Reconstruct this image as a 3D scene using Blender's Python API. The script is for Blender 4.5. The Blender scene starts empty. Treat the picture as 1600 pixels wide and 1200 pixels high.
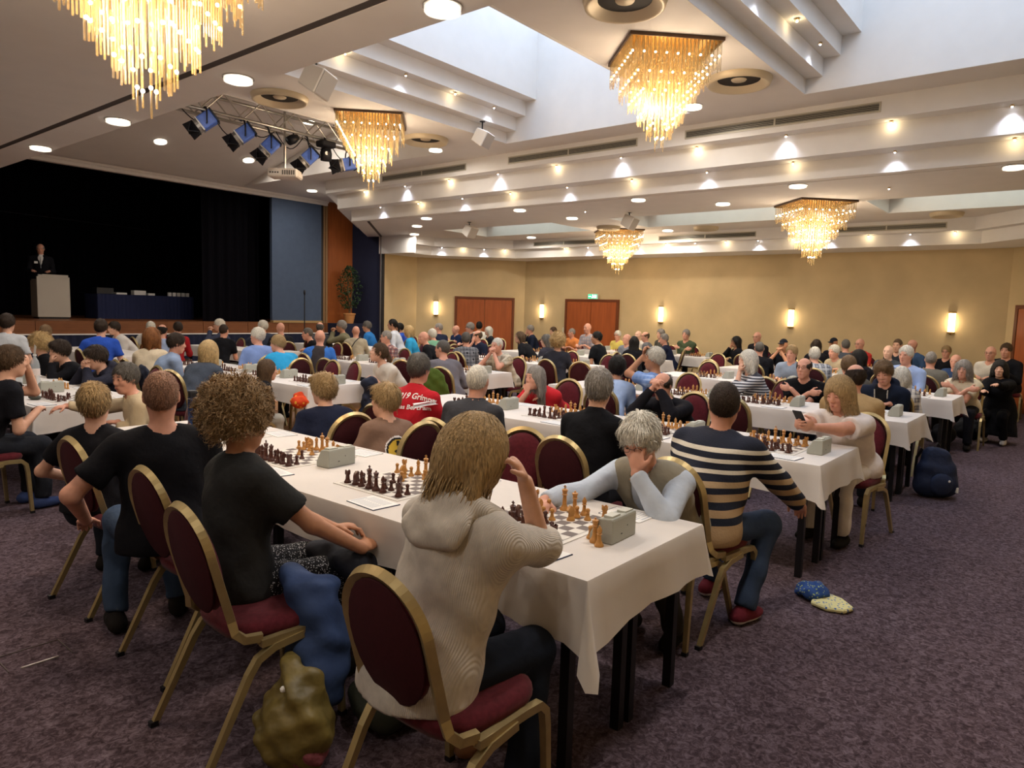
import bpy, bmesh, math, random
import numpy as np
from mathutils import Vector, Matrix, Euler
from math import pi, sin, cos, radians as R_
random.seed(7)
sc = bpy.context.scene
COL = sc.collection

# ---------------------------------------------------------------- camera, world, exposure
CF, CHOR, CROLL, CYAW, CH = 1107.0, 487.0, 1.7, 39.3, 1.672   # focal (px at 1600), horizon row, roll, yaw, eye height
_pit = math.atan((600 - CHOR) / CF); _yaw = R_(CYAW); _r = R_(CROLL)
_fh = Vector((cos(_yaw), sin(_yaw), 0)); _r0 = Vector((sin(_yaw), -cos(_yaw), 0))
FW = _fh * cos(_pit) + Vector((0, 0, -sin(_pit))); _u0 = _r0.cross(FW)
RT = _r0 * cos(_r) + _u0 * sin(_r); UP = RT.cross(FW)
cam = bpy.data.cameras.new('camera'); camo = bpy.data.objects.new('camera', cam); COL.objects.link(camo)
cam.sensor_width = 36.0; cam.sensor_fit = 'HORIZONTAL'; cam.lens = CF / 1600 * 36.0; cam.clip_start = 0.05; cam.clip_end = 200
_m = Matrix((RT, UP, -FW)).transposed().to_4x4(); _m.translation = Vector((0, 0, CH)); camo.matrix_world = _m
sc.camera = camo
sc.view_settings.view_transform = 'Standard'; sc.view_settings.look = 'None'; sc.view_settings.gamma = 1.0
sc.view_settings.use_curve_mapping = False; sc.view_settings.exposure = 0.22
w = bpy.data.worlds.new('world'); sc.world = w; w.use_nodes = True
w.node_tree.nodes['Background'].inputs[0].default_value = (0.60, 0.72, 0.90, 1); w.node_tree.nodes['Background'].inputs[1].default_value = 0.12
sc.cycles.max_bounces = 5; sc.cycles.diffuse_bounces = 3; sc.cycles.glossy_bounces = 2; sc.cycles.transmission_bounces = 4
sc.cycles.transparent_max_bounces = 6; sc.cycles.caustics_reflective = False; sc.cycles.caustics_refractive = False
sc.cycles.sample_clamp_indirect = 4.0; sc.cycles.use_adaptive_sampling = True; sc.cycles.adaptive_threshold = 0.035; sc.cycles.adaptive_min_samples = 16
L_CHAND, L_DOWN, L_SKY, L_SPOT, L_SCON = 96.0, 22.0, 2.0, 5.0, 8.0

# ---------------------------------------------------------------- materials
MATS = {}
def srgb(c):
    if isinstance(c, str):
        c = [int(c[i:i + 2], 16) / 255 for i in (0, 2, 4)]
    return tuple(((x / 12.92) if x <= 0.04045 else ((x + 0.055) / 1.055) ** 2.4) for x in c)
def mat(name, col, rough=0.7, metal=0.0, var=0.0, vscale=8.0, bump=0.0, bscale=40.0, spec=0.3, emit=0.0, ecol=None, sheen=0.0, stretch=None, trans=0.0, alpha=1.0, ior=1.45):
    if name in MATS: return MATS[name]
    m = bpy.data.materials.new(name); m.use_nodes = True; MATS[name] = m
    nt = m.node_tree; b = nt.nodes['Principled BSDF']; c = srgb(col)
    b.inputs['Base Color'].default_value = (*c, 1); b.inputs['Roughness'].default_value = rough; b.inputs['Metallic'].default_value = metal
    b.inputs['Specular IOR Level'].default_value = spec
    if sheen: b.inputs['Sheen Weight'].default_value = sheen
    if trans: b.inputs['Transmission Weight'].default_value = trans; b.inputs['IOR'].default_value = ior
    if alpha < 1: b.inputs['Alpha'].default_value = alpha
    if emit: b.inputs['Emission Color'].default_value = (*(srgb(ecol) if ecol else c), 1); b.inputs['Emission Strength'].default_value = emit
    if var or bump:
        tc = nt.nodes.new('ShaderNodeTexCoord'); mp = nt.nodes.new('ShaderNodeMapping'); nt.links.new(tc.outputs['Object'], mp.inputs[0])
        if stretch: mp.inputs['Scale'].default_value = stretch
        if var:
            n = nt.nodes.new('ShaderNodeTexNoise'); n.inputs['Scale'].default_value = vscale; n.inputs['Detail'].default_value = 4
            nt.links.new(mp.outputs[0], n.inputs[0]); r = nt.nodes.new('ShaderNodeValToRGB'); nt.links.new(n.outputs[0], r.inputs[0])
            r.color_ramp.elements[0].position = 0.3; r.color_ramp.elements[1].position = 0.7
            r.color_ramp.elements[0].color = (*[x * (1 - var) for x in c], 1); r.color_ramp.elements[1].color = (*[min(1, x * (1 + var)) for x in c], 1)
            nt.links.new(r.outputs[0], b.inputs['Base Color'])
        if bump:
            n2 = nt.nodes.new('ShaderNodeTexNoise'); n2.inputs['Scale'].default_value = bscale; n2.inputs['Detail'].default_value = 3
            nt.links.new(mp.outputs[0], n2.inputs[0]); bp = nt.nodes.new('ShaderNodeBump'); bp.inputs['Strength'].default_value = bump
            bp.inputs['Distance'].default_value = 0.02; nt.links.new(n2.outputs[0], bp.inputs['Height']); nt.links.new(bp.outputs[0], b.inputs['Normal'])
    return m

# ---------------------------------------------------------------- object helpers
def tag(o, label=None, cat=None, group=None, kind=None):
    if label: o['label'] = label
    if cat: o['category'] = cat
    if group: o['group'] = group
    if kind: o['kind'] = kind
    return o
def empty(name, loc=(0, 0, 0), rz=0.0):
    o = bpy.data.objects.new(name, None); COL.objects.link(o); o.location = loc; o.rotation_euler = (0, 0, rz); o.empty_display_size = 0.05
    return o
def link(name, me, parent=None, loc=None, rot=None):
    o = bpy.data.objects.new(name, me); COL.objects.link(o)
    if parent is not None: o.parent = parent
    if loc is not None: o.location = loc
    if rot is not None: o.rotation_euler = rot
    return o
def copy_tree(o, parent=None):
    c = o.copy(); COL.objects.link(c); c.parent = parent
    for ch in list(o.children): copy_tree(ch, c)
    return c
class MB:
    def __init__(s): s.v = []; s.f = []; s.mi = []; s.cur = 0
    def add(s, vs, fs, M=None):
        k = len(s.v)
        if M is not None: vs = [tuple(M @ Vector(p)) for p in vs]
        s.v += [tuple(p) for p in vs]; s.f += [tuple(i + k for i in f) for f in fs]; s.mi += [s.cur] * len(fs); return s
    def box(s, x0, x1, y0, y1, z0, z1, M=None):
        return s.add([(x0, y0, z0), (x1, y0, z0), (x1, y1, z0), (x0, y1, z0), (x0, y0, z1), (x1, y0, z1), (x1, y1, z1), (x0, y1, z1)],
                     [(0, 3, 2, 1), (4, 5, 6, 7), (0, 1, 5, 4), (1, 2, 6, 5), (2, 3, 7, 6), (3, 0, 4, 7)], M)
    def cbox(s, cx, cy, cz, sx, sy, sz, M=None): return s.box(cx - sx / 2, cx + sx / 2, cy - sy / 2, cy + sy / 2, cz - sz / 2, cz + sz / 2, M)
    def prism(s, poly, z0, z1, M=None):
        n = len(poly); vs = [(x, y, z0) for x, y in poly] + [(x, y, z1) for x, y in poly]
        return s.add(vs, [tuple(range(n - 1, -1, -1)), tuple(range(n, 2 * n))] + [(i, (i + 1) % n, n + (i + 1) % n, n + i) for i in range(n)], M)
    def lathe(s, prof, n=16, M=None, capb=True, capt=True):
        vs = []; fs = []
        for r, z in prof:
            for k in range(n): a = 2 * pi * k / n; vs.append((r * cos(a), r * sin(a), z))
        for i in range(len(prof) - 1):
            for k in range(n): k2 = (k + 1) % n; fs.append((i * n + k, i * n + k2, (i + 1) * n + k2, (i + 1) * n + k))
        if capb: fs.append(tuple(range(n - 1, -1, -1)))
        if capt: b = (len(prof) - 1) * n; fs.append(tuple(range(b, b + n)))
        return s.add(vs, fs, M)
    def tube(s, pts, r, n=8, flat=None, closed=False, ref=None):
        pts = [Vector(p) for p in pts]; m = len(pts); rs = r if isinstance(r, (list, tuple)) else [r] * m; vs = []; fs = []
        up = Vector(ref) if ref else None
        for i, p in enumerate(pts):
            a = pts[i - 1] if (i > 0 or closed) else p; b = pts[(i + 1) % m] if (i < m - 1 or closed) else p
            t = (b - a).normalized()
            if up is None: up = Vector((0, 0, 1)) if abs(t.z) < 0.9 else Vector((1, 0, 0))
            u = (up - t * up.dot(t))
            if u.length < 1e-5: u = t.orthogonal()
            u.normalize(); v = t.cross(u)
            if not ref: up = u
            for k in range(n):
                an = 2 * pi * (k + 0.5) / n; fu = 1.0; fv = flat if flat else 1.0
                vs.append(tuple(p + u * (cos(an) * rs[i] * fu) + v * (sin(an) * rs[i] * fv)))
        for i in range(m if closed else m - 1):
            i2 = (i + 1) % m
            for k in range(n): k2 = (k + 1) % n; fs.append((i * n + k, i * n + k2, i2 * n + k2, i2 * n + k))
        if not closed: fs.append(tuple(range(n - 1, -1, -1))); fs.append(tuple(range((m - 1) * n, m * n)))
        return s.add(vs, fs)
    def sphere(s, c, r, n=10, m=6, sq=(1, 1, 1)):
        prof = [(max(1e-4, r * sin(pi * i / m)), -r * cos(pi * i / m)) for i in range(m + 1)]
        return s.lathe(prof, n, Matrix.Translation(c) @ Matrix.Diagonal((*sq, 1)))
    def mesh(s, name, mats, smooth=False, bevel=0.0):
        me = bpy.data.meshes.new(name); me.from_pydata(s.v, [], s.f); me.update()
        if not isinstance(mats, (list, tuple)): mats = [mats]
        for m in mats: me.materials.append(m)
        if len(mats) > 1: me.polygons.foreach_set('material_index', s.mi)
        bm = bmesh.new(); bm.from_mesh(me)
        if bevel: bmesh.ops.bevel(bm, geom=list(bm.edges), offset=bevel, segments=1, affect='EDGES')
        bmesh.ops.recalc_face_normals(bm, faces=bm.faces); bm.to_mesh(me); bm.free()
        if smooth: me.shade_smooth()
        return me
    def obj(s, name, mats, parent=None, smooth=False, loc=None, rot=None, bevel=0.0): return link(name, s.mesh(name, mats, smooth, bevel), parent, loc, rot)
def smooth_angle(o, deg=40):
    me = o.data; me.shade_smooth()
    try: me.set_sharp_from_angle(angle=R_(deg))
    except Exception: pass
    return o
def RZ(a, loc=(0, 0, 0)): return Matrix.Translation(loc) @ Matrix.Rotation(a, 4, 'Z')
def struct(name, mb, m, label, cat, parent=None, **k): return tag(mb.obj(name, m, parent, **k), label, cat, kind='structure')

# ---------------------------------------------------------------- structure
Z0, ZC, ZW = 3.70, 4.56, 3.22            # beam / side bay ceiling, main ceiling, top of the gold wall
def carpet_mat():
    m = bpy.data.materials.new('carpet'); m.use_nodes = True; nt = m.node_tree; b = nt.nodes['Principled BSDF']; N = nt.nodes.new; L = nt.links.new
    tc = N('ShaderNodeTexCoord'); n1 = N('ShaderNodeTexNoise'); n1.inputs['Scale'].default_value = 30; n1.inputs['Detail'].default_value = 7; n1.inputs['Distortion'].default_value = 1.2; n1.inputs['Roughness'].default_value = 0.75
    n2 = N('ShaderNodeTexNoise'); n2.inputs['Scale'].default_value = 1.3; n2.inputs['Detail'].default_value = 3
    n3 = N('ShaderNodeTexNoise'); n3.inputs['Scale'].default_value = 220; n3.inputs['Detail'].default_value = 2
    for n in (n1, n2, n3): L(tc.outputs['Object'], n.inputs[0])
    r = N('ShaderNodeValToRGB'); L(n1.outputs[0], r.inputs[0]); e = r.color_ramp.elements
    e[0].position = 0.36; e[0].color = (*srgb('34292d'), 1); e[1].position = 0.66; e[1].color = (*srgb('7c6f77'), 1)
    k = r.color_ramp.elements.new(0.49); k.color = (*srgb('54464c'), 1)
    r2 = N('ShaderNodeValToRGB'); L(n2.outputs[0], r2.inputs[0]); r2.color_ramp.elements[0].color = (.78, .72, .74, 1); r2.color_ramp.elements[1].color = (1.1, 1.1, 1.12, 1)
    mx = N('ShaderNodeMix'); mx.data_type = 'RGBA'; mx.blend_type = 'MULTIPLY'; mx.inputs[0].default_value = 1; L(r.outputs[0], mx.inputs[6]); L(r2.outputs[0], mx.inputs[7])
    L(mx.outputs[2], b.inputs['Base Color']); b.inputs['Roughness'].default_value = 0.95; b.inputs['Specular IOR Level'].default_value = 0.1
    bp = N('ShaderNodeBump'); bp.inputs['Strength'].default_value = 0.5; bp.inputs['Distance'].default_value = 0.006; L(n3.outputs[0], bp.inputs['Height']); L(bp.outputs[0], b.inputs['Normal'])
    return m
def gold_mat():
    m = mat('gold_wall', 'cdb588', 0.55, var=0.11, vscale=1.1, bump=0.08, bscale=9, spec=0.35); return m
M_CEIL = mat('ceiling_paint', 'e6e0d9', 0.85, var=0.02, vscale=3)
M_WHITE = mat('white_plaster', 'ebe7e2', 0.8, var=0.02, vscale=4)
M_GOLD = gold_mat()
M_BLACKC = mat('black_curtain', '0e0d12', 0.95, spec=0.05)
M_BLUE = mat('blue_panel', '48566c', 0.8, var=0.05)
M_BLUED = mat('blue_panel_dark', '22263e', 0.8, var=0.05)
M_ORANGE = mat('orange_wood', '9c5526', 0.5, var=0.12, vscale=3, stretch=(6, 6, .6))
M_DOOR = mat('door_wood', 'a5562a', 0.45, var=0.14, vscale=3, stretch=(7, 7, .6))
M_DOORF = mat('door_frame_wood', '6e3a1c', 0.5, var=0.1)
M_STAGEW = mat('stage_wood', '7a4a2a', 0.5, var=0.15, vscale=3, stretch=(1, 8, 8))
M_NAVYC = mat('navy_cloth', '20243a', 0.9, var=0.1)
M_DARK = mat('dark_metal', '17161a', 0.45, spec=0.4)
M_TRACK = mat('track_dark', '4a423e', 0.7)

XE = -6.0; YR = -0.95; YS = 16.8
floor = struct('floor', MB().box(XE, 17.4, YR - .1, 17.2, -0.1, 0), carpet_mat(), 'purple grey mottled carpet floor of the hall', 'floor')
# parquet dance floor, planks as pieces of the floor
pq = mat('parquet', 'a5713f', 0.4, var=0.2, vscale=3, stretch=(1, 8, 1), spec=0.4)
pqs = [mat('parquet%d' % i, c, 0.4, var=0.15, vscale=4, stretch=(1, 8, 1), spec=0.4) for i, c in enumerate(('a8743f', '9c6836', 'b27d48', '94602f'))]
PX0, PX1, PY0, PY1 = 3.95, 10.4, 4.0, 14.2
struct('floor', MB().box(PX0, PX1, PY0, PY1, 0, .012), pq, 'brown parquet dance floor let into the carpet under the tables', 'floor')
pfl = bpy.context.scene.objects['floor.001']
mplank = [MB().box(0, .245, 0, 1.21, 0, .004).mesh('plank', q) for q in pqs]
i = 0
for a in range(26):
    for b2 in range(4):
        x = 4.0 + a * .25
        o = link('plank', mplank[random.randrange(4)], pfl, (x, 4.02 + b2 * 1.22 + (a % 2) * .4, .012)); i += 1
# floor socket hatch near the lower left corner
hatch = empty('floor_hatch', (1.06, 3.715, 0)); tag(hatch, 'flush carpeted floor hatch with thin metal edge', 'hatch')
for (a, b_, c, d) in ((-.13, .13, .093, .097), (-.13, -.126, -.095, .095), (.126, .13, -.095, .095)): MB().box(a, b_, c, d, 0, .004).obj('edge_strip', mat('steel_dull', '6a605c', .5, .6), hatch)
MB().box(-.08, .07, -.099, -.088, 0, .006).obj('handle', mat('steel_bright', 'b8b0a8', .35, .8), hatch)

# ceilings
def ring(x0, x1, y0, y1, holes, z0, z1):
    """slab with rectangular holes (holes: x0,x1,y0,y1 stacked along y, sharing one x range each)"""
    mb = MB(); hs = sorted(holes, key=lambda h: h[2]); y = y0
    for h in hs:
        if h[2] > y: mb.box(x0, x1, y, h[2], z0, z1)
        mb.box(x0, h[0], h[2], h[3], z0, z1); mb.box(h[1], x1, h[2], h[3], z0, z1); y = h[3]
    if y < y1: mb.box(x0, x1, y, y1, z0, z1)
    return mb
XB = 3.70                                   # far edge of the near beam
c_near = MB().box(XE, 3.17, YR, YS, Z0, Z0 + .25); c_near.box(3.25, XB, YR, YS, Z0, Z0 + .25); c_near.box(3.1, 3.3, YR, YS, Z0 + .03, Z0 + .2)
struct('ceiling', c_near, M_CEIL, 'flat low plaster ceiling over the near side of the hall', 'ceiling')
struct('trim_1', MB().box(3.17, 3.25, YR, YS, Z0 + .004, Z0 + .03), M_TRACK, 'dark sliding-wall track across the near ceiling', 'track')
struct('trim_2', MB().box(XB - .02, XB, YR, YS, Z0 + .25, ZC + .1), M_WHITE, 'upright side of the near ceiling beam', 'beam')
CX0, CX1 = 4.55, 9.62
holes = [(CX0, CX1, -.4, 3.16), (CX0, CX1, 4.73, 8.16), (CX0, 9.555, 9.66, 16.555)]
struct('ceiling', ring(XB, 13.2, YR, YS, holes, ZC, ZC + .12), M_CEIL, 'high main plaster ceiling with skylight wells and chandeliers', 'ceiling')
SKYM = mat('skylight_glazing', 'dfe9f5', 0.6, emit=L_SKY, ecol='c9defa')
def well(y0, y1, n, steps=True):
    """skylight well with three stepped ledges on its +y side"""
    top = 6.5; mb = MB(); t = .03
    e = .006; ZB = ZC - .002
    mb.box(CX1 - e, CX1 + t, y0 - t, y1 + t, ZB, top); mb.box(CX0 - t, CX0 + e, y0 - t, y1 + t, ZB, top); mb.box(CX0, CX1 - e, y0 - t, y0 + e, ZB, top)
    ys = [y1 - e, y1 - .21, y1 - .41, y1 - .63]; zs = [4.745, 4.96, 5.19]
    pr = [(ys[0], ZB), (ys[0], zs[0]), (ys[1], zs[0]), (ys[1], zs[1]), (ys[2], zs[1]), (ys[2], zs[2]), (ys[3], zs[2]), (ys[3], top)]
    mb.add([(x, a, b_) for a, b_ in pr for x in (CX0, CX1 - e)], [(2 * k, 2 * k + 1, 2 * k + 3, 2 * k + 2) for k in range(7)])
    struct('ceiling', mb, M_WHITE, 'white skylight well with three stepped ledges, %s' % n, 'skylight well')
    struct('window_%d' % (1 if y0 > 3 else 2), MB().box(CX0, CX1, y0, ys[3], top, top + .04), SKYM, 'bright frosted skylight glazing above the well, %s' % n, 'skylight')
    return ys
well(4.73, 8.16, 'between the two high chandeliers'); well(-.4, 3.16, 'nearest the camera side wall')
# sloping stage-side recess
mb = MB(); mb.add([(CX0, 16.55, ZC), (9.55, 16.55, ZC), (9.55, 13.0, 5.36), (CX0, 13.0, 5.36), (CX0, 9.66, 5.36), (9.55, 9.66, 5.36)], [(0, 1, 2, 3), (3, 2, 5, 4)])
mb.add([(9.55, 16.55, ZC), (9.55, 9.66, ZC), (9.55, 9.66, 5.36), (9.55, 13, 5.36)], [(0, 1, 2, 3)]); mb.add([(CX0, 16.55, ZC), (CX0, 9.66, ZC), (CX0, 9.66, 5.36), (CX0, 13, 5.36)], [(0, 1, 2, 3)])
mb.box(CX0, 9.55, 9.63, 9.664, ZC - .002, 5.38)
struct('ceiling', mb, M_CEIL, 'sloping raised ceiling recess in front of the stage', 'ceiling')
# stepped beam towards the far bay
def poly_off(x, yc): return [(x, YR), (x, yc), (x + (16.9 - yc), 16.9)]
E0, E1, E2 = poly_off(10.79, 13.92), poly_off(10.46, 14.02), poly_off(10.20, 14.12)
def vert_strip(mb, pl, z0, z1, t=.03):
    for (a, b_) in zip(pl[:-1], pl[1:]):
        d = Vector((b_[0] - a[0], b_[1] - a[1])).normalized(); n = Vector((d.y, -d.x)) * t
        mb.prism([a, b_, (b_[0] + n.x, b_[1] + n.y), (a[0] + n.x, a[1] + n.y)], z0, z1)
def flat_strip(mb, pa, pb, z, t=.03):
    for k in range(len(pa) - 1): mb.prism([pa[k], pa[k + 1], pb[k + 1], pb[k]], z, z + t)
ZS1, ZS2 = 3.954, 4.276
def sheet(rings):
    mb = MB()
    for (pa, za), (pb, zb) in zip(rings[:-1], rings[1:]):
        for k in range(len(pa) - 1): mb.add([(*pa[k], za), (*pa[k + 1], za), (*pb[k + 1], zb), (*pb[k], zb)], [(0, 1, 2, 3)])
    return mb
struct('trim_3', sheet([(E0, Z0 - .002), (E0, ZS1), (E1, ZS1)]), M_WHITE, 'lowest white step of the stepped ceiling beam', 'beam')
struct('trim_4', sheet([(E1, ZS1), (E1, ZS2), (E2, ZS2)]), M_WHITE, 'middle white step of the stepped ceiling beam', 'beam')
struct('trim_5', sheet([(E2, ZS2), (E2, ZC + .01)]), M_WHITE, 'topmost step of the ceiling beam, with air grilles', 'beam')
# far bay ceiling with three wells
WALL = [(13.5, 16.05), (14.90, 16.05), (17.24, 13.71), (17.24, 1.40), (14.9, -.94)]
mb = ring(11.0, 15.96, YR, 13.92, [(13.1, 14.78, -.3, 3.18), (13.1, 14.78, 4.72, 8.19), (13.1, 14.78, 9.72, 13.15)], Z0, Z0 + .12)
mb.box(10.80, 10.97, YR, 13.92, Z0, Z0 + .12); mb.prism([(10.80, 13.92), (16.4, 13.92), (16.4, 16.9), (13.78, 16.9)], Z0, Z0 + .12)
mb.box(15.96, 17.3, YR, 13.92, Z0, Z0 + .12)
struct('ceiling', mb, M_CEIL, 'low plaster ceiling of the far bay with chandeliers', 'ceiling')
struct('trim_6', MB().box(10.97, 11.0, YR, 13.6, Z0 + .01, Z0 + .1).prism([(11.0, 13.6), (13.5, 16.1), (13.55, 16.05), (11.0, 13.5)], Z0 - .004, Z0 + .01), M_TRACK, 'dark sliding-wall track in the far beam', 'track')
sk2 = mat('skylight_glazing_far', 'e4ece4', 0.6, emit=L_SKY * .9, ecol='d6e6e6')
for k, (a, b_) in enumerate(((-.3, 3.18), (4.72, 8.19), (9.72, 13.15))):
    mb = MB(); z1 = 5.2; t = .03
    e = .006; zb = Z0 - .002
    mb.box(14.78 - e, 14.78 + t, a - t, b_ + t, zb, z1); mb.box(13.1 - t, 13.1 + e, a - t, b_ + t, zb, z1); mb.box(13.1 + e, 14.78 - e, a - t, a + e, zb, z1); mb.box(13.1 + e, 14.78 - e, b_ - e, b_ + t, zb, z1)
    mb.box(13.1, 14.78, b_ - .25, b_, Z0 + .28, Z0 + .31).box(13.1, 14.78, b_ - .25, b_ - .22, Z0 + .31, z1)
    nm = ('nearest the wooden door', 'between the two far chandeliers', 'nearest the stage')[k]
    struct('ceiling', mb, M_WHITE, 'skylight well in the far bay, ' + nm, 'skylight well')
    struct('window_%d' % (3 + k), MB().box(13.1, 14.78, a, b_, z1, z1 + .03), sk2, 'frosted skylight glazing of the far bay, ' + nm, 'skylight')
# gold walls, bulkhead steps
def offset(pl, d):
    out = []; P = [Vector(p) for p in pl]; ns = []
    for a, b_ in zip(P[:-1], P[1:]): t = (b_ - a).normalized(); ns.append(Vector((t.y, -t.x)))
    for i, p in enumerate(P):
        if i == 0: out.append(p + ns[0] * d)
        elif i == len(P) - 1: out.append(p + ns[-1] * d)
        else:
            m = (ns[i - 1] + ns[i]).normalized(); out.append(p + m * (d / m.dot(ns[i])))
    return [tuple(p) for p in out]
nmw = ['wall_stage_side', 'wall_back_chamfer', 'wall_back', 'wall_right_chamfer']
lbw = ['gold textured wall panel beside the stage post', 'slanted gold wall with the first double door and sconce', 'long gold textured back wall with four sconces', 'slanted gold wall with the door near the right edge']
WOBJ = []
for k in range(4):
    mb = MB(); vert_strip(mb, [WALL[k + 1], WALL[k]], 0, ZW + .02, .12); WOBJ.append(struct(nmw[k], mb, M_GOLD, lbw[k], 'wall'))
struct('wall_right', MB().box(XE, 14.9, YR - .1, YR, 0, ZC + .2), M_GOLD, 'long side wall behind the camera side', 'wall')
struct('wall_rear', MB().box(XE - .1, XE, YR, YS, 0, ZC), M_GOLD, 'rear wall behind the camera', 'wall')
O1, O2 = offset(WALL, 1.06), offset(WALL, 1.28)
struct('trim_7', sheet([(WALL, ZW), (O1, ZW)]), M_WHITE, 'underside of the bulkhead above the gold wall', 'bulkhead')
struct('trim_8', sheet([(O1, ZW), (O1, 3.46), (O2, 3.46)]), M_WHITE, 'lower white bulkhead step lit by spotlights', 'bulkhead')
struct('trim_9', sheet([(O2, 3.46), (O2, Z0 + .01)]), M_WHITE, 'upper white bulkhead step with air grilles', 'bulkhead')
# baseboard
mb = MB()
for k in range(4): vert_strip(mb, offset([WALL[k], WALL[k + 1]], .012)[::-1], 0, .1, .012)
struct('baseboard_back', mb, M_DOORF, 'dark wooden baseboard under the gold walls', 'baseboard')
# doors: on a wall segment, local x along wall
def door(n, p, q, label, par_label, h=2.02):
    P, Q = Vector(p), Vector(q); d = (Q - P); W = d.length; a = math.atan2(d.y, d.x)
    e = empty('door_%d' % n, (P.x, P.y, 0), a); tag(e, label, 'door', kind='structure')
    f = MB().box(-.07, 0, -.03, .06, 0, h + .07); f.box(W, W + .07, -.03, .06, 0, h + .07); f.box(0, W, -.03, .06, h, h + .07); f.obj('door_frame', M_DOORF, e)
    for k in range(2):
        l = MB().box(k * W / 2 + .006, (k + 1) * W / 2 - .006, -.02, .02, .01, h - .005).obj('door_leaf', M_DOOR, e)
        hx = W / 2 + (-.08 if k == 0 else .08)
        MB().tube([(hx, -.03 - 0.05 * s_, 1.05) for s_ in (0, 1)], .012).tube([(hx, -.08, 1.05), (hx + (-.1 if k == 0 else .1), -.08, 1.05)], .012).obj('handle', mat('steel_bright', 'b8b0a8', .35, .8), l)
    return e
nrm = Vector((-1, -1)).normalized() * .03
door(1, Vector((15.77, 15.18)) + nrm, Vector((16.97, 13.98)) + nrm, 'brown wooden double door in the slanted gold wall', '')
door(2, (17.2, 12.06), (17.2, 10.39), 'brown wooden double door under the green exit sign', '')
n2 = Vector((-.7, .7)) * .05
door(3, Vector((17.0, 1.16)) + n2, Vector((15.85, .01)) + n2, 'orange-brown wooden door at the right end of the hall', '')
# stage
struct('floor', MB().box(1.5, 13.6, YS, 24.5, .0, 1.2), M_STAGEW, 'dark raised stage floor behind the audience', 'stage')
st = bpy.context.scene.objects['floor.002']
mb = MB(); x = 1.5
mfas = MB().box(0, 1.17, 0, .03, 0, .27).mesh('panel', M_STAGEW)
while x < 13.2:
    link('panel', mfas, st, (x, YS - .032, .93)); x += 1.18
struct('trim_10', MB().box(1.5, 13.4, YS - .06, YS, .905, .93), M_WHITE, 'thin white rail along the stage front', 'rail')
sk = MB(); n = 240
vs = []; fs = []
for k in range(n + 1):
    xx = 1.5 + 11.0 * k / n; yy = YS - .05 + .015 * sin(k * 1.9)
    vs += [(xx, yy, 0.0), (xx, yy, .905)]
    if k: fs.append((2 * k - 2, 2 * k, 2 * k + 1, 2 * k - 1))
sk.add(vs, fs); tag(sk.obj('stage_skirt', M_NAVYC, None, smooth=True), 'pleated navy cloth hanging along the stage front', 'curtain')
struct('wall_stage', MB().box(1.2, 13.4, 24.0, 24.1, 0, 6).box(1.2, 1.3, YS, 24, 0, 6).box(13.3, 13.4, 17.3, 24, 0, 6).box(1.2, 13.4, YS + .3, 24, 5.6, 5.7), M_BLACKC, 'black walls around the stage', 'wall')
struct('wall_left', MB().box(XE, 1.5, YS, YS + .1, 0, ZC), M_GOLD, 'wall beside the stage, outside the picture', 'wall')
struct('trim_11', MB().box(1.5, 12.2, YS - .02, YS + .12, ZC - .12, ZC + .4).box(1.5, 12.2, YS - .07, YS - .02, ZC - .05, ZC + .02), M_CEIL, 'plaster edge above the stage opening', 'trim')
# back curtain: wavy
def curtain(name, x0, x1, y, z0, z1, m, amp, wl, label):
    n = int((x1 - x0) / wl * 8); vs = []; fs = []
    for k in range(n + 1):
        xx = x0 + (x1 - x0) * k / n; yy = y + amp * sin(2 * pi * (xx - x0) / wl) + amp * .5 * sin(xx * 3.7)
        vs += [(xx, yy, z0), (xx, yy, z1)]
        if k: fs.append((2 * k - 2, 2 * k, 2 * k + 1, 2 * k - 1))
    return tag(MB().add(vs, fs).obj(name, m, None, smooth=True), label, 'curtain')
curtain('stage_curtain', 1.4, 11.2, 22.2, 1.2, 5.6, M_BLACKC, .05, .3, 'wide black backdrop curtain behind the lectern')
curtain('stage_curtain', 9.0, 10.6, 17.6, 1.2, 5.6, M_BLACKC, .05, .25, 'black side curtain next to the blue stage panel')
tag(MB().tube([(1.6, 21.9, 3.95), (9.8, 21.9, 3.75)], .012, 6).obj('curtain_pipe', mat('pipe_grey', '2c2c32', .5), None), 'thin pipe hanging before the black backdrop', 'pipe')
struct('wall_stage_blue', MB().box(10.47, 12.0, YS, YS + .1, 1.26, 4.6), M_BLUE, 'tall slate blue panel beside the stage opening', 'wall')
struct('trim_12', MB().box(10.47, 12.0, YS - .05, YS + .1, 1.2, 1.26), mat('ledge_wood', 'a98a5c', .5), 'light wooden ledge under the blue panel', 'trim')
fr = MB().box(12.0, 12.08, YS + .02, YS + .2, 0, 4.6); struct('trim_13', fr, mat('frame_dark', '2b2522', .5), 'dark upright frame between blue and orange panels', 'trim')
fr = MB().box(12.08, 12.16, YS + .05, YS + .2, 0, 4.6).box(12.2, 12.27, YS + .08, YS + .22, 0, 4.6); struct('trim_14', fr, mat('frame_brown', '8a6a48', .5), 'brown upright strips beside the orange panel', 'trim')
struct('wall_stage_orange', MB().box(12.05, 13.3, YS + .2, YS + .28, 0, 4.7), M_ORANGE, 'orange wooden wall panel behind the potted plant', 'wall')
mb = MB(); vert_strip(mb, [(13.5, 16.02), (13.22, 17.0)], 0, 4.2, .06); struct('wall_post_blue', mb, M_BLUED, 'dark blue panel between plant and sliding-wall post', 'wall')
struct('wall_post_head', MB().box(13.46, 13.5, 14.6, 16.1, ZW - .01, Z0), M_WHITE, 'short white wall end above the sliding-wall post', 'wall')
struct('trim_15', MB().box(13.47, 13.56, 15.96, 16.05, 0, Z0), M_DARK, 'black upright post of the sliding wall', 'post')
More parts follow.
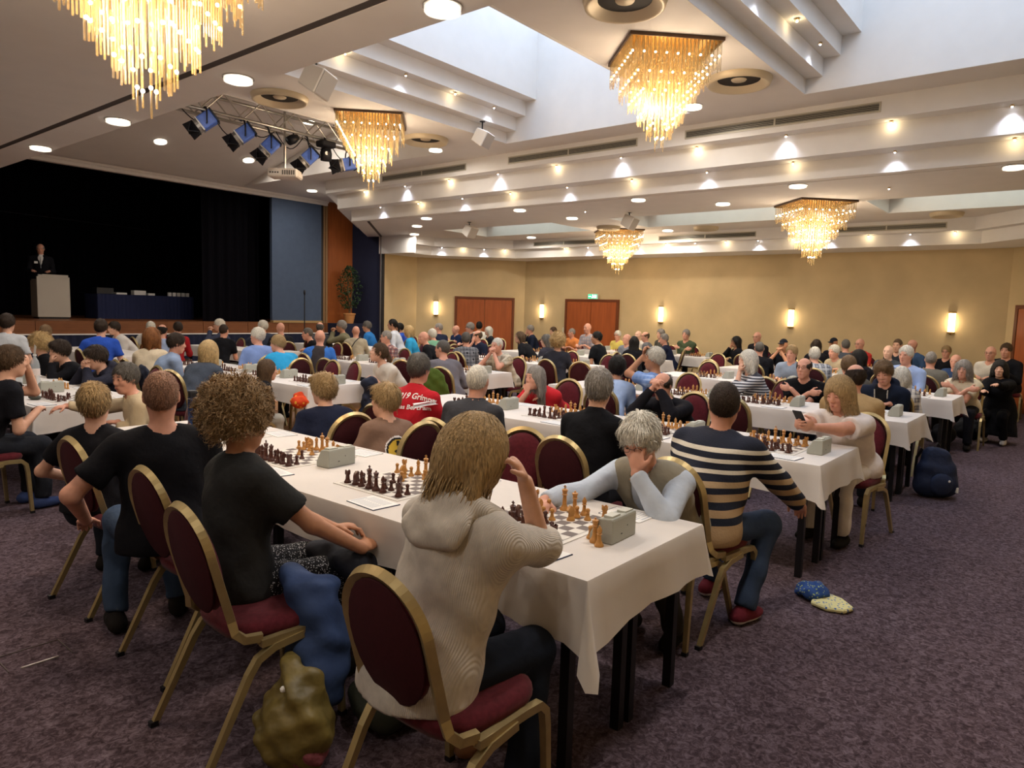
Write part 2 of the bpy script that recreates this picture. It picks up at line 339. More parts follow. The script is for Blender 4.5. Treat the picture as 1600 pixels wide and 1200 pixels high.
struct('trim_16', MB().box(13.445, 13.468, 15.99, 16.03, 0, Z0), mat('alu', 'a8a8a8', .4, .8), 'thin aluminium edge of the sliding-wall post', 'post')

# ---------------------------------------------------------------- lamps and ceiling fittings
def light(name, typ, loc, energy, col, size=.1, parent=None, rot=None, spot=None, blend=.5):
    l = bpy.data.lights.new(name, typ); l.energy = energy; l.color = col; l.shadow_soft_size = size
    if typ == 'SPOT': l.spot_size = spot; l.spot_blend = blend
    if typ == 'AREA': l.shape = 'DISK'; l.size = size
    o = bpy.data.objects.new(name, l); COL.objects.link(o); o.location = loc
    if rot: o.rotation_euler = rot
    if parent: o.parent = parent
    return o
WARM = (1.0, .80, .58); NEUT = (1.0, .92, .83); COOL = (.78, .83, 1.0)
M_ROD = mat('gold_glass_rod', 'cbab6c', .1, spec=.9, alpha=.42, emit=.05, ecol='ffd9a0')  # rods are no lamps; a faint warm glow is put into the glass
M_RODD = mat('gold_backplate', 'd09a3c', .25, .9)
M_BULB = mat('chandelier_bulb', 'fff2d8', .4, emit=26, ecol='ffeed2')
M_FRAME = mat('chandelier_frame', '5a4636', .4, .5)
for _k in (M_ROD, M_BULB): _k.cycles.emission_sampling = 'NONE'
def chandelier(x, y, z, label):
    """square inverted step pyramid of glass rods, turned 45 degrees"""
    e = empty('chandelier', (x, y, z), pi / 4); tag(e, label, 'chandelier', 'crystal rod chandeliers')
    S = 1.0
    fr = MB()
    for (a, b_, c, d) in ((-.5, .5, -.5, -.485), (-.5, .5, .485, .5), (-.5, -.485, -.485, .485), (.485, .5, -.485, .485)): fr.box(a, b_, c, d, -.035, 0)
    fr.obj('frame', M_FRAME, e); MB().box(-.484, .484, -.484, .484, -.02, -.004).obj('mirror_plate', M_RODD, e)
    tiers = [(.475, .30), (.385, .46), (.295, .62), (.205, .78), (.115, .92), (.035, 1.05)]
    for ti, (h, zb) in enumerate(tiers):
        mb = MB(); bb = MB(); sp = .042 if ti < 5 else .07; n = max(1, int(round(2 * h / sp))); pts = []
        for k in range(n):
            t = -h + 2 * h * k / n; pts += [(t, -h), (h, t), (-t, h), (-h, -t)]
        for q, (px, py) in enumerate(pts):
            zz = zb + random.uniform(-.035, .035); r = .0062
            mb.tube([(px, py, -.02), (px, py, -zz)], r, 5)
            if q % 12 < 4 : bb.sphere((px * .97, py * .97, -(zb - .12)), .011, 6, 4)
        tag(mb.obj('glass_rods', M_ROD, e), kind='stuff'); tag(bb.obj('bulbs', M_BULB, e), kind='stuff')
    l = light('chandelier_light', 'POINT', (0, 0, -.55), L_CHAND, WARM, .32, e)
    return e
chandelier(1.73, 3.94, Z0, 'large rod chandelier hanging nearest, cut by the top edge')
chandelier(7.25, 3.93, ZC, 'large rod chandelier beside the round ceiling diffusers, top centre')
chandelier(7.27, 8.90, ZC, 'rod chandelier next to the stage lighting truss')
chandelier(12.98, 3.96, Z0, 'rod chandelier of the far bay, on the right')
chandelier(15.05, 9.12, Z0, 'smallest looking rod chandelier, farthest away over the double door')

M_GLOW = mat('lamp_glow', 'fffaf0', .5, emit=5, ecol='fff3e2')
M_CHROME = mat('chrome_ring', 'c8c4be', .25, .9)
M_CRYST = mat('crystal_ring', 'f4f4f0', .15, spec=.8, alpha=.5, emit=.7, ecol='fff4e4')
for _k in (M_GLOW, M_CRYST): _k.cycles.emission_sampling = 'NONE'
_dl = {}
def downlight(x, y, z, label, group, rx=0.0, power=1.0):
    if 'a' not in _dl:
        r = .125
        _dl['ring'] = MB().lathe([(r, -.012), (r + .012, -.012), (r + .012, 0), (r, 0), (r, -.012)], 20, capb=False, capt=False).mesh('ring', M_CHROME)
        _dl['cr'] = MB().lathe([(r, -.012), (r, -.04), (r - .012, -.044), (r - .02, -.04), (r - .02, -.012)], 20, capb=False, capt=False).mesh('crystal', M_CRYST)
        _dl['d'] = MB().lathe([(.001, -.03), (r - .022, -.03), (r - .022, -.012)], 20, capb=False, capt=False).mesh('diffuser', M_GLOW); _dl['a'] = 1
    e = empty('downlight', (x, y, z)); tag(e, label, 'ceiling light', group)
    if rx: e.rotation_euler.x = rx
    link('trim_ring', _dl['ring'], e); link('crystal_ring', _dl['cr'], e); link('diffuser', _dl['d'], e)
    light('downlight_lamp', 'AREA', (0, 0, -.07), L_DOWN * power, NEUT, .22, e)
    return e
for k, yy in enumerate((3.58, 6.18, 8.76, 11.25, 13.9, 1.0)):
    downlight(3.52, yy, Z0, ('round crystal ceiling light on the near beam, at the top edge of the picture', 'round crystal ceiling light on the near beam, above the lighting truss', 'round crystal ceiling light on the near beam, right of the rod tips', 'round crystal ceiling light on the near beam, at the left edge', 'round ceiling light on the near beam close to the stage', 'round ceiling light on the near beam outside the frame')[k], 'near beam lights')
for k, (yy, nm) in enumerate(((.99, 'at the right edge of the picture'), (3.67, 'behind the right far chandelier'), (6.39, 'above the small loudspeaker'), (9.06, 'left of the far chandelier'), (11.73, 'near the stage end'))):
    downlight(11.15, yy, Z0, 'round ceiling light on the stepped beam, ' + nm, 'far beam lights')
for k, (xx, yy, nm) in enumerate(((12.07, 13.02, 'second from the sliding-wall post'), (13.35, 14.5, 'closest to the sliding-wall post'), (12.6, 8.8, 'left of the far chandelier'), (12.24, 5.31, 'left of the right chandelier'), (15.4, 8.0, 'right of the far chandelier'), (15.3, 12.0, 'above the first double door'))):
    downlight(xx, yy, Z0, 'round light in the far bay ceiling, ' + nm, 'far bay lights')
for k, (xx, yy) in enumerate(((1.9, 1.2), (-.7, 1.2), (-.7, 3.9), (-.7, 6.6), (-3.2, 1.2), (-3.2, 3.9), (-3.2, 6.6), (-.7, 9.2))):  # unseen downlights, added as fill to brighten the near area
    downlight(xx, yy, Z0, 'added fill light in the near ceiling behind the camera, number %d of that grid' % (k + 1), 'near bay fill lights', power=.55)
downlight(9.30, 4.55, ZC, 'round light in the high ceiling behind the centre chandelier', 'high ceiling lights')
downlight(9.26, 9.53, ZC, 'round light in the high ceiling right of the truss chandelier', 'high ceiling lights')
downlight(10.79, 15.5, ZC, 'round light above the blue stage panel', 'high ceiling lights')
downlight(4.95, 4.35, ZC, 'round light peeping over the near beam by the skylight', 'high ceiling lights')
downlight(4.7, 8.9, ZC, 'round light peeping over the near beam by the truss', 'high ceiling lights')
sl = math.atan2(.8, 3.55)
for (xx, yy, nm) in ((6.83, 15.0, 'left of the stage lamps'), (8.8, 15.05, 'behind the third stage lamp')):
    downlight(xx, yy, ZC + (16.55 - yy) * .2254, 'round light in the sloping ceiling ' + nm, 'sloping ceiling lights', -sl)
downlight(8.7, 12.6, 5.36, 'round light in the raised recess above the truss', 'sloping ceiling lights')

# big round air diffusers
M_BEIGEM = mat('diffuser_beige', 'cdbd9f', .45, .2); M_DARKIN = mat('diffuser_dark', '2a251f', .7)
_rd = {}
def rdiff(x, y, z, r, label):
    e = empty('air_diffuser', (x, y, z)); tag(e, label, 'air diffuser', 'round air diffusers')
    if r not in _rd:
        _rd[r] = (MB().lathe([(r + .02, 0), (r + .02, -.012), (r, -.07), (r * .95, -.075), (r * .9, -.065), (r * .68, -.006)], 32, capb=False, capt=False).mesh('cone', M_BEIGEM, True),
                  MB().lathe([(.001, -.003), (r * .70, -.003)], 24, capb=False, capt=False).mesh('opening', M_DARKIN),  # flat dark disc painted as the shaded cavity, no hole in the slab
                  MB().lathe([(.001, -.02), (r * .22, -.02), (r * .25, -.006)], 20, capb=False, capt=False).mesh('core', M_BEIGEM, True))
    for nm, me in zip(('cone', 'opening', 'core'), _rd[r]): link(nm, me, e)
for (x, y, nm) in ((5.9, 3.62, 'at the top edge of the picture'), (8.6, 3.62, 'right of the centre chandelier'), (8.62, 9.12, 'right of the truss chandelier'), (5.79, 9.08, 'above the truss')):
    rdiff(x, y, ZC, .37, 'round beige ceiling air diffuser ' + nm)
for (x, y, nm) in ((15.3, 7.0, 'behind the small loudspeaker'), (15.2, 2.3, 'at the right edge in the far bay'), (14.3, 8.95, 'left of the far chandelier')):
    rdiff(x, y, Z0, .26, 'small round air diffuser ' + nm)
# slotted air grilles
M_GRF = mat('grille_frame', 'b9b2a2', .5, .3); M_GRS = mat('grille_slat', '8c887c', .45, .4)
def grille(x, y0, y1, z0, z1, label):
    e = empty('air_grille', (x, y0, z0)); tag(e, label, 'air grille', 'slotted air grilles'); W = y1 - y0; Hh = z1 - z0
    f = MB().box(-.012, 0, -.02, W + .02, -.02, 0).box(-.012, 0, -.02, W + .02, Hh, Hh + .02).box(-.012, 0, -.02, 0, 0, Hh).box(-.012, 0, W, W + .02, 0, Hh).box(-.012, 0, W / 2 - .012, W / 2 + .012, 0, Hh)
    f.obj('frame', M_GRF, e); MB().box(-.002, 0, 0, W, 0, Hh).obj('back', M_DARKIN, e)
    n = 4
    ms = MB().box(-.008, -.003, 0, W, 0, Hh / n * .5).mesh('slat', M_GRS)
    for k in range(n): link('slat', ms, e, (0, 0, Hh / n * (k + .25)))
for k, (a, b_, nm) in enumerate(((9.67, 12.1, 'behind the truss chandelier'), (5.93, 8.57, 'left of the centre chandelier'), (2.4, 5.07, 'right of the centre chandelier'))):
    grille(10.2, a, b_, 4.375, 4.465, 'long slotted air grille in the high beam ' + nm)
for k, (a, b_, nm) in enumerate(((10.38, 12.4, 'left of the far chandelier'), (6.12, 8.51, 'between the far chandeliers'), (2.41, 4.48, 'right of the far right chandelier'))):
    grille(15.96, a, b_, 3.53, 3.61, 'long slotted air grille in the back bulkhead ' + nm)

# small spotlights along the ledges
M_SPB = mat('spot_brass', 'd9b271', .3, .8); M_SPG = mat('spot_glow_warm', 'ffe9b8', .4, emit=30, ecol='ffd890'); M_SPC = mat('spot_glow_cool', 'f4f6ff', .4, emit=30, ecol='f0f4ff')
for _k in (M_SPG, M_SPC): _k.cycles.emission_sampling = 'NONE'
_sp = {'cap': MB().lathe([(.018, 0), (.018, -.015), (.026, -.018), (.026, -.022), (.012, -.022)], 12, capb=False).mesh('cap', M_SPB),
       'bulb_w': MB().sphere((0, 0, -.03), .014, 8, 5).mesh('bulb', M_SPG), 'bulb_c': MB().sphere((0, 0, -.024), .011, 8, 5).mesh('bulb', M_SPC)}
def spot(x, y, z, warm, group, label, d=(0, 0)):
    e = empty('spotlight', (x, y, z)); tag(e, label, 'spotlight', group)
    link('cap', _sp['cap'], e); link('bulb', _sp['bulb_w' if warm else 'bulb_c'], e)
    if warm: light('spot_lamp', 'POINT', (0, 0, -.05), L_SPOT * .13, (1, .80, .5), .02, e)
    else: light('spot_lamp', 'SPOT', (0, 0, -.03), L_SPOT * 4.2, COOL, .03, e, spot=R_(105), blend=1.0)
for k, yy in enumerate((12.95, 11.6, 10.3, 9.0, 7.64, 6.32, 4.98, 3.63, 2.29, 1.0)):
    spot(10.39, yy, ZS2, k % 2 == 0, 'upper beam ' + ('warm' if k % 2 == 0 else 'cool') + ' spots', ('capped warm' if k % 2 == 0 else 'tiny cool white') + ' spotlight in the upper ledge of the stepped beam')
for k, yy in enumerate((12.75, 11.5, 10.2, 8.93, 7.6, 6.27, 4.93, 3.61, 2.28, .97)):
    spot(10.69, yy, ZS1, k % 2 == 1, 'lower beam ' + ('warm' if k % 2 == 1 else 'cool') + ' spots', ('capped warm' if k % 2 == 1 else 'tiny cool white') + ' spotlight in the lower ledge of the stepped beam')
for k in range(14):
    yy = 1.2 + k * .765 + .3
    spot(16.08, yy, 3.46, k % 2 == 1, 'bulkhead ' + ('warm' if k % 2 == 1 else 'cool') + ' spots', ('warm' if k % 2 == 1 else 'cool white') + ' spotlight in the bulkhead ledge above the back wall')
d45 = Vector(O1[1]) - Vector(O1[2])
for k in range(4):
    p = Vector(O1[2]) + d45 * ((k + .5) / 4) + Vector((-.07, -.07))
    spot(p.x, p.y, 3.46, k % 2 == 0, 'slanted bulkhead ' + ('warm' if k % 2 == 0 else 'cool') + ' spots', ('warm' if k % 2 == 0 else 'cool white') + ' spotlight in the slanted bulkhead ledge')
for k, xx in enumerate((5.95, 7.0, 8.0, 8.9)):
    spot(xx, 7.83, 4.96, k % 2 == 0, 'skylight ledge ' + ('warm' if k % 2 == 0 else 'cool') + ' spots', ('warm' if k % 2 == 0 else 'cool') + ' spotlight in the ledge of the left skylight well')
for k, xx in enumerate((7.3, 8.2, 9.05)):
    spot(xx, 2.83, 4.96, k % 2 == 1, 'right skylight ledge ' + ('warm' if k % 2 == 1 else 'cool') + ' spots', ('warm' if k % 2 == 1 else 'cool') + ' spotlight in the ledge of the right skylight well')
for (x, y, nm) in ((1.55, 6.35, 'left of the nearest chandelier'), (12.0, 2.6, 'above the right far chandelier'), (11.9, 8.0, 'near the small loudspeaker')):
    spot(x, y, Z0, False, 'single ceiling spots', 'single tiny recessed spotlight ' + nm)

# wall sconces
M_SCG = mat('sconce_glass', 'fff0cf', .4, emit=L_SCON, ecol='ffdfa6'); M_BRASS = mat('brass', 'b08a4a', .3, .9)
def sconce(x, y, a, label):
    e = empty('wall_sconce', (x, y, 1.49), a); tag(e, label, 'wall lamp', 'half-round wall sconces')
    def half(r, z0, z1):
        n = 8; pts = [(r * sin(pi * k / n) * 1.0, -r * cos(pi * k / n)) for k in range(n + 1)]; return MB().prism(pts, z0, z1)
    half(.062, .03, .42).obj('glass', M_SCG, e, smooth=False); half(.07, .0, .03).obj('bottom_cap', M_BRASS, e); half(.07, .42, .45).obj('top_cap', M_BRASS, e)
    mb = MB(); mb.lathe([(.001, -.03), (.02, -.02), (.03, 0)], 10, Matrix.Translation((.03, 0, 0))); mb.obj('finial', M_BRASS, e)
    light('sconce_lamp', 'POINT', (.14, 0, .22), 3.2, WARM, .06, e)
for k, (yy, nm) in enumerate(((13.02, 'left of the double door with the exit sign'), (9.03, 'right of the double door with the exit sign'), (5.62, 'in the middle of the long back wall'), (2.34, 'at the right end of the long back wall'))):
    sconce(17.235, yy, pi, 'lit half-round wall lamp ' + nm)
sconce(15.315, 15.625, R_(225), 'lit half-round wall lamp on the slanted wall by the first door')
sconce(16.3, .44, R_(135), 'lit half-round wall lamp on the right slanted wall'); bpy.data.objects['wall_sconce.005'].location = (15.5, -.33, 1.49)
# exit sign, light switch
e = empty('exit_sign', (17.17, 11.16, 2.1)); tag(e, 'small lit green exit sign above the second double door', 'sign')
MB().box(-.03, .03, -.16, .16, 0, .14).obj('sign_box', mat('exit_case', 'e8ece8', .5), e)
MB().box(-.034, -.03, -.15, .15, .01, .13).obj('sign_face', mat('exit_green', '20a060', .5, emit=1.6, ecol='38c080'), e)
w_ = mat('exit_white', 'f6fff8', .5, emit=2.5, ecol='f0fff6')
MB().box(-.037, -.034, -.13, -.05, .03, .11).obj('door_symbol', w_, e)
p = MB().box(-.037, -.034, -.03, .0, .05, .09).box(-.037, -.034, -.02, .01, .095, .115).box(-.037, -.034, -.05, -.03, .03, .055).box(-.037, -.034, .0, .03, .03, .05); p.obj('running_figure', w_, e)
MB().box(-.037, -.034, .05, .13, .06, .08).obj('arrow', w_, e)
tag(MB().box(17.2, 17.24, 12.14, 12.22, 1.05, 1.25).obj('light_switch', mat('switch_cream', 'd8d0b4', .5), None), 'cream wall switch left of the exit door', 'switch')

# loudspeakers on the ceiling
M_SPK = mat('speaker_white', 'e6e0d6', .6); M_SPKG = mat('speaker_grille', 'b8b0a6', .7, bump=.2, bscale=300)
def speaker(x, y, z, zc, yaw, label):
    e = empty('loudspeaker', (x, y, z)); tag(e, label, 'loudspeaker', 'ceiling loudspeakers')
    M = Matrix.Rotation(yaw, 4, 'Z') @ Matrix.Rotation(R_(28), 4, 'Y')
    b = MB(); b.add([(-.12, -.10, -.11), (.12, -.17, -.13), (.12, .17, -.13), (-.12, .10, -.11), (-.12, -.10, .11), (.12, -.17, .13), (.12, .17, .13), (-.12, .10, .11)], [(0, 3, 2, 1), (4, 5, 6, 7), (0, 1, 5, 4), (1, 2, 6, 5), (2, 3, 7, 6), (3, 0, 4, 7)], M)
    b.obj('cabinet', M_SPK, e, bevel=.012); MB().box(.121, .127, -.155, .155, -.115, .115, M).obj('front_grille', M_SPKG, e)
    MB().tube([(0, 0, 0), (0, 0, zc - z)], .012, 8).lathe([(.045, zc - z - .01), (.045, zc - z)], 12).obj('bracket', M_DARK, e)
speaker(4.42, 6.28, 3.93, ZC, R_(-60), 'white box loudspeaker at the near beam above the truss')
speaker(8.85, 8.03, 4.48, 4.745, R_(-70), 'white box loudspeaker hanging from the skylight ledge')
speaker(12.55, 7.38, 3.52, Z0, R_(-80), 'white box loudspeaker near the farthest chandelier')
speaker(12.2, 11.4, 3.5, Z0, R_(-80), 'white box loudspeaker in the far bay nearest the stage')

# ---------------------------------------------------------------- truss, stage lamps, projector
M_ALU = mat('truss_alu', 'b9b3aa', .35, .8); M_LBLUE = mat('lamp_blue', '4a68b8', .45, var=.15, vscale=20); M_LBLK = mat('lamp_black', '141318', .5)
tr = empty('lighting_truss', (0, 10.3, 4.42)); tag(tr, 'aluminium lattice truss carrying the stage lamps', 'truss')
for (yy, zz) in ((-.15, 0), (.15, 0), (-.15, .3), (.15, .3)): MB().tube([(4.3, yy, zz), (8.3, yy, zz)], .024, 8).obj('chord', M_ALU, tr, smooth=True)
mdiag = MB().tube([(0, 0, 0), (.3, 0, .3)], .010, 6).mesh('brace', M_ALU); mdiag2 = MB().tube([(0, 0, .3), (.3, 0, 0)], .010, 6).mesh('brace', M_ALU); mh = MB().tube([(0, -.15, 0), (.3, .15, 0)], .010, 6).mesh('brace', M_ALU)
for k in range(13):
    x = 4.35 + k * .3
    for yy in (-.15, .15): link('brace', mdiag if k % 2 else mdiag2, tr, (x, yy, 0))
    link('brace', mh, tr, (x, 0, 0 if k % 2 else .3))
for x in (5.0, 7.6): MB().tube([(x, 0, .3), (x, 0, .95)], .008, 6).obj('hanger', M_DARK, tr)
cb = MB()
for k in range(6):
    x = 5.0 + k * .5; cb.tube([(x + .5 * t, .05 * sin(k), -.02 - .22 * sin(pi * t) * (.6 + .4 * (k % 2))) for t in [i_ / 8 for i_ in range(9)]], .008, 5)
cb.obj('cable', M_LBLK, tr)
def stage_lamp(x, z, label, yaw=R_(150), tilt=R_(38)):
    e = empty('stage_lamp', (x, 10.15, z)); tag(e, label, 'stage lamp', 'theatre spotlights on the truss')
    M = Matrix.Rotation(yaw, 4, 'Z') @ Matrix.Rotation(tilt, 4, 'Y')      # local +x = beam
    b = MB(); b.box(-.17, .06, -.1, .1, -.1, .1, M); b.obj('housing', M_LBLUE, e, bevel=.015)
    MB().box(-.19, -.17, -.11, .11, -.11, .11, M).obj('rear_panel', M_LBLK, e)
    f = MB(); f.lathe([(.1, 0), (.105, .06), (.09, .06)], 16, M @ Matrix.Translation((.06, 0, 0)) @ Matrix.Rotation(pi / 2, 4, 'Y'), capb=False, capt=False); f.box(.05, .07, -.105, .105, -.105, .105, M); f.obj('lens_ring', mat('lamp_grey', '8f8b86', .4, .5), e)
    for k, an in enumerate((0, pi / 2, pi, 3 * pi / 2)):
        q = MB(); Mx = M @ Matrix.Translation((.12, 0, 0)) @ Matrix.Rotation(an, 4, 'X') @ Matrix.Translation((0, 0, .1)) @ Matrix.Rotation(R_(38), 4, 'Y')
        q.add([(0, -.09, 0), (0, .09, 0), (.17, .13, 0), (.17, -.13, 0), (0, -.09, .005), (0, .09, .005), (.17, .13, .005), (.17, -.13, .005)], [(0, 1, 2, 3), (7, 6, 5, 4), (0, 4, 5, 1), (1, 5, 6, 2), (2, 6, 7, 3), (3, 7, 4, 0)], Mx); q.obj('barn_door', M_LBLK, e)
    a = Matrix.Rotation(yaw, 3, 'Z')
    MB().tube([a @ Vector(p) for p in ((-.05, -.13, -.03), (-.05, -.135, .12), (-.04, -.08, .2), (-.03, 0, .22), (-.04, .08, .2), (-.05, .135, .12), (-.05, .13, -.03))], .011, 6).obj('yoke', M_LBLK, e)
    MB().tube([a @ Vector((-.03, 0, .22)), (0, 0.02, 4.44 - z)], .014, 6).sphere((0, .02, 4.42 - z), .035, 8, 5).obj('clamp', M_LBLK, e)
stage_lamp(5.24, 4.24, 'blue theatre lamp with barn doors, leftmost on the truss'); stage_lamp(5.83, 4.18, 'blue theatre lamp with barn doors, second from left on the truss'); stage_lamp(6.26, 4.08, 'blue theatre lamp with barn doors, in the middle of the truss', tilt=R_(48))
stage_lamp(6.97, 4.04, 'blue theatre lamp with barn doors, just right of the projector', tilt=R_(45)); stage_lamp(7.72, 4.08, 'blue theatre lamp with barn doors, rightmost beside the chandelier', yaw=R_(160), tilt=R_(15))
e = empty('moving_head_lamp', (7.3, 10.1, 4.2)); tag(e, 'black moving-head lamp between the blue lamps', 'stage lamp')
MB().box(-.14, .14, -.1, .1, .08, .18).obj('base', M_LBLK, e, bevel=.02); MB().lathe([(.09, -.13), (.1, -.02), (.08, .06)], 14).obj('head', M_LBLK, e, smooth=True); MB().lathe([(.03, -.003), (.03, 0)], 10, Matrix.Translation((-.05, -.09, -.03)) @ Matrix.Rotation(pi / 2, 4, 'X')).obj('lens', mat('lens_white', 'f4f0ea', .2), e); MB().tube([(0, 0, .18), (0, .05, .24)], .02, 6).obj('clamp', M_LBLK, e)
e = empty('par_lamp', (6.75, 10.2, 4.32)); tag(e, 'small black round lamp on the truss above the projector', 'stage lamp'); MB().lathe([(.07, -.1), (.075, 0), (.05, .08)], 14, Matrix.Rotation(R_(60), 4, 'Y')).obj('can', M_LBLK, e, smooth=True); MB().tube([(0, 0, .02), (0, 0, .11)], .012, 6).obj('bracket', M_LBLK, e)
e = empty('projector', (6.66, 10.3, 3.70), R_(130)); tag(e, 'white video projector hanging below the truss', 'projector')
MB().box(-.24, .24, -.17, .17, 0, .13).obj('body', mat('projector_white', 'dcd2c6', .5), e, bevel=.02); MB().lathe([(.05, 0), (.045, .03)], 16, Matrix.Translation((.1, -.17, .065)) @ Matrix.Rotation(pi / 2, 4, 'X')).obj('lens', M_LBLK, e)
v = MB()
for k in range(6): v.box(-.2 + k * .035, -.18 + k * .035, .1705, .173, .03, .1)
for k in range(4): v.box(.05 + k * .04, .075 + k * .04, .1705, .173, .05, .075)
v.obj('socket_panel', mat('proj_dark', '5a544c', .6), e); MB().tube([(0, 0, .13), (0, 0, 1.62)], .02, 8).obj('ceiling_pole', M_ALU, e)

# ---------------------------------------------------------------- stage furniture
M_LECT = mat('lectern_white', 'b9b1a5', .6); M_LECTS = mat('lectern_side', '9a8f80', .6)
e = empty('lectern', (5.9, 18.35, 1.2)); tag(e, 'off-white lectern on the stage with the speaker behind it', 'lectern')
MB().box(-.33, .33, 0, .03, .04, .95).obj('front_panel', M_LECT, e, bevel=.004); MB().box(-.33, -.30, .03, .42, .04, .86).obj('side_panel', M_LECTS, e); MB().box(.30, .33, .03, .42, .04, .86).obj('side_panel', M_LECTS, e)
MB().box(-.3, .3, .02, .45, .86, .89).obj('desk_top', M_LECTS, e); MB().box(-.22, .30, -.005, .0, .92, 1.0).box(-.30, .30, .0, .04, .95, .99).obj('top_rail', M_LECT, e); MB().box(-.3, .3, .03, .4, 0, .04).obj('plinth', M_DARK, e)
e = empty('stage_table', (8.25, 19.4, 1.2)); tag(e, 'table with pleated navy cloth on the stage', 'table')
MB().box(-1.2, 1.2, -.38, .38, .58, .61).obj('table_top', M_NAVYC, e)
pts = []
for k in range(241):
    t = k / 240 * 6.4
    if t < 2.4: p = (-1.2 + t, -.38, 0, -1)
    elif t < 3.2: p = (1.2, -.38 + (t - 2.4), 1, 0)
    elif t < 5.6: p = (1.2 - (t - 3.2), .38, 0, 1)
    else: p = (-1.2, .38 - (t - 5.6), -1, 0)
    d = .012 * sin(k * 1.75); pts.append((p[0] + p[2] * (d + .015), p[1] + p[3] * (d + .015)))
vs = []; fs = []
for k, (a, b_) in enumerate(pts):
    vs += [(a, b_, .0), (a, b_, .61)]
    if k: fs.append((2 * k - 2, 2 * k, 2 * k + 1, 2 * k - 1))
MB().add(vs, fs).obj('skirt', mat('skirt_navy', '232a4c', .85), e, smooth=True)
for k in range(5): MB().box(-.04, .04, -.03, .03, 0, .1).obj('trophy_base', M_WHITE, None, loc=(8.9 + k * .12, 19.2, 1.81)); tag(bpy.context.scene.objects[-1] if False else COL.objects[-1], 'small white box in the row on the stage table', 'box', 'white boxes on the stage table')
for (x, nm, sz) in ((8.15, 'white carton in the middle of the stage table', (.3, .2, .12)), (7.7, 'flat pale plate on the stage table', (.26, .2, .05)), (8.45, 'small brown box beside the white carton on the stage', (.18, .14, .06)), (6.95, 'dark bag at the left end of the stage table', (.4, .25, .16))):
    a, b_, c = sz; m_ = M_WHITE if 'white' in nm or 'pale' in nm else (mat('carton_brown', '8a6f50', .8) if 'brown' in nm else M_DARK)
    q = MB().box(-a / 2, a / 2, -b_ / 2, b_ / 2, 0, c).obj('stage_box', m_, None, loc=(x if x > 7.1 else 7.3, 19.3, 1.81), bevel=.008); tag(q, nm, 'box')
e = empty('microphone_stand', (11.15, 16.35, 0)); tag(e, 'slim black microphone stand before the blue panel', 'stand')
MB().tube([(0, 0, .02), (0, 0, 1.98)], .014, 8).obj('pole', M_DARK, e); MB().lathe([(.16, 0), (.16, .02), (.02, .035)], 20).obj('base', M_DARK, e); MB().lathe([(.02, 0), (.03, .06), (.02, .12)], 10, Matrix.Translation((0, 0, 1.96))).obj('microphone', M_DARK, e, smooth=True)
# potted ficus
e = empty('potted_ficus', (12.78, 16.55, 1.2)); tag(e, 'tall dark green ficus in a terracotta pot by the orange panel', 'plant')
struct('trim_17', MB().box(12.2, 13.45, 16.2, YS, 0, 1.2), M_NAVYC, 'dark blue boxed plinth under the potted plant', 'plinth')
MB().lathe([(.11, 0), (.16, .24), (.175, .25), (.175, .29), (.15, .29), (.14, .22)], 18, capt=True).obj('pot', mat('terracotta', 'c78a52', .8), e, smooth=False)
mb = MB(); 
for k in range(3): mb.tube([(0.02 * k, .02 * k, .2), (.05 * sin(k * 2.1), .05 * cos(k * 2.1), .7), (.12 * sin(k * 2.1), .12 * cos(k * 2.1), 1.3)], [.02, .016, .008], 6)
mb.obj('trunk', mat('ficus_bark', '6a5238', .9), e)
rs = random.Random(3); lf = MB()
for k in range(900):
    t = rs.random(); h = .45 + 1.2 * t; rad = .36 * (sin(pi * min(1, max(.05, (h - .3) / 1.4))) ** .7) * math.sqrt(rs.random()); a = rs.random() * 2 * pi
    M = Matrix.Translation((rad * cos(a), rad * sin(a), h)) @ Euler((rs.uniform(-1, 1), rs.uniform(.1, 1.3), rs.random() * 6.3)).to_matrix().to_4x4(); s_ = rs.uniform(.045, .07)
    lf.add([(0, 0, 0), (s_ * .5, s_ * .32, .004), (s_ * 1.2, 0, 0), (s_ * .5, -s_ * .32, .004)], [(0, 1, 2, 3)], M)
tag(lf.obj('foliage', mat('ficus_leaf', '2c4426', .5, var=.35, vscale=6), e), kind='stuff')

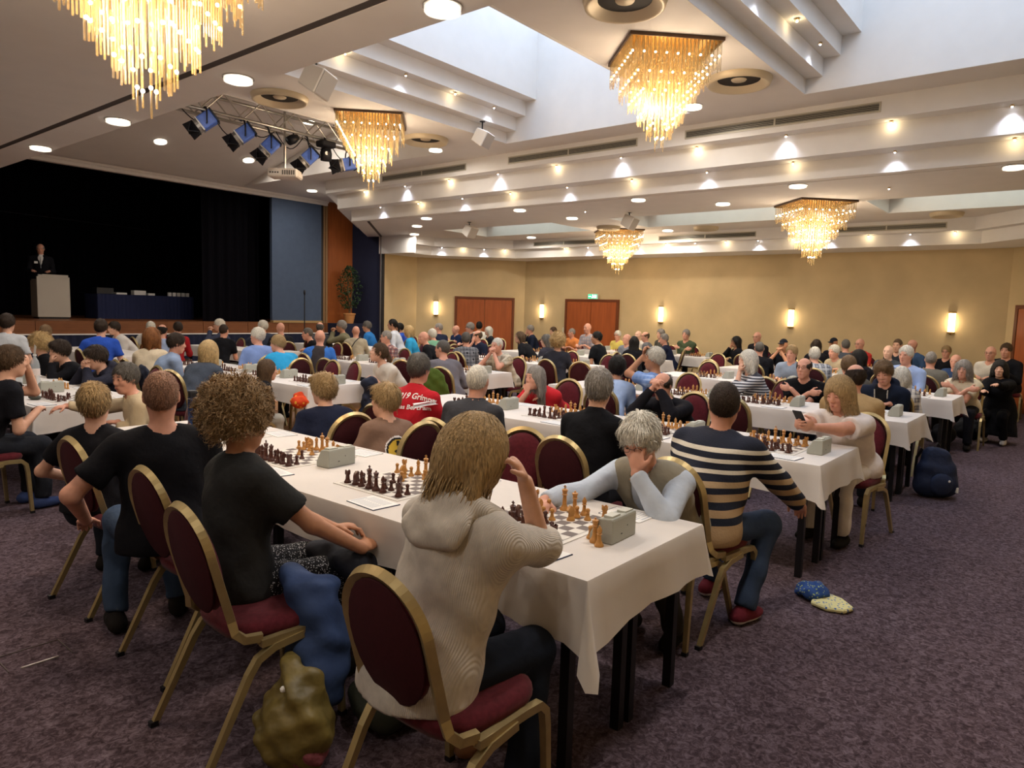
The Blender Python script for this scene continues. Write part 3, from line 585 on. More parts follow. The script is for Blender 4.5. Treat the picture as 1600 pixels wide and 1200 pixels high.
# ---------------------------------------------------------------- banquet chairs
M_GOLDT = mat('gold_tube', 'b09c6e', .4, .6, var=.08, vscale=20, spec=.5); M_MAR = mat('maroon_velvet', '561c24', .9, var=.18, vscale=60, sheen=.08, spec=.15); M_MARB = mat('maroon_back', '3f171d', .8, var=.12, vscale=60, spec=.2)
def make_chair_meshes():
    out = {}
    def arch(w, z1, n=24):
        pts = []
        zc = z1 - w                                          # semicircle centre height
        for k in range(n + 1): a = pi * k / n; pts.append((-w * cos(a), zc + w * sin(a)))
        return pts
    def bx(z): return -.205 - (z - .45) * .22                 # recline
    A = arch(.172, .93)
    side = [(-.11, .445), (-.17, .448), (-.20, .475), (-.207, .52)]
    L = [(x, .215 - .043 * k / 3, z) for k, (x, z) in enumerate(side)]; Rr = [(x, -y, z) for x, y, z in L][::-1]
    pts = L + [(bx(z), -y, z) for y, z in A] + Rr
    out['back_frame'] = MB().tube(pts, .0215, 4, flat=.85, ref=None).mesh('back_frame', M_GOLDT)
    def pad(off, th, m, name, k=1.0):
        n = 26; cz = .70; ring_ = []
        for i_ in range(n):
            a = 2 * pi * i_ / n; y = .157 * cos(a) * k; z = .715 + (.198 if sin(a) > 0 else .20) * sin(a) * k; ring_.append((y, z))
        vs = []; fs = []
        lay = [(0.0, .97), (th * .35, 1.0), (th * .8, .9), (th, .6)]
        for d, s_ in lay:
            for y, z in ring_: zz = .715 + (z - .715) * s_; vs.append((bx(zz) + off + d, y * s_, zz))
        for l in range(len(lay) - 1):
            for i_ in range(n): fs.append((l * n + i_, l * n + (i_ + 1) % n, (l + 1) * n + (i_ + 1) % n, (l + 1) * n + i_))
        fs.append(tuple(range(n))); fs.append(tuple(range((len(lay) - 1) * n, len(lay) * n))); return MB().add(vs, fs).mesh(name, m, True)
    out['backrest'] = pad(-.004, .05, M_MAR, 'backrest'); out['back_panel'] = pad(-.018, .012, M_MARB, 'back_panel', 1.02)
    n = 24; vs = []; fs = []; lay = [(.425, .96), (.45, 1.0), (.475, .98), (.49, .86), (.495, .5)]
    for z, s_ in lay:
        for i_ in range(n):
            a = 2 * pi * i_ / n; e_ = .55; cx = abs(cos(a)) ** e_ * (1 if cos(a) > 0 else -1); cy = abs(sin(a)) ** e_ * (1 if sin(a) > 0 else -1); vs.append((.015 + .215 * cx * s_, .215 * cy * s_ * (1 + .04 * cx), z))
    for l in range(len(lay) - 1):
        for i_ in range(n): fs.append((l * n + i_, l * n + (i_ + 1) % n, (l + 1) * n + (i_ + 1) % n, (l + 1) * n + i_))
    fs.append(tuple(range(n))); fs.append(tuple(range((len(lay) - 1) * n, len(lay) * n))); out['seat'] = MB().add(vs, fs).mesh('seat', M_MAR, True)
    for s_ in (-1, 1):
        out['front_leg%d' % s_] = MB().tube([(-.12, s_ * .222, .425), (.1, s_ * .222, .425), (.175, s_ * .222, .42), (.205, s_ * .222, .39), (.215, s_ * .222, .33), (.235, s_ * .225, 0)], [.02, .02, .02, .02, .019, .016], 4).mesh('leg', M_GOLDT)
        out['rear_leg%d' % s_] = MB().tube([(.05, s_ * .228, .412), (-.07, s_ * .228, .40), (-.135, s_ * .228, .37), (-.17, s_ * .228, .32), (-.335, s_ * .23, 0)], [.02, .02, .02, .019, .016], 4).mesh('leg', M_GOLDT)
    out['stretcher'] = MB().tube([(.0, -.215, .415), (.0, .215, .415)], .012, 6).tube([(-.12, -.215, .43), (-.12, .215, .43)], .012, 6).mesh('stretcher', M_GOLDT)
    out['cap_f'] = MB().box(.222, .25, -.014, .014, 0, .02).mesh('foot_cap', M_DARK); out['cap_r'] = MB().box(-.35, -.32, -.014, .014, 0, .02).mesh('foot_cap', M_DARK)
    return out
CM = make_chair_meshes(); N_CH = 0
def short(label, pre='chair of the ', most=16):
    w_ = (pre + label).split()[:most]
    while w_[-1].strip(',') in ('the', 'a', 'in', 'of', 'with', 'and', 'at', 'by', 'from', 'over', 'his', 'her', 'on', 'to', 'behind', 'before', 'under'): w_.pop()
    return ' '.join(w_).strip(',')
def chair(x, y, a, label, group='banquet chairs', detail=True):
    e = empty('banquet_chair', (x, y, 0), a); tag(e, label, 'chair', group)
    link('back_frame', CM['back_frame'], e); link('backrest', CM['backrest'], e); link('back_panel', CM['back_panel'], e); link('seat', CM['seat'], e)
    for s_ in (-1, 1):
        for q, cp in (('front_leg%d' % s_, 'cap_f'), ('rear_leg%d' % s_, 'cap_r')):
            l = link('leg', CM[q], e)
            if detail: link('foot_cap', CM[cp], l, (0, s_ * (.225 if cp == 'cap_f' else .23), 0))
    if detail: link('stretcher', CM['stretcher'], e)
    return e

# ---------------------------------------------------------------- tables and cloths
M_CLOTH = mat('white_tablecloth', 'd6cfc9', .8, var=.03, vscale=3, bump=.12, bscale=7, spec=.15); M_TTOP = mat('table_top_wood', '4a3a2e', .6); M_TLEG = mat('table_leg_black', '121013', .45, spec=.4)
ROWX = [2.0, 4.65, 7.30, 9.92, 12.55, 15.1]; TW = .90; ZT = .75
mleg = MB().box(-.02, .02, -.02, .02, 0, .71).mesh('leg', M_TLEG)
def cloth_mesh(W, Ln, seed, drop=.21, tips=None):
    """cloth over a W x Ln top, hanging on all sides, with flared corner tips"""
    rs = random.Random(seed); mb = MB(); z = .012; nx, ny = 5, max(6, int(Ln / .16)); tips = tips or [rs.uniform(.03, .12) for _ in range(4)]
    xs = [W * i_ / nx for i_ in range(nx + 1)]; ys = [Ln * i_ / ny for i_ in range(ny + 1)]
    mb.add([(x, y, z) for y in ys for x in xs], [(j * (nx + 1) + i_, j * (nx + 1) + i_ + 1, (j + 1) * (nx + 1) + i_ + 1, (j + 1) * (nx + 1) + i_) for j in range(ny) for i_ in range(nx)])
    per = []; nc = 5; cor = [(0, 0, -pi, -pi / 2), (W, 0, -pi / 2, 0), (W, Ln, 0, pi / 2), (0, Ln, pi / 2, pi)]
    for k in range(4):
        cx, cy, a0, a1 = cor[k]
        for q in range(nc + 1): a = a0 + (a1 - a0) * q / nc; t = 1 - abs(q - nc / 2) / (nc / 2); per.append((cx, cy, cos(a), sin(a), tips[k] * (.35 + .65 * t), .03 + .09 * t * (tips[k] / .1)))
        nxk = cor[(k + 1) % 4]; n_ = nx * 2 if k % 2 == 0 else ny * 2; na = a1; D_ = (W if k % 2 == 0 else Ln)
        for q in range(1, n_): u_ = q / n_; e0 = math.exp(-u_ * D_ / .22); e1 = math.exp(-(1 - u_) * D_ / .22); per.append((cx + (nxk[0] - cx) * u_, cy + (nxk[1] - cy) * u_, cos(na), sin(na), .35 * (tips[k] * e0 + tips[(k + 1) % 4] * e1), .016 + .012 * sin(q * 1.1 + seed)))
    m = len(per); lay = [0, .04, .35, .7, 1.0]; V = []
    for li, t in enumerate(lay):
        for i_, (x, y, nx_, ny_, ex, fl) in enumerate(per):
            o_ = (.004 if li else 0) + fl * t ** 1.2 + t * .006 * sin(i_ * 2.3 + seed); V.append((x + nx_ * o_, y + ny_ * o_, z - (drop + ex) * t))
    mb.add(V, [(l * m + i_, l * m + (i_ + 1) % m, (l + 1) * m + (i_ + 1) % m, (l + 1) * m + i_) for l in range(len(lay) - 1) for i_ in range(m)])
    return mb.mesh('tablecloth', M_CLOTH, True)
RN = ['first row', 'second row', 'third row', 'fourth row', 'fifth row', 'last row']
BL = [(1.28, 5.35), (6.75, 10.75), (12.1, 15.0)]; BNm = ['by the near aisle', 'in the middle block', 'in the block by the stage']
TABLES = [(r_, b_) for r_ in range(6) for b_ in range(2)] + [(r_, 2) for r_ in (1, 2, 3)]
for (ri, bi) in TABLES:
    x0 = ROWX[ri]; y0, y1 = BL[bi]; Ln = (y1 - y0) / 2
    if ri == 5 and bi == 1: y1 = 10.2; Ln = (y1 - y0) / 2
    for q in range(2):
        for h in range(2):
            e = empty('folding_table', (x0 + .225 + h * .45, y0 + Ln * (q + .5), 0)); tag(e, 'black-legged table, %s %s, %s %s' % (RN[ri], BNm[bi], 'near' if q == 0 else 'far', 'front half' if h == 0 else 'back half'), 'table', 'tables under the white cloths')
            MB().box(-.222, .222, -Ln / 2 + .005, Ln / 2 - .005, .71, ZT).obj('table_top', M_TTOP, e)
            for sx in (-1, 1):
                for sy in (-1, 1): link('leg', mleg, e, (sx * .185, sy * (Ln / 2 - .09), 0))
    o = link('tablecloth', cloth_mesh(TW + .02, y1 - y0 + .02, ri * 7 + bi, tips=[.14, .03, .06, .06] if (ri, bi) == (0, 0) else None), None, (x0 - .01, y0 - .01, ZT)); tag(o, 'white paper-like cloth over the %s of tables %s' % (RN[ri], BNm[bi]), 'tablecloth', 'white tablecloths')

# ---------------------------------------------------------------- chess sets
M_LW = mat('light_wood', 'c08a4a', .4, var=.12, vscale=60, spec=.4); M_DW = mat('dark_wood', '4a2418', .35, var=.15, vscale=60, spec=.45)
M_BW = mat('board_light', 'ded8cf', .6); M_BD = mat('board_dark', '6f6460', .6); M_CLK = mat('clock_grey', 'a9aaa0', .55); M_CLKD = mat('clock_button', 'c4c4ba', .5); M_PAP = mat('paper', 'eceae6', .7); M_INK = mat('print_grey', '8d9099', .8); M_INKB = mat('clip_navy', '2a3350', .6)
SQ = .055
def board_mesh():
    mb = MB(); h = 4 * SQ; b_ = h + .028; z = .0035
    mb.box(-b_, b_, -b_, b_, 0, .003)
    for i_ in range(8):
        for j in range(8):
            mb.cur = 1 if (i_ + j) % 2 == 0 else 0
            x, y = -h + i_ * SQ, -h + j * SQ; mb.add([(x, y, z), (x + SQ, y, z), (x + SQ, y + SQ, z), (x, y + SQ, z)], [(0, 1, 2, 3)])
    mb.cur = 1
    for k in range(4): mb.add([(-h - .004, -h - .004, z), (h + .004, -h - .004, z), (h + .004, -h - .002, z), (-h - .004, -h - .002, z)], [(0, 1, 2, 3)], Matrix.Rotation(k * pi / 2, 4, 'Z'))
    return mb.mesh('chess_board', [M_BW, M_BD])
BM = board_mesh()
PROF = {'pawn': [(.0145, 0), (.0145, .005), (.011, .009), (.0075, .016), (.006, .027), (.009, .029), (.006, .031), (.0088, .036), (.0088, .041), (.005, .046), (.0005, .047)],
 'rook': [(.0165, 0), (.0165, .006), (.013, .01), (.0098, .018), (.0088, .036), (.0125, .041), (.0125, .053), (.0085, .053), (.0085, .049), (.0005, .049)],
 'bishop': [(.0165, 0), (.0165, .006), (.0125, .011), (.008, .02), (.0063, .04), (.0105, .043), (.0066, .046), (.0098, .055), (.0065, .065), (.0028, .069), (.003, .072), (.0005, .074)],
 'queen': [(.0185, 0), (.0185, .007), (.014, .012), (.0088, .024), (.007, .055), (.012, .059), (.008, .063), (.0125, .079), (.0095, .081), (.0035, .083), (.0045, .087), (.0005, .09)],
 'king': [(.019, 0), (.019, .007), (.0145, .012), (.0092, .024), (.0075, .06), (.0125, .064), (.0085, .068), (.0125, .084), (.006, .089), (.003, .09), (.0005, .091)]}
def piece_mesh(k, m, n=12):
    if k == 'knight':
        mb = MB().lathe([(.0165, 0), (.0165, .006), (.0125, .011), (.0105, .016), (.0005, .017)], n)
        pr = [(-.010, .014), (.010, .014), (.008, .026), (.012, .034), (.019, .036), (.021, .042), (.012, .053), (.006, .060), (.002, .056), (-.006, .052), (-.012, .040), (-.012, .026)]
        M = Matrix.Rotation(pi / 2, 4, 'X') @ Matrix.Translation((0, 0, -.006)); mb.prism(pr, 0, .012, M)
    else:
        mb = MB().lathe(PROF[k], n)
        if k == 'king': mb.box(-.002, .002, -.002, .002, .09, .103).box(-.002, .002, -.006, .006, .095, .099)
        if k == 'rook':
            for q in range(4): mb.cbox(.0105, 0, .055, .004, .007, .005, Matrix.Rotation(q * pi / 2, 4, 'Z'))
    mb.v = [(x * 1.14, y * 1.14, z * 1.14) for x, y, z in mb.v]; return mb.mesh(k, m, False)
PM = {(k, c): piece_mesh(k, m) for k in ('pawn', 'rook', 'knight', 'bishop', 'queen', 'king') for c, m in (('light', M_LW), ('dark', M_DW))}
for me in PM.values():
    me.shade_smooth()
    try: me.set_sharp_from_angle(angle=R_(50))
    except Exception: pass
BACK = ['rook', 'knight', 'bishop', 'queen', 'king', 'bishop', 'knight', 'rook']
def clock_mesh():
    mb = MB(); w_ = .1
    pr = [(-.055, 0), (.05, 0), (.05, .03), (.012, .098), (-.05, .105), (-.055, .098)]      # profile in local y(depth),z
    M = Matrix(((0, 0, 1, -w_), (1, 0, 0, 0), (0, 1, 0, 0), (0, 0, 0, 1))); mb.prism(pr, 0, 2 * w_, M); return mb.mesh('case', M_CLK, bevel=.004)
CKM = clock_mesh(); CKB = MB().box(-.032, .032, -.045, -.005, .0, .011).mesh('button', M_CLKD); CKS = MB().add([(-.07, .0515, .036), (.07, .0515, .036), (.07, .0185, .092), (-.07, .0185, .092)], [(0, 1, 2, 3)]).mesh('display', mat('lcd', '7d8a78', .3))
CKN = MB().box(-.03, -.02, -.0563, -.0555, .03, .034).box(.02, .024, -.0563, -.0555, .055, .06).mesh('rear_label', M_DARK)
def sheet_mesh(edge):
    mb = MB().box(-.074, .074, -.105, .105, .001, .003); mb.cur = 1
    for k in range(9): mb.add([(-.06, -.07 + k * .017, .0034), (-.003, -.07 + k * .017, .0034), (-.003, -.064 + k * .017, .0034), (-.06, -.064 + k * .017, .0034)], [(0, 1, 2, 3)]).add([(.004, -.07 + k * .017, .0034), (.06, -.07 + k * .017, .0034), (.06, -.064 + k * .017, .0034), (.004, -.064 + k * .017, .0034)], [(0, 1, 2, 3)])
    mb.add([(-.06, .085, .0034), (.03, .085, .0034), (.03, .095, .0034), (-.06, .095, .0034)], [(0, 1, 2, 3)]); mb.cur = 2
    if edge: mb.box(-.076, -.074, -.105, .105, 0, .0035).box(-.076, .076, -.109, -.105, 0, .0035)
    return mb.mesh('score_sheet', [M_PAP, mat('form_print', 'b9bdc6', .8), M_INKB])
SHM = sheet_mesh(True)
N_PIECE = 0; rest = {'light': MB(), 'dark': MB()}
def put_piece(kind, colr, bx, by, col_, row_, bdesc, single):
    """col_ 0..7 along y, row_ 0..7 along x from the dark (near) side"""
    x = bx - 3.5 * SQ + row_ * SQ + random.uniform(-.004, .004); y = by - 3.5 * SQ + col_ * SQ + random.uniform(-.004, .004); z = ZT + .016
    rz = (0 if colr == 'dark' else pi) + random.uniform(-.4, .4)
    if single:
        o = link('chess_' + kind, PM[(kind, colr)], None, (x, y, z), (0, 0, rz)); tag(o, '%s wood %s on the board %s' % (colr, kind, bdesc), 'chess piece', 'chess pieces on the board ' + bdesc)
        return o
    mb = rest[colr]; M = Matrix.Translation((x, y, z)) @ Matrix.Rotation(rz, 4, 'Z')
    if kind == 'pawn': mb.lathe([(.0145, 0), (.006, .02), (.0088, .038), (.001, .047)], 6, M)
    elif kind in ('king', 'queen'): mb.lathe([(.019, 0), (.008, .03), (.0125, .08), (.001, .1)], 6, M)
    else: mb.lathe([(.0165, 0), (.009, .02), (.011, .05), (.004, .065)], 6, M)
def setup(ri, k, yb, desc, single, moved=(), skip=(), seed=0, sheets=True):
    bx = ROWX[ri] + .45; z = ZT + .0125
    rs = random.Random(seed)
    o = link('chess_board', BM, None, (bx, yb, z)); tag(o, 'roll-up chess board ' + desc, 'chess board', 'chess boards')
    c = empty('chess_clock', (bx + rs.uniform(-.03, .03), yb - .335, z), rs.uniform(-.08, .08)); tag(c, 'grey chess clock beside the board ' + desc, 'chess clock', 'chess clocks')
    link('case', CKM, c); link('button', CKB, c, (-.055, 0, .101)); link('button', CKB, c, (.055, 0, .099)); link('display', CKS, c); link('rear_label', CKN, c)
    if sheets:
        for s_ in (-1, 1):
            p = link('score_sheet', SHM, None, (bx + s_ * .345, yb - .22 + rs.uniform(-.06, .06), z), (0, 0, rs.uniform(-.15, .15) + (0 if s_ < 0 else pi) + pi / 2 * 0)); tag(p, 'score sheet, %s side, board %s' % ('near' if s_ < 0 else 'far', desc), 'paper', 'score sheets')
    for j in range(8):
        for colr, r0, r1 in (('dark', 0, 1), ('light', 7, 6)):
            for kind, rw in ((BACK[j], r0), ('pawn', r1)):
                key = (colr, kind, j)
                if key in skip: continue
                mv = dict(moved).get(key)
                cc, rr = mv if mv else (j, rw)
                put_piece(kind, colr, bx, yb, cc, rr, desc, single)
BY = [1.80 + .93 * k for k in range(4)]; BY2 = [7.2 + .93 * k for k in range(4)]
open_a = [(('dark', 'pawn', 3), (3, 3)), (('light', 'pawn', 3), (3, 4)), (('light', 'pawn', 4), (4, 4)), (('dark', 'knight', 6), (5, 2)), (('light', 'knight', 1), (2, 5)), (('dark', 'pawn', 4), (4, 2)), (('light', 'knight', 6), (5, 5)), (('dark', 'bishop', 2), (6, 4))]
open_b = [(('dark', 'pawn', 4), (4, 3)), (('light', 'pawn', 4), (4, 4)), (('light', 'knight', 6), (5, 5)), (('dark', 'knight', 1), (2, 2))]
open_c = [(('dark', 'pawn', 2), (2, 3)), (('light', 'pawn', 4), (4, 4)), (('light', 'pawn', 3), (3, 5))]
sk1 = [('light', 'pawn', 0), ('dark', 'pawn', 7), ('dark', 'pawn', 0), ('light', 'bishop', 5), ('dark', 'knight', 1), ('dark', 'pawn', 2), ('light', 'pawn', 6)]
DESC = {(0, 0): 'between the grey cardigan and the white-haired man', (0, 1): 'left of the grey cardigan', (0, 2): 'in front of the curly-haired woman', (0, 3): 'behind the curly-haired woman',
 (1, 0): 'in front of the woman holding a phone', (1, 1): 'in front of the man with clasped hands', (1, 2): 'behind the black jacket of the second row', (1, 3): 'in front of the red-shirted woman',
 (2, 0): 'in front of the navy hoodie man', (2, 1): 'in front of the man with crossed arms', (2, 2): 'left of the man with crossed arms, third row', (2, 3): 'at the aisle end of the third row',
 (3, 0): 'in front of the cream-shirted woman', (3, 1): 'second on the fourth row', (3, 2): 'third on the fourth row', (3, 3): 'at the aisle end of the fourth row'}
for k in range(4):
    setup(0, k, BY[k], DESC[(0, k)], True, open_a if k == 0 else open_b if k == 1 else open_c, sk1 if k == 0 else (), seed=k)
for k in range(4): setup(1, k, BY[k] - .05, DESC[(1, k)], True, open_c if k % 2 else open_b, (), seed=10 + k)
for k in range(2): setup(2, k, BY[k], DESC[(2, k)], True, open_b if k % 2 else (), (), seed=20 + k)
B2N = ['at the aisle end', 'second from the aisle', 'third from the aisle', 'at the stage end']
setup(0, 0, BY2[0], 'with the water bottle before the boys on the left', False, open_b, (), 30)
for ri in range(6):
    for k in range(4):
        if ri == 2 and k > 1: setup(2, k, BY[k], DESC[(2, k)], False, (), (), 40 + k)
        if ri >= 3: setup(ri, k, BY[k], DESC.get((ri, k), B2N[k] + ', near block, ' + RN[ri]), False, open_c if k % 2 else (), (), 50 + ri * 4 + k, sheets=ri < 4)
        if not (ri == 0 and k == 0): setup(ri, k, BY2[k], B2N[k] + ', middle block, ' + RN[ri], False, open_b if k % 2 else (), (), 80 + ri * 4 + k, sheets=ri < 3)
for colr, m_ in (('light', M_LW), ('dark', M_DW)):
    o = rest[colr].obj('chess_pieces', m_, None); tag(o, '%s wooden chess pieces on the boards of the rows farther back' % colr, 'chess pieces', kind='stuff')

# ---------------------------------------------------------------- people: implicit surface builder
def V3(*a): return np.array(a, np.float32)
def nrm(v): v = np.asarray(v, np.float32); return v / max(1e-9, float(np.linalg.norm(v)))
class Sdf:
    def __init__(s): s.p = []; s.fine = []
    def cap(s, a, b, ra, rb=None, k=.03, cut=False, op='u', cuta=False): s.p.append(('c', V3(*a), V3(*b), ra, ra if rb is None else rb, k, cut, op, cuta)); return s
    def ell(s, c, r, B=None, k=.03, op='u', fn=None): s.p.append(('e', V3(*c), V3(*r), np.eye(3, dtype=np.float32) if B is None else np.array(B, np.float32), k, op, fn)); return s
    def bounds(s):
        lo = V3(9, 9, 9); hi = -lo
        for p in s.p:
            if p[0] == 'c' and p[7] == 'u': r = max(p[3], p[4]); lo = np.minimum(lo, np.minimum(p[1], p[2]) - r); hi = np.maximum(hi, np.maximum(p[1], p[2]) + r)
            elif p[0] == 'e' and p[5] == 'u': r = float(max(p[2])); lo = np.minimum(lo, p[1] - r); hi = np.maximum(hi, p[1] + r)
        return lo - .04, hi + .04
    def mesh(s, h, hf=None, wr=None, post=None):
        lo, hi = s.bounds(); ax = []
        for d in range(3):
            x = lo[d]; g = [x]
            iv = [(c[d] - r, c[d] + r) for c, r in s.fine]
            while x < hi[d]:
                f = hf and any(a - .01 <= x <= b for a, b in iv); x += hf if f else h; g.append(x)
            ax.append(np.array(g, np.float32))
        D = np.full([len(a) for a in ax], .5, np.float32)
        for p in s.p:
            k = p[5] if p[0] == 'c' else p[4]; op = p[7] if p[0] == 'c' else p[5]
            if p[0] == 'c': r = max(p[3], p[4]); l = np.minimum(p[1], p[2]) - r; u = np.maximum(p[1], p[2]) + r
            else: r = float(max(p[2])); l = p[1] - r; u = p[1] + r
            mg = k + .035
            sl = tuple(slice(max(0, int(np.searchsorted(ax[d], l[d] - mg)) - 1), int(np.searchsorted(ax[d], u[d] + mg)) + 1) for d in range(3))
            X = ax[0][sl[0]][:, None, None]; Y = ax[1][sl[1]][None, :, None]; Z = ax[2][sl[2]][None, None, :]
            if X.size == 0 or Y.size == 0 or Z.size == 0: continue
            if p[0] == 'c':
                a = p[1]; ba = p[2] - a; L2 = max(1e-9, float(ba @ ba)); x, y, z = X - a[0], Y - a[1], Z - a[2]
                t0 = (x * ba[0] + y * ba[1] + z * ba[2]) / L2; t = np.clip(t0, 0, 1)
                d = np.sqrt((x - t * ba[0]) ** 2 + (y - t * ba[1]) ** 2 + (z - t * ba[2]) ** 2) - (p[3] + t * (p[4] - p[3]))
                if p[6]: d = np.maximum(d, (t0 - 1) * math.sqrt(L2))
                if p[8]: d = np.maximum(d, -t0 * math.sqrt(L2))
            else:
                c, rr, B = p[1], p[2], p[3]; x, y, z = X - c[0], Y - c[1], Z - c[2]
                q = [(x * B[i][0] + y * B[i][1] + z * B[i][2]) for i in range(3)]
                k0 = np.sqrt(sum((q[i] / rr[i]) ** 2 for i in range(3))); k1 = np.sqrt(sum((q[i] / rr[i] ** 2) ** 2 for i in range(3))) + 1e-6
                d = k0 * (k0 - 1) / k1
                d = np.where(k0 < 1e-3, -float(min(rr)), d)
                if p[6] is not None: d = p[6](d, q)
            o = D[sl]
            if op == 'u': hh = np.clip(.5 + .5 * (o - d) / k, 0, 1); D[sl] = o + (d - o) * hh - k * hh * (1 - hh)
            elif op == 's': hh = np.clip(.5 - .5 * (o + d) / k, 0, 1); D[sl] = o + (-d - o) * hh + k * hh * (1 - hh)
        if wr: 
            X, Y, Z = ax[0][:, None, None], ax[1][None, :, None], ax[2][None, None, :]
            a, fq, ph = wr; D += a * (np.sin(fq * (X * 1.0 + .6 * Z) + ph) * np.sin(fq * (Y * .9 - .5 * Z) + ph * 2) + .6 * np.sin(fq * 1.9 * (Z + .4 * X) + ph * 3) * np.sin(fq * 1.3 * (Y - .3 * X) + ph))
        if post is not None: D = post(D, ax)
        return surfnet(D, ax)
def surfnet(D, ax):
    D = np.where(D == 0, 1e-6, D); ins = D < 0; nx, ny, nz = D.shape
    cnt = np.zeros((nx - 1, ny - 1, nz - 1), np.int8)
    for a in (0, 1):
        for b in (0, 1):
            for c in (0, 1): cnt += ins[a:nx - 1 + a, b:ny - 1 + b, c:nz - 1 + c]
    act = (cnt > 0) & (cnt < 8); I, J, K = np.nonzero(act); n = len(I)
    vid = np.full(act.shape, -1, np.int32); vid[I, J, K] = np.arange(n)
    P = np.zeros((n, 3)); C = np.zeros(n)
    for axis in range(3):
        for u in (0, 1):
            for v in (0, 1):
                o = [0, 0, 0]; oth = [d for d in range(3) if d != axis]; o[oth[0]] = u; o[oth[1]] = v
                i0, j0, k0 = I + o[0], J + o[1], K + o[2]; e = [0, 0, 0]; e[axis] = 1
                d0 = D[i0, j0, k0]; d1 = D[i0 + e[0], j0 + e[1], k0 + e[2]]; m = (d0 < 0) != (d1 < 0)
                t = np.where(m, d0 / np.where(m, d0 - d1, 1), 0)
                q = [ax[0][i0], ax[1][j0], ax[2][k0]]; q1 = [ax[0][i0 + e[0]], ax[1][j0 + e[1]], ax[2][k0 + e[2]]]
                for d in range(3): P[:, d] += np.where(m, q[d] + t * (q1[d] - q[d]), 0)
                C += m
    P /= C[:, None]; F = []
    for axis in range(3):
        sl0 = [slice(1, s - 1) for s in D.shape]; sl0[axis] = slice(0, D.shape[axis] - 1); sl1 = list(sl0); sl1[axis] = slice(1, D.shape[axis])
        a = ins[tuple(sl0)]; b = ins[tuple(sl1)]; m = a != b; idx = np.nonzero(m); base = [idx[d] + (0 if d == axis else 1) for d in range(3)]
        oth = [(axis + 1) % 3, (axis + 2) % 3]; qs = []
        for (du, dv) in ((0, 0), (-1, 0), (-1, -1), (0, -1)):
            ii = [x.copy() for x in base]; ii[oth[0]] = ii[oth[0]] + du; ii[oth[1]] = ii[oth[1]] + dv; qs.append(vid[ii[0], ii[1], ii[2]])
        q = np.stack(qs, 1); fl = a[m]; q[~fl] = q[~fl][:, ::-1]; F.append(q)
    return P, np.concatenate(F) if F else np.zeros((0, 4), int)
def np_mesh(name, P, F, m):
    me = bpy.data.meshes.new(name); me.vertices.add(len(P)); me.vertices.foreach_set('co', np.asarray(P, np.float32).ravel()); nf = len(F)
    me.loops.add(nf * 4); me.loops.foreach_set('vertex_index', np.asarray(F, np.int32).ravel()); me.polygons.add(nf)
    me.polygons.foreach_set('loop_start', np.arange(0, nf * 4, 4, dtype=np.int32)); me.polygons.foreach_set('loop_total', np.full(nf, 4, np.int32)); me.update(calc_edges=True); me.shade_smooth(); me.materials.append(m); return me

def rot(axis, a):
    x, y, z = nrm(axis); c, s = cos(a), sin(a); C = 1 - c
    return np.array([[c + x * x * C, x * y * C - z * s, x * z * C + y * s], [y * x * C + z * s, c + y * y * C, y * z * C - x * s], [z * x * C - y * s, z * y * C + x * s, c + z * z * C]], np.float32)
class Pose: pass
def ik(S, T, l1, l2, pole):
    S, T = np.array(S, np.float32), np.array(T, np.float32); d = T - S; L = float(np.linalg.norm(d)); mx = (l1 + l2) * .995
    if L > mx: T = S + d / L * mx; d = T - S; L = mx
    a = (l1 * l1 - l2 * l2 + L * L) / (2 * L); h = math.sqrt(max(0, l1 * l1 - a * a)); u = d / L; p = np.array(pole, np.float32); p = p - u * float(p @ u); p = nrm(p)
    return S + u * a + p * h, T
def solve_pose(hz=None, lean=None, s=1.0, side=0.0, twist=0.0, hyaw=0.0, hpitch=0.0, hroll=0.0, stand=False, neckk=.55):
    """seated skeleton, facing +x, origin on the floor under the pelvis"""
    p = Pose(); p.s = s; pz = (.55 if not stand else .95) * s
    def head_z(th): return pz + (.50 * cos(th) + .175 * cos(th * neckk)) * s
    if lean is None:
        a, b = 0.0, 1.35
        for _ in range(30):
            m = (a + b) / 2
            if head_z(m) > hz: a = m
            else: b = m
        lean = (a + b) / 2
    p.lean = lean
    p.P = V3(0, 0, pz); u = V3(sin(lean), 0, cos(lean)); u = rot((1, 0, 0), -side) @ u; p.u = u; l = rot((0, 0, 1), twist) @ V3(0, 1, 0); l = nrm(l - u * float(l @ u)); f = np.cross(l, u); p.f, p.l = f, l
    p.N = p.P + u * .50 * s; un = nrm(V3(sin(lean * neckk), float(u[1]) * .5, cos(lean * neckk))); p.H = p.N + un * .175 * s
    Bz = rot((0, 0, 1), hyaw); By = rot((0, 1, 0), hpitch); Bx = rot((1, 0, 0), hroll); Hm = Bz @ By @ Bx
    p.hf, p.hl, p.hu = Hm @ V3(1, 0, 0), Hm @ V3(0, 1, 0), Hm @ V3(0, 0, 1)
    return p
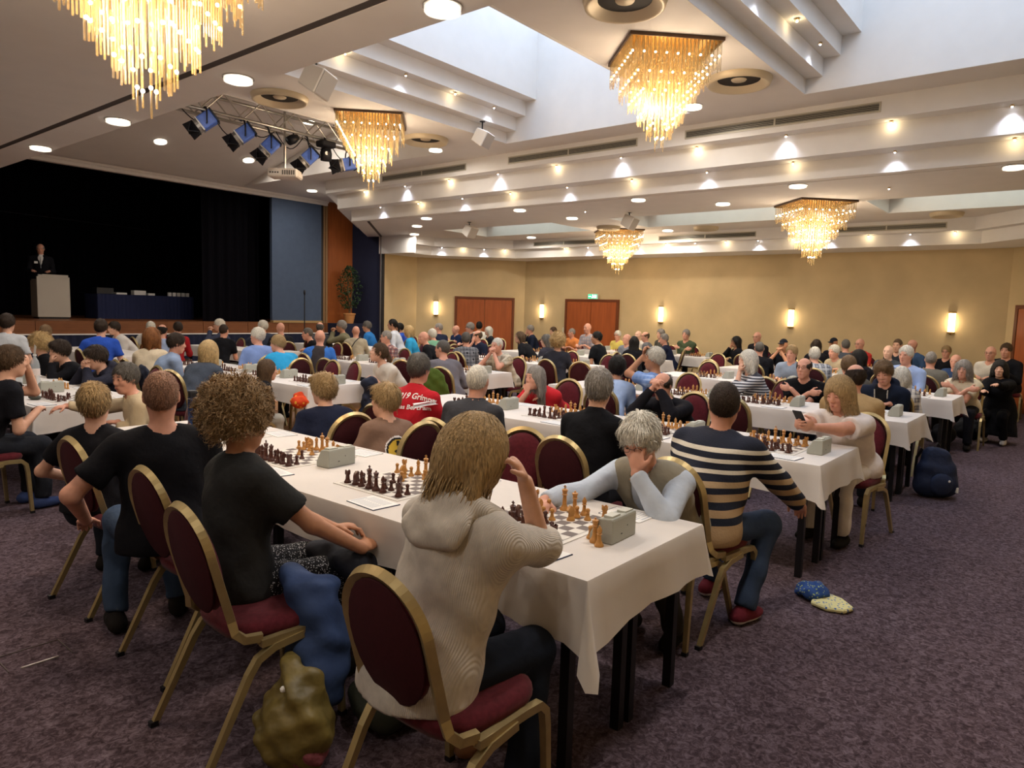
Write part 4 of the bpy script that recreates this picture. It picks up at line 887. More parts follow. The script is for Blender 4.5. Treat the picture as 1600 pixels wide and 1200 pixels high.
def hand(sd, W, d, n, sc, curl=.5, side=1, fr=.0086, spread=1.0):
    """palm and five fingers at wrist W pointing d, palm normal n"""
    d = nrm(d); n = nrm(np.asarray(n) - d * float(np.dot(n, d))); s_ = np.cross(n, d) * side
    B = [d, s_, n]; sd.ell(W + d * .048 * sc, (.052 * sc, .041 * sc, .019 * sc), B, k=.012)
    for i, (off, ln) in enumerate(((-.030, .066), (-.010, .076), (.010, .072), (.029, .056))):
        a = W + d * (.085 - .006 * abs(i - 1.3)) * sc + s_ * off * sc; c1 = curl * (.9 + .1 * i); d1 = d * cos(c1) + n * sin(c1) + s_ * off * 3.0 * (spread - 1) ; d2 = d * cos(c1 * 2.2) + n * sin(c1 * 2.2)
        m = a + nrm(d1) * ln * .52 * sc; e = m + d2 * ln * .5 * sc; sd.cap(a - d * .02 * sc, m, fr * sc * 1.08, fr * sc, k=.006).cap(m, e, fr * sc, fr * .85 * sc, k=.004)
    a = W + d * .025 * sc - s_ * .03 * sc; m = a + nrm(d * .7 - s_ * .75 + n * .35) * .042 * sc; e = m + nrm(d * .9 - s_ * .15 + n * .4 * (1 + curl)) * .034 * sc
    sd.cap(a, m, .0125 * sc, .0105 * sc, k=.012).cap(m, e, .0105 * sc, .009 * sc, k=.004); sd.fine.append((W + d * .08 * sc, .10 * sc))
def head_prims(sd, p, hs, fem=False, fat=0.0):
    H, f, l, u = p.H, p.hf, p.hl, p.hu; B = [f, l, u]
    q = lambda a, b, c: H + f * a * hs + l * b * hs + u * c * hs
    sd.ell(q(-.012, 0, .022), (.098 * hs, .080 * hs, .100 * hs), B, k=.03); w = .061 + fat * .02 - (.004 if fem else 0)
    sd.ell(q(.022, 0, -.055), (.072 * hs, w * hs, .068 * hs), B, k=.035); sd.cap(q(.060, -.012, -.102), q(.060, .012, -.102), .022 * hs, k=.03)
    sd.cap(q(.072, -.032, .036), q(.072, .032, .036), .015 * hs, k=.02)
    for s_ in (-1, 1):
        sd.ell(q(.06, s_ * .038, -.02), (.028 * hs, .022 * hs, .024 * hs), B, k=.02); sd.ell(q(.096, s_ * .031, .014), (.016 * hs, .017 * hs, .012 * hs), B, k=.014, op='s')
        sd.ell(q(.083, s_ * .031, .012), (.012 * hs, .014 * hs, .012 * hs), B, k=.006); sd.ell(q(-.006, s_ * .080, -.002), (.019 * hs, .009 * hs, .031 * hs), [nrm(f - u * .2 + l * s_ * .3), nrm(l), nrm(u + f * .2)], k=.008)
    sd.cap(q(.086, 0, .020), q(.106, 0, -.024), .009 * hs, .0135 * hs, k=.014); sd.cap(q(.096, -.012, -.030), q(.096, .012, -.030), .0085 * hs, k=.01)
    sd.cap(q(.090, -.02, -.066), q(.090, .02, -.066), .0105 * hs, k=.012); sd.cap(q(.104, -.022, -.0655), q(.104, .022, -.0655), .0035 * hs, k=.006, op='s')
    sd.fine.append((H, .145 * hs))
HAIRN = {}
def hair_sdf(sd, p, hs, style, s=1.0):
    H, f, l, u = p.H, p.hf, p.hl, p.hu; B = [f, l, u]
    q = lambda a, b, c: H + f * a * hs + l * b * hs + u * c * hs
    def cutlow(z0, slope=0.0, front=.055):
        def fn(d, Q): return np.maximum(d, (z0 * hs + slope * (Q[0]) - Q[2]))
        return fn
    def strands(fn, amp, nf):
        def g(d, Q):
            ph = np.arctan2(Q[1], Q[0]); d = d + amp * hs * np.sin(nf * ph + 2.2 * np.sin(Q[2] * 28 / hs) + 3 * np.sin(2 * ph)) + amp * .6 * np.sin(nf * 2.1 * ph + 40 * Q[2] / hs)
            return fn(d, Q) if fn else d
        return g
    face = lambda a=.125, c=-.025, r=(.085, .082, .098): sd.ell(q(a, 0, c), [x * hs for x in r], B, k=.018, op='s')
    if style in ('short', 'crop', 'ring', 'side', 'spiky'):
        g = {'short': .014, 'crop': .006, 'ring': .010, 'side': .02, 'spiky': .02}[style]
        low = cutlow(-.058, .55)
        if style == 'ring':
            def fn(d, Q): return np.maximum(low(d, Q), Q[2] - .040 * hs + .25 * Q[0])
        else: fn = low
        sd.ell(q(-.016, 0, .024 + g * .3), [(x + g) * hs for x in (.098, .077, .102)], B, k=.01, fn=strands(fn, .0016 if style != 'crop' else .0006, 38))
        face()
        if style in ('side', 'spiky'):
            sd.cap(q(.062, -.04, .098), q(.066, .045, .096), .024 * hs, k=.03)
        if style == 'side': sd.cap(q(.06, -.05, .082), q(.078, -.015, .084), .018 * hs, k=.02)
    elif style == 'bob':
        sd.ell(q(-.024, 0, -.006), [x * hs for x in (.125, .116, .158)], B, k=.01, fn=strands(cutlow(-.155, .1), .0022, 44)); sd.ell(q(-.012, 0, .03), [x * hs for x in (.112, .090, .112)], B, k=.02); [sd.cap(q(-.02, s_ * .085, -.02), q(-.03, s_ * .108, -.135), .034 * hs, .026 * hs, k=.03) for s_ in (-1, 1)]; sd.cap(q(-.08, 0, -.02), q(-.105, 0, -.13), .045 * hs, .03 * hs, k=.04); face(.130, -.05, (.085, .070, .11)); sd.ell(q(.02, 0, -.15), [x * hs for x in (.085, .062, .10)], B, k=.02, op='s')
    elif style == 'long':
        sd.ell(q(-.02, 0, .02), [x * hs for x in (.112, .092, .118)], B, k=.01, fn=strands(cutlow(-.1), .0022, 40)); sd.cap(q(-.055, -.03, -.03), q(-.085, -.035, -.30), .062 * hs, .045 * hs, k=.03).cap(q(-.055, .03, -.03), q(-.085, .035, -.30), .062 * hs, .045 * hs, k=.03)
        for s_ in (-1, 1): sd.cap(q(.0, s_ * .075, .02), q(-.02, s_ * .085, -.2), .03 * hs, .022 * hs, k=.03)
        face(.128, -.05, (.085, .072, .11))
    elif style == 'pony':
        sd.ell(q(-.016, 0, .024), [x * hs for x in (.108, .086, .112)], B, k=.01, fn=strands(cutlow(-.058, .5), .0018, 40)); face(); sd.cap(q(-.10, 0, .03), q(-.16, 0, -.05), .032 * hs, .03 * hs, k=.02).cap(q(-.16, 0, -.05), q(-.15, 0, -.18), .03 * hs, .014 * hs, k=.02)
    elif style == 'curly':
        def fn(d, Q):
            a = 55 / hs; d = d + .012 * hs * np.sin(a * Q[0] + 2 * np.sin(a * .5 * Q[1])) * np.sin(a * Q[1] + 1.5 * np.sin(.6 * a * Q[2])) * np.sin(a * Q[2]) + .006 * hs * np.sin(2.1 * a * Q[0]) * np.sin(2.3 * a * Q[2] + 1.7 * a * Q[1]); return np.maximum(d, -.10 * hs + .35 * Q[0] - Q[2])
        sd.ell(q(-.03, 0, .035), [x * hs for x in (.142, .126, .142)], B, k=.01, fn=fn); face(.150, -.05, (.085, .082, .10))
    elif style == 'cap':
        def fn(d, Q): return np.maximum(d, .035 * hs - Q[2])
        sd.ell(q(-.012, 0, .028), [x * hs for x in (.108, .087, .112)], B, k=.008, fn=fn); sd.ell(q(.115, 0, .045), [x * hs for x in (.07, .07, .010)], [nrm(f - u * .15), l, nrm(u + f * .15)], k=.012)
    sd.fine.append((H, .19 * hs))
def person_parts(p, o):
    """o: dict of options -> dict of Sdf"""
    s = p.s; P, N, u, f, l = p.P, p.N, p.u, p.f, p.l; B = [f, l, u]; sh = o.get('sh', .185) * s; belly = o.get('belly', 0.0); fem = o.get('fem', False); bw = o.get('bw', 1.0)
    sk, top, leg, shoe2, hr = Sdf(), Sdf(), Sdf(), [Sdf(), Sdf()], Sdf(); inf = o.get('inf', .014); hs = o.get('hs', .95) * (.5 + .5 * s)
    def torso(sd, g, hem=False):
        sd.ell(P + u * .03 * s, ((.125 + belly * .3) * s * bw + g, (.172 * bw) * s + g, .13 * s + g), B, k=.06)
        sd.ell(P + u * .18 * s + f * belly * .5, ((.112 + belly) * s * bw + g, (.15 * bw + belly * .4) * s + g, .15 * s + g), B, k=.07)
        sd.ell(P + u * .345 * s + f * .008, (.118 * s * bw + g, .165 * s * bw + g, .165 * s + g), B, k=.07)
        if fem: sd.ell(P + u * .325 * s + f * .07, (.07 * s + g, .13 * s + g, .075 * s + g), B, k=.05)
        sd.cap(N - u * .062 * s + l * (sh - .045 * s), N - u * .062 * s - l * (sh - .045 * s), .058 * s + g, k=.06)
        sd.cap(N - u * .03 * s + l * .09 * s, N + u * .0 * s + l * .02, .04 * s + g * .6, k=.05).cap(N - u * .03 * s - l * .09 * s, N - l * .02, .04 * s + g * .6, k=.05)
    torso(sk, 0)
    un = nrm(p.H - N); sk.cap(N - u * .05 * s, p.H - p.hu * .04 * hs - p.hf * .012 * hs, .056 * s * (.9 if fem else 1), .050 * s * (.88 if fem else 1), k=.03); head_prims(sk, p, hs, fem, o.get('fat', 0.0))
    torso(top, inf)
    if o.get('hem', .10): top.ell(P + u * (.02 - o.get('hem', .1) * .5) * s, ((.128 + belly * .3) * s * bw + inf + .006, .178 * s * bw + inf + .006, (.10 + o.get('hem', .1) * .5) * s), [V3(1, 0, 0), V3(0, 1, 0), V3(0, 0, 1)], k=.05)
    sl = o.get('sleeve', 'long'); ua, fa = .285 * s, .255 * s
    for i, sd_ in ((0, 1), (1, -1)):                       # left (+y), right (-y)
        S = N - u * .065 * s + l * sd_ * (sh - .008 * s)
        T, pole, hd, hn, curl = o['arms'][i]
        E, W = ik(S, T, ua, fa, pole); ar = o.get('arm_r', 1.0)
        sk.cap(S, E, .046 * s * ar, .038 * s * ar, k=.03).cap(E, W, .039 * s * ar, .0262 * s, k=.02)
        if hd is None: hd = nrm(W - E)
        hand(sk, W + nrm(hd) * .008, hd, hn, .95 * s, curl, sd_ * -1, o.get('fr', .0086))
        if sl == 'long': top.cap(S, E, .046 * s * ar + inf + .003, .039 * s * ar + inf + .003, k=.04).cap(E, W - nrm(W - E) * .01, .040 * s * ar + inf + .003, .031 * s + inf, k=.02, cut=True)
        elif sl == 'three': top.cap(S, E, .046 * s * ar + inf + .003, .039 * s * ar + inf + .003, k=.04).cap(E, E + (W - E) * o.get('cuff', .45), .040 * s * ar + inf + .006, .039 * s * ar + inf + .006, k=.02, cut=True)
        elif sl == 'short': top.cap(S, S + (E - S) * .66, .046 * s * ar + inf + .006, .046 * s * ar + inf + .010, k=.035, cut=True)
    # neck opening and collar
    nb = N + un * .022 * s
    if o.get('neck', 'round') == 'round': top.cap(nb - un * .005, nb + un * .12, .060 * s, .066 * s, k=.010, op='s')
    else:
        top.cap(N - un * .02 * s, N + un * .05 * s, .070 * s, .064 * s, k=.02, cut=True); top.cap(N + un * .02, N + un * .12, .055 * s, .060 * s, k=.006, op='s')
        if o['neck'] == 'open': top.cap(N + f * .05 - u * .03, N + f * .14 + un * .06, .03, .05, k=.01, op='s')
    if o.get('hood'): top.ell(N - f * .085 * s - u * .01 * s, (.085 * s, .14 * s, .075 * s), [nrm(f * .8 - u * .6), l, nrm(u * .8 + f * .6)], k=.025).ell(N - f * .05 * s + u * .055 * s, (.055 * s, .075 * s, .05 * s), B, k=.02, op='s').cap(N + l * .075 - f * .02 + u * .0, N + l * .05 + f * .075 - u * .055, .026, .018, k=.02).cap(N - l * .075 - f * .02 + u * .0, N - l * .05 + f * .075 - u * .055, .026, .018, k=.02)
    # legs
    for i, sd_ in ((0, 1), (1, -1)):
        hip = P + V3(0, sd_ * .088 * s, -.02 * s) ; kn, ft, toe = o['legs'][i]; kn, ft = V3(*kn), V3(*ft)
        g = o.get('leg_inf', .012)
        leg.cap(hip, kn, .083 * s + g, .058 * s + g, k=.05).cap(kn, ft + V3(0, 0, .005), .056 * s + g, .045 * s + g, k=.03, cut=True)
        shoe = shoe2[i]; toe = nrm(V3(toe[0], toe[1], 0)); fa_ = V3(ft[0], ft[1], 0); bb = fa_ + V3(0, 0, .042 * s)
        shoe.ell(bb + toe * .03 * s + V3(0, 0, .0), (.125 * s, .046 * s, .040 * s), [toe, np.cross(V3(0, 0, 1), toe), V3(0, 0, 1)], k=.02, fn=lambda d, Q: np.maximum(d, -.035 * s - Q[2])); shoe.cap(bb - toe * .05 * s + V3(0, 0, .005), ft + V3(0, 0, .0), .042 * s, .040 * s, k=.03, cut=True)
    leg.ell(P + V3(0.01, 0, .01), ((.125 + belly * .2) * s * bw, .178 * s * bw, .085 * s), None, k=.04)
    if o.get('hair', 'short') != 'bald': hair_sdf(hr, p, hs, o.get('hair', 'short'))
    return dict(body=sk, top=top, trousers=leg, shoe=shoe2[0], shoe_=shoe2[1], hair=hr), hs
def face_bits(p, hs, skin_dark, brow):
    H, f, l, u = p.H, p.hf, p.hl, p.hu; out = []
    R = Matrix(((f[0], l[0], u[0]), (f[1], l[1], u[1]), (f[2], l[2], u[2]))).to_4x4(); R.translation = Vector(H); return R
M_EYEW = mat('eye_white', 'd8d0c8', .3); M_EYED = mat('eye_dark', '2a1c14', .25); M_LIP = mat('lips', 'b0665a', .55)
EYE = MB().sphere((.0895, 0, .011), .0066, 8, 6, (.8, 1.35, .72)).mesh('eye', M_EYED, True)
BROW = {}
def brow_mesh(m):
    if m.name not in BROW: BROW[m.name] = MB().tube([(.090, -.018, .032), (.093, 0, .037), (.088, .018, .033)], [.002, .004, .002], 6).mesh('eyebrow', m, True)
    return BROW[m.name]
LIPM = MB().tube([(.093, -.019, -.0655), (.1005, -.006, -.063), (.1005, .006, -.063), (.093, .019, -.0655)], [.001, .0035, .0035, .001], 6).tube([(.093, -.017, -.067), (.0995, 0, -.0715), (.093, .017, -.067)], [.001, .004, .001], 6).mesh('mouth', M_LIP, True)
GLM = MB()
for s_ in (-1, 1): GLM.tube([(.104, s_ * .033 + .021 * cos(a), .012 + .017 * sin(a)) for a in [2 * pi * k / 14 for k in range(14)]], .0017, 5, closed=True).tube([(.102, s_ * .053, .018), (.05, s_ * .078, .018), (-.01, s_ * .08, .016)], .0016, 5)
GLM.tube([(.104, -.012, .016), (.108, 0, .018), (.104, .012, .016)], .0016, 5); GLM = GLM.mesh('glasses', M_DARK)
SKIN = {k: mat('skin_' + k, c, .55, var=.06, vscale=30, spec=.3) for k, c in dict(fair='d9a88e', rosy='d39a82', tan='b98566', pale='e0b59c').items()}
HAIR = {k: mat('hair_' + k, c, .6, var=.45, vscale=60, stretch=(3, 3, .35), bump=.4, bscale=90, spec=.3) for k, c in dict(white='d8d2c4', grey='8f8880', dgrey='5f5a54', black='17130f', dbrown='33261c', brown='54402c', lbrown='7a6044', blond='c2a472', dblond='a68a60', auburn='7e4e26', curly='a08460', stubble='8f6a55').items()}
def fuzz(P, F, p, hs, style, n, seed=1):
    rs = np.random.RandomState(seed); H, hf, hu = p.H.astype(float), p.hf.astype(float), p.hu.astype(float); crown = H + hu * .115 * hs - hf * .045 * hs
    a, b, c = P[F[:, 0]], P[F[:, 1]], P[F[:, 2]]; nf = np.cross(b - a, P[F[:, 3]] - a); nf /= np.linalg.norm(nf, axis=1)[:, None] + 1e-9; ctr = P[F].mean(1)
    ok = ((nf * (ctr - H)).sum(1) > .02 * 0) & (nf @ hu > -.75); idx = np.nonzero(ok)[0]
    if len(idx) == 0: return P, F
    idx = rs.choice(idx, n); nr = nf[idx]; p0 = ctr[idx] + rs.uniform(-.004, .004, (n, 3)); d = p0 - crown; d -= hu[None] * .03; t = d - nr * (d * nr).sum(1)[:, None]; t /= np.linalg.norm(t, axis=1)[:, None] + 1e-9
    t += rs.normal(0, {'spiky': .3, 'bob': .05, 'long': .05, 'curly': .3}.get(style, .12), (n, 3)); t -= nr * (t * nr).sum(1)[:, None] * .8; t /= np.linalg.norm(t, axis=1)[:, None]; bb = np.cross(nr, t)
    L = {'bob': .085, 'long': .09, 'short': .04, 'side': .05, 'spiky': .042, 'ring': .025, 'crop': .014, 'pony': .05, 'curly': .05}.get(style, .03) * hs * rs.uniform(.6, 1.25, n)[:, None]; wd = {'bob': .0024, 'long': .0026, 'crop': .0016, 'ring': .002, 'curly': .0026}.get(style, .0024) * hs
    lift = {'crop': .003, 'ring': .003, 'spiky': .014, 'side': .007, 'bob': .004, 'long': .004}.get(style, .005) * hs
    if style == 'curly': S = 9; ts = np.linspace(0, 1, S + 1)
    else: S = 3; ts = np.array([0, .4, .75, 1.0])
    if style in ('bob', 'long') and n > 1000:
        from mathutils.bvhtree import BVHTree
        bv = BVHTree.FromPolygons([tuple(x) for x in P], [tuple(int(i) for i in f_) for f_ in F]); S = 5; V = []; q = p0.copy(); tt = t.copy(); n0 = nr.copy()
        for k in range(S + 1):
            x = k / S; w_ = wd * .9 * (1 - .8 * x ** 3); b2 = np.cross(n0, tt); b2 /= np.linalg.norm(b2, axis=1)[:, None] + 1e-9; c_ = q + n0 * (.0025 - .003 * (x < .01)) * hs; V.append(np.stack([c_ - b2 * w_, c_ + b2 * w_], 1))
            q2 = q + tt * (L * 1.7 / S)
            for i_ in range(n):
                h_ = bv.find_nearest(Vector(q2[i_]))
                if h_[0] is not None and (Vector(q2[i_]) - h_[0]).length < .02: q2[i_] = h_[0]; nn = np.array(h_[1]); n0[i_] = nn if nn @ n0[i_] > 0 else n0[i_]
                else: q2[i_] = q[i_] + (q2[i_] - q[i_]) * .15
            d_ = q2 - q; tt = .6 * tt + .4 * d_ / (np.linalg.norm(d_, axis=1)[:, None] + 1e-9) - hu[None] * .12; tt -= n0 * (tt * n0).sum(1)[:, None]; tt /= np.linalg.norm(tt, axis=1)[:, None] + 1e-9; q = q2
        V = np.stack(V, 1).reshape(n, -1, 3); m = V.shape[1]; base = np.array([[2 * k, 2 * k + 1, 2 * k + 3, 2 * k + 2] for k in range(S)]); FF = (np.arange(n)[:, None, None] * m + base[None]).reshape(-1, 4) + len(P)
        P, F = np.concatenate([P, V.reshape(-1, 3)]), np.concatenate([F, FF]); low = np.nonzero(((ctr - H) @ hu < -.075 * hs) & ((nf * (ctr - H)).sum(1) > 0))[0]
        if len(low) == 0: return P, F
        n = n // 3; idx = rs.choice(low, n); nr = nf[idx]; p0 = ctr[idx]; t = -hu[None] + nr * .12 + rs.normal(0, .07, (n, 3)); t /= np.linalg.norm(t, axis=1)[:, None]; bb = np.cross(nr, t); L = rs.uniform(.035, .085, (n, 1)) * hs; S = 3; ts = np.array([0, .4, .75, 1.0]); lift = .004; style = 'free'
    V = []; ph = rs.uniform(0, 6.28, (n, 1)); turns = rs.uniform(1.2, 2.2, (n, 1)) * 6.28
    for k, x in enumerate(ts):
        q = p0 + t * L * x + nr * lift * (4 * x * (1 - x) - .3 - .5 * x * x)
        if style == 'curly': q = p0 + t * L * x * .9 + nr * (.006 + .010 * np.sin(x * 3.0)) * hs + (bb * np.cos(turns * x + ph) + nr * np.sin(turns * x + ph)) * .0085 * hs
        w_ = wd * (1 - .85 * x ** 2); V.append(np.stack([q - bb * w_, q + bb * w_], 1))
    V = np.stack(V, 1).reshape(n, -1, 3); m = V.shape[1]; base = np.array([[2 * k, 2 * k + 1, 2 * k + 3, 2 * k + 2] for k in range(S)]); FF = (np.arange(n)[:, None, None] * m + base[None]).reshape(-1, 4) + len(P)
    return np.concatenate([P, V.reshape(-1, 3)]), np.concatenate([F, FF])
PID = 0
TRI = [0]
def build_meshes(parts, h, hf, hair_h, mats, wr=None, ph=1.0, fz=None, zcut=None):
    out = {}
    for k, sd in parts.items():
        if not sd.p: continue
        P_, F_ = sd.mesh(h if k != 'hair' else hair_h, (hf if k in ('body', 'hair') else None) if hf else None, (wr, 19, ph) if (wr and k in ('top', 'trousers', 'vest')) else None, post=(lambda D, ax: np.maximum(D, zcut - ax[2][None, None, :])) if (zcut and k in ('top', 'vest', 'body')) else None)
        if len(F_) == 0: continue
        if k == 'hair' and fz: P_, F_ = fuzz(P_, F_, *fz)
        TRI[0] += 2 * len(F_); kk = k.strip('_'); out[k] = np_mesh(kk, P_, F_, mats[kk])
    return out
def attach_person(e, ms, p, hs, hairm, glasses=False, face=True, mats=None, NAMES=None):
    objs = {}
    for k, me in ms.items():
        kk = k.strip('_'); o = link((NAMES or {}).get(kk, kk), me, e); objs[k] = o
        if mats is not None and kk in mats: o.material_slots[0].link = 'OBJECT'; o.material_slots[0].material = mats[kk]
    b = objs['body']; Rm = face_bits(p, hs, None, None) @ Matrix.Scale(hs, 4)
    def sub(nm, me, M): o = link(nm, me, e); o.matrix_local = M; return o
    if face:
        for s_ in (-1, 1):
            sub('eye', EYE, Rm @ Matrix.Translation((0, s_ * .031, 0))); sub('eyebrow', brow_mesh(hairm), Rm @ Matrix.Translation((0, s_ * .032, 0)))
        sub('mouth', LIPM, Rm)
    if glasses: sub('glasses', GLM, Rm)
    return objs
def world_place(e, p, head_w, phi):
    """put the person so that its head centre is over head_w (x, y) and it faces phi"""
    c, s_ = cos(phi), sin(phi); hx, hy = float(p.H[0]), float(p.H[1]); e.location = (head_w[0] - (c * hx - s_ * hy), head_w[1] - (s_ * hx + c * hy), 0); e.rotation_euler = (0, 0, phi)
def loc2(e, w, z):
    """world point -> person local"""
    a = -e.rotation_euler[2]; dx, dy = w[0] - e.location[0], w[1] - e.location[1]; return (cos(a) * dx - sin(a) * dy, sin(a) * dx + cos(a) * dy, z)
SIT = lambda s=1.0, a=.40, z=.51, fx=.40, w=.12: [((a * s, w, z * s), (fx * s, w + .01, .085), (1, .1)), ((a * s, -w, z * s), (fx * s, -w - .01, .085), (1, -.1))]
A_TABLE = lambda s=1.0, fx=.42, z=.80, w=.12: [((fx, w, z), (-.5, .35, -.8), (.7, -.7, -.1), (0, 0, -1), .35), ((fx, -w, z), (-.5, -.35, -.8), (.7, .7, -.1), (0, 0, -1), .35)]
A_LAP = lambda s=1.0, fx=.28, z=.60, w=.07: [((fx, w, z), (-.4, .8, -.3), (.8, -.6, -.1), (0, 0, -1), .4), ((fx, -w, z), (-.4, -.8, -.3), (.8, .6, -.1), (0, 0, -1), .4)]

# ---------------------------------------------------------------- clothing materials
def ramp_mat(name, stops, z0, z1, rough=.9, axis='Z', bump=.15, scale=90):
    if name in MATS: return MATS[name]
    m = mat(name, '808080', rough, bump=bump, bscale=scale); nt = m.node_tree; b = nt.nodes['Principled BSDF']; N = nt.nodes.new; L = nt.links.new
    tc = N('ShaderNodeTexCoord'); sx = N('ShaderNodeSeparateXYZ'); L(tc.outputs['Object'], sx.inputs[0]); mr = N('ShaderNodeMapRange'); mr.inputs[1].default_value = z0; mr.inputs[2].default_value = z1; L(sx.outputs[axis], mr.inputs[0])
    r = N('ShaderNodeValToRGB'); r.color_ramp.interpolation = 'CONSTANT'; L(mr.outputs[0], r.inputs[0]); e = r.color_ramp.elements
    for i, (p, c) in enumerate(stops):
        if i == 0: q = e[0]; q.position = 0
        elif i == 1: q = e[1]; q.position = p
        else: q = e.new(p)
        q.color = (*srgb(c), 1)
    L(r.outputs[0], b.inputs['Base Color']); return m
def plaid(name, base, c2, c3, fr=22.0):
    if name in MATS: return MATS[name]
    m = mat(name, base, .9); nt = m.node_tree; b = nt.nodes['Principled BSDF']; N = nt.nodes.new; L = nt.links.new; tc = N('ShaderNodeTexCoord'); prev = None
    for ax, col, f_ in ((0, c2, fr), (1, c2, fr), (2, c2, fr), (2, c3, fr * .5), (1, c3, fr * .5)):
        w_ = N('ShaderNodeTexWave'); w_.wave_type = 'BANDS'; w_.bands_direction = 'XYZ'[ax]; w_.inputs['Scale'].default_value = f_ / 3.0; w_.inputs['Distortion'].default_value = .3; L(tc.outputs['Object'], w_.inputs[0])
        r = N('ShaderNodeValToRGB'); r.color_ramp.elements[0].position = .62; r.color_ramp.elements[1].position = .72; r.color_ramp.elements[1].color = (.6, .6, .6, 1); L(w_.outputs[1], r.inputs[0])
        mx = N('ShaderNodeMix'); mx.data_type = 'RGBA'; L(r.outputs[0], mx.inputs[0]); mx.inputs[7].default_value = (*srgb(col), 1)
        if prev is None: mx.inputs[6].default_value = (*srgb(base), 1)
        else: L(prev, mx.inputs[6])
        prev = mx.outputs[2]
    L(prev, b.inputs['Base Color']); return m
def rib(name, col, sc_=95.0):
    if name in MATS: return MATS[name]
    m = mat(name, col, .95, var=.12, vscale=25); nt = m.node_tree; b = nt.nodes['Principled BSDF']; N = nt.nodes.new; L = nt.links.new; tc = N('ShaderNodeTexCoord'); w_ = N('ShaderNodeTexWave'); w_.bands_direction = 'Y'; w_.inputs['Scale'].default_value = sc_ / 3; w_.inputs['Distortion'].default_value = .35; L(tc.outputs['Object'], w_.inputs[0])
    bp = N('ShaderNodeBump'); bp.inputs['Strength'].default_value = .45; bp.inputs['Distance'].default_value = .003; L(w_.outputs[1], bp.inputs['Height']); L(bp.outputs[0], b.inputs['Normal']); return m
def speck(name, base, c2, sc_=120):
    if name in MATS: return MATS[name]
    m = mat(name, base, .9); nt = m.node_tree; b = nt.nodes['Principled BSDF']; N = nt.nodes.new; L = nt.links.new; tc = N('ShaderNodeTexCoord'); v = N('ShaderNodeTexVoronoi'); v.inputs['Scale'].default_value = sc_; L(tc.outputs['Object'], v.inputs[0])
    r = N('ShaderNodeValToRGB'); r.color_ramp.interpolation = 'CONSTANT'; r.color_ramp.elements[0].color = (*srgb(c2), 1); r.color_ramp.elements[1].position = .28; r.color_ramp.elements[1].color = (*srgb(base), 1); L(v.outputs[0], r.inputs[0]); L(r.outputs[0], b.inputs['Base Color']); return m
def cl(c): return mat('cloth_' + c, c, .9, var=.06, vscale=12, bump=.55, bscale=11, spec=.15)
def hstripe(name, a, b_, z0, z1, n):
    st = []
    for k in range(n): st += [(k / n, a), ((k + .5) / n, b_)]
    return ramp_mat(name, st[:31], z0, z1)

# ---------------------------------------------------------------- individually posed people
def person(label, head, phi, top, hairc='dbrown', hair='short', skin='fair', trousers='23262e', shoes='1c1815', arms=None, legs=None, chair_a=None, chair_off=(0, 0), ch=True, res=0, chair_at=None, glasses=False, s=1.0, pose=None, wr=.0065, label_ch=None, extra=None, face=True, **o):
    p = solve_pose(hz=head[2], s=s, **(pose or {})) if 'lean' not in (pose or {}) else solve_pose(s=s, **pose)
    e = empty('person'); world_place(e, p, head, phi); tag(e, label, 'person', 'chess players and guests')
    o['arms'] = arms(e, p) if callable(arms) else (arms or A_TABLE()); o['legs'] = legs(e, p) if callable(legs) else (legs or SIT(s)); o['hair'] = hair
    if extra: extra(e, p, o)
    parts, hs = person_parts(p, o)
    if o.get('vest'):
        v = Sdf(); keep = parts['top']; v.p = [q for q in keep.p if not (q[0] == 'c' and (q[6] or (abs(q[3] - .046 * s - o.get('inf', .014) - .003) < .006)))]
        v2 = Sdf()
        for q in v.p: v2.p.append(tuple([q[0], q[1], q[2]] + ([q[3] + .010, q[4] + .010] if q[0] == 'c' and q[7] == 'u' else list(q[3:5])) + list(q[5:])) if q[0] == 'c' else ('e', q[1], q[2] + (.010 if q[5] == 'u' else 0), *q[3:]))
        v2.cap(p.N + p.f * .04, p.N + p.f * .22 - p.u * .16, .055, .03, k=.01, op='s'); parts['vest'] = v2
    hm = HAIR[hairc]
    mats = dict(body=SKIN[skin], top=top if not isinstance(top, str) else cl(top), trousers=cl(trousers) if isinstance(trousers, str) else trousers, shoe=cl(shoes) if isinstance(shoes, str) else shoes, hair=hm if hair != 'cap' else cl(o.get('capc', '2a2c34')), vest=cl(o['vest']) if o.get('vest') else None)
    h, hf, hh = ((.0125, .0068, .0085), (.019, .0098, .011), (.021, .013, .013))[res]; nfz = (3400, 1400, 600)[res]
    ms = build_meshes(parts, h, hf, hh, mats, wr, ph=(head[0] * 7 + head[1] * 3), fz=(p, hs, hair, nfz if hair != 'curly' else nfz // 2 + 300, int(head[0] * 100)) if hair not in ('cap', 'bald') else None, zcut=.478 if not o.get('nocut') else None)
    ob = attach_person(e, ms, p, hs, hm, glasses, face, NAMES=dict(top=o.get('tname', 'shirt'), trousers=o.get('lname', 'trousers'), hair='hair' if hair != 'cap' else 'cap'))
    if ch:
        a = phi if chair_a is None else chair_a; c, s_ = cos(a), sin(a); ox, oy = .04 + chair_off[0], chair_off[1]
        cx, cy = chair_at or (e.location[0] + c * ox - s_ * oy, e.location[1] + s_ * ox + c * oy); chair(cx, cy, a, label_ch or short(label), 'occupied banquet chairs')
    return e, p, ob
def W_(e, w, z): return loc2(e, w, z)
CHIN = lambda sd=1, fx=.10, dz=-.135: (lambda e, p: [((float(p.H[0]) + fx, float(p.H[1]) + sd * .03, float(p.H[2]) + dz), (.55, sd * .35, -.8), (-.1, 0, 1), (-1, 0, 0), 1.0), (((.40, -sd * .10, .795)), (-.5, -sd * .35, -.8), (.5, sd * .85, 0), (0, 0, -1), .35)][::sd])
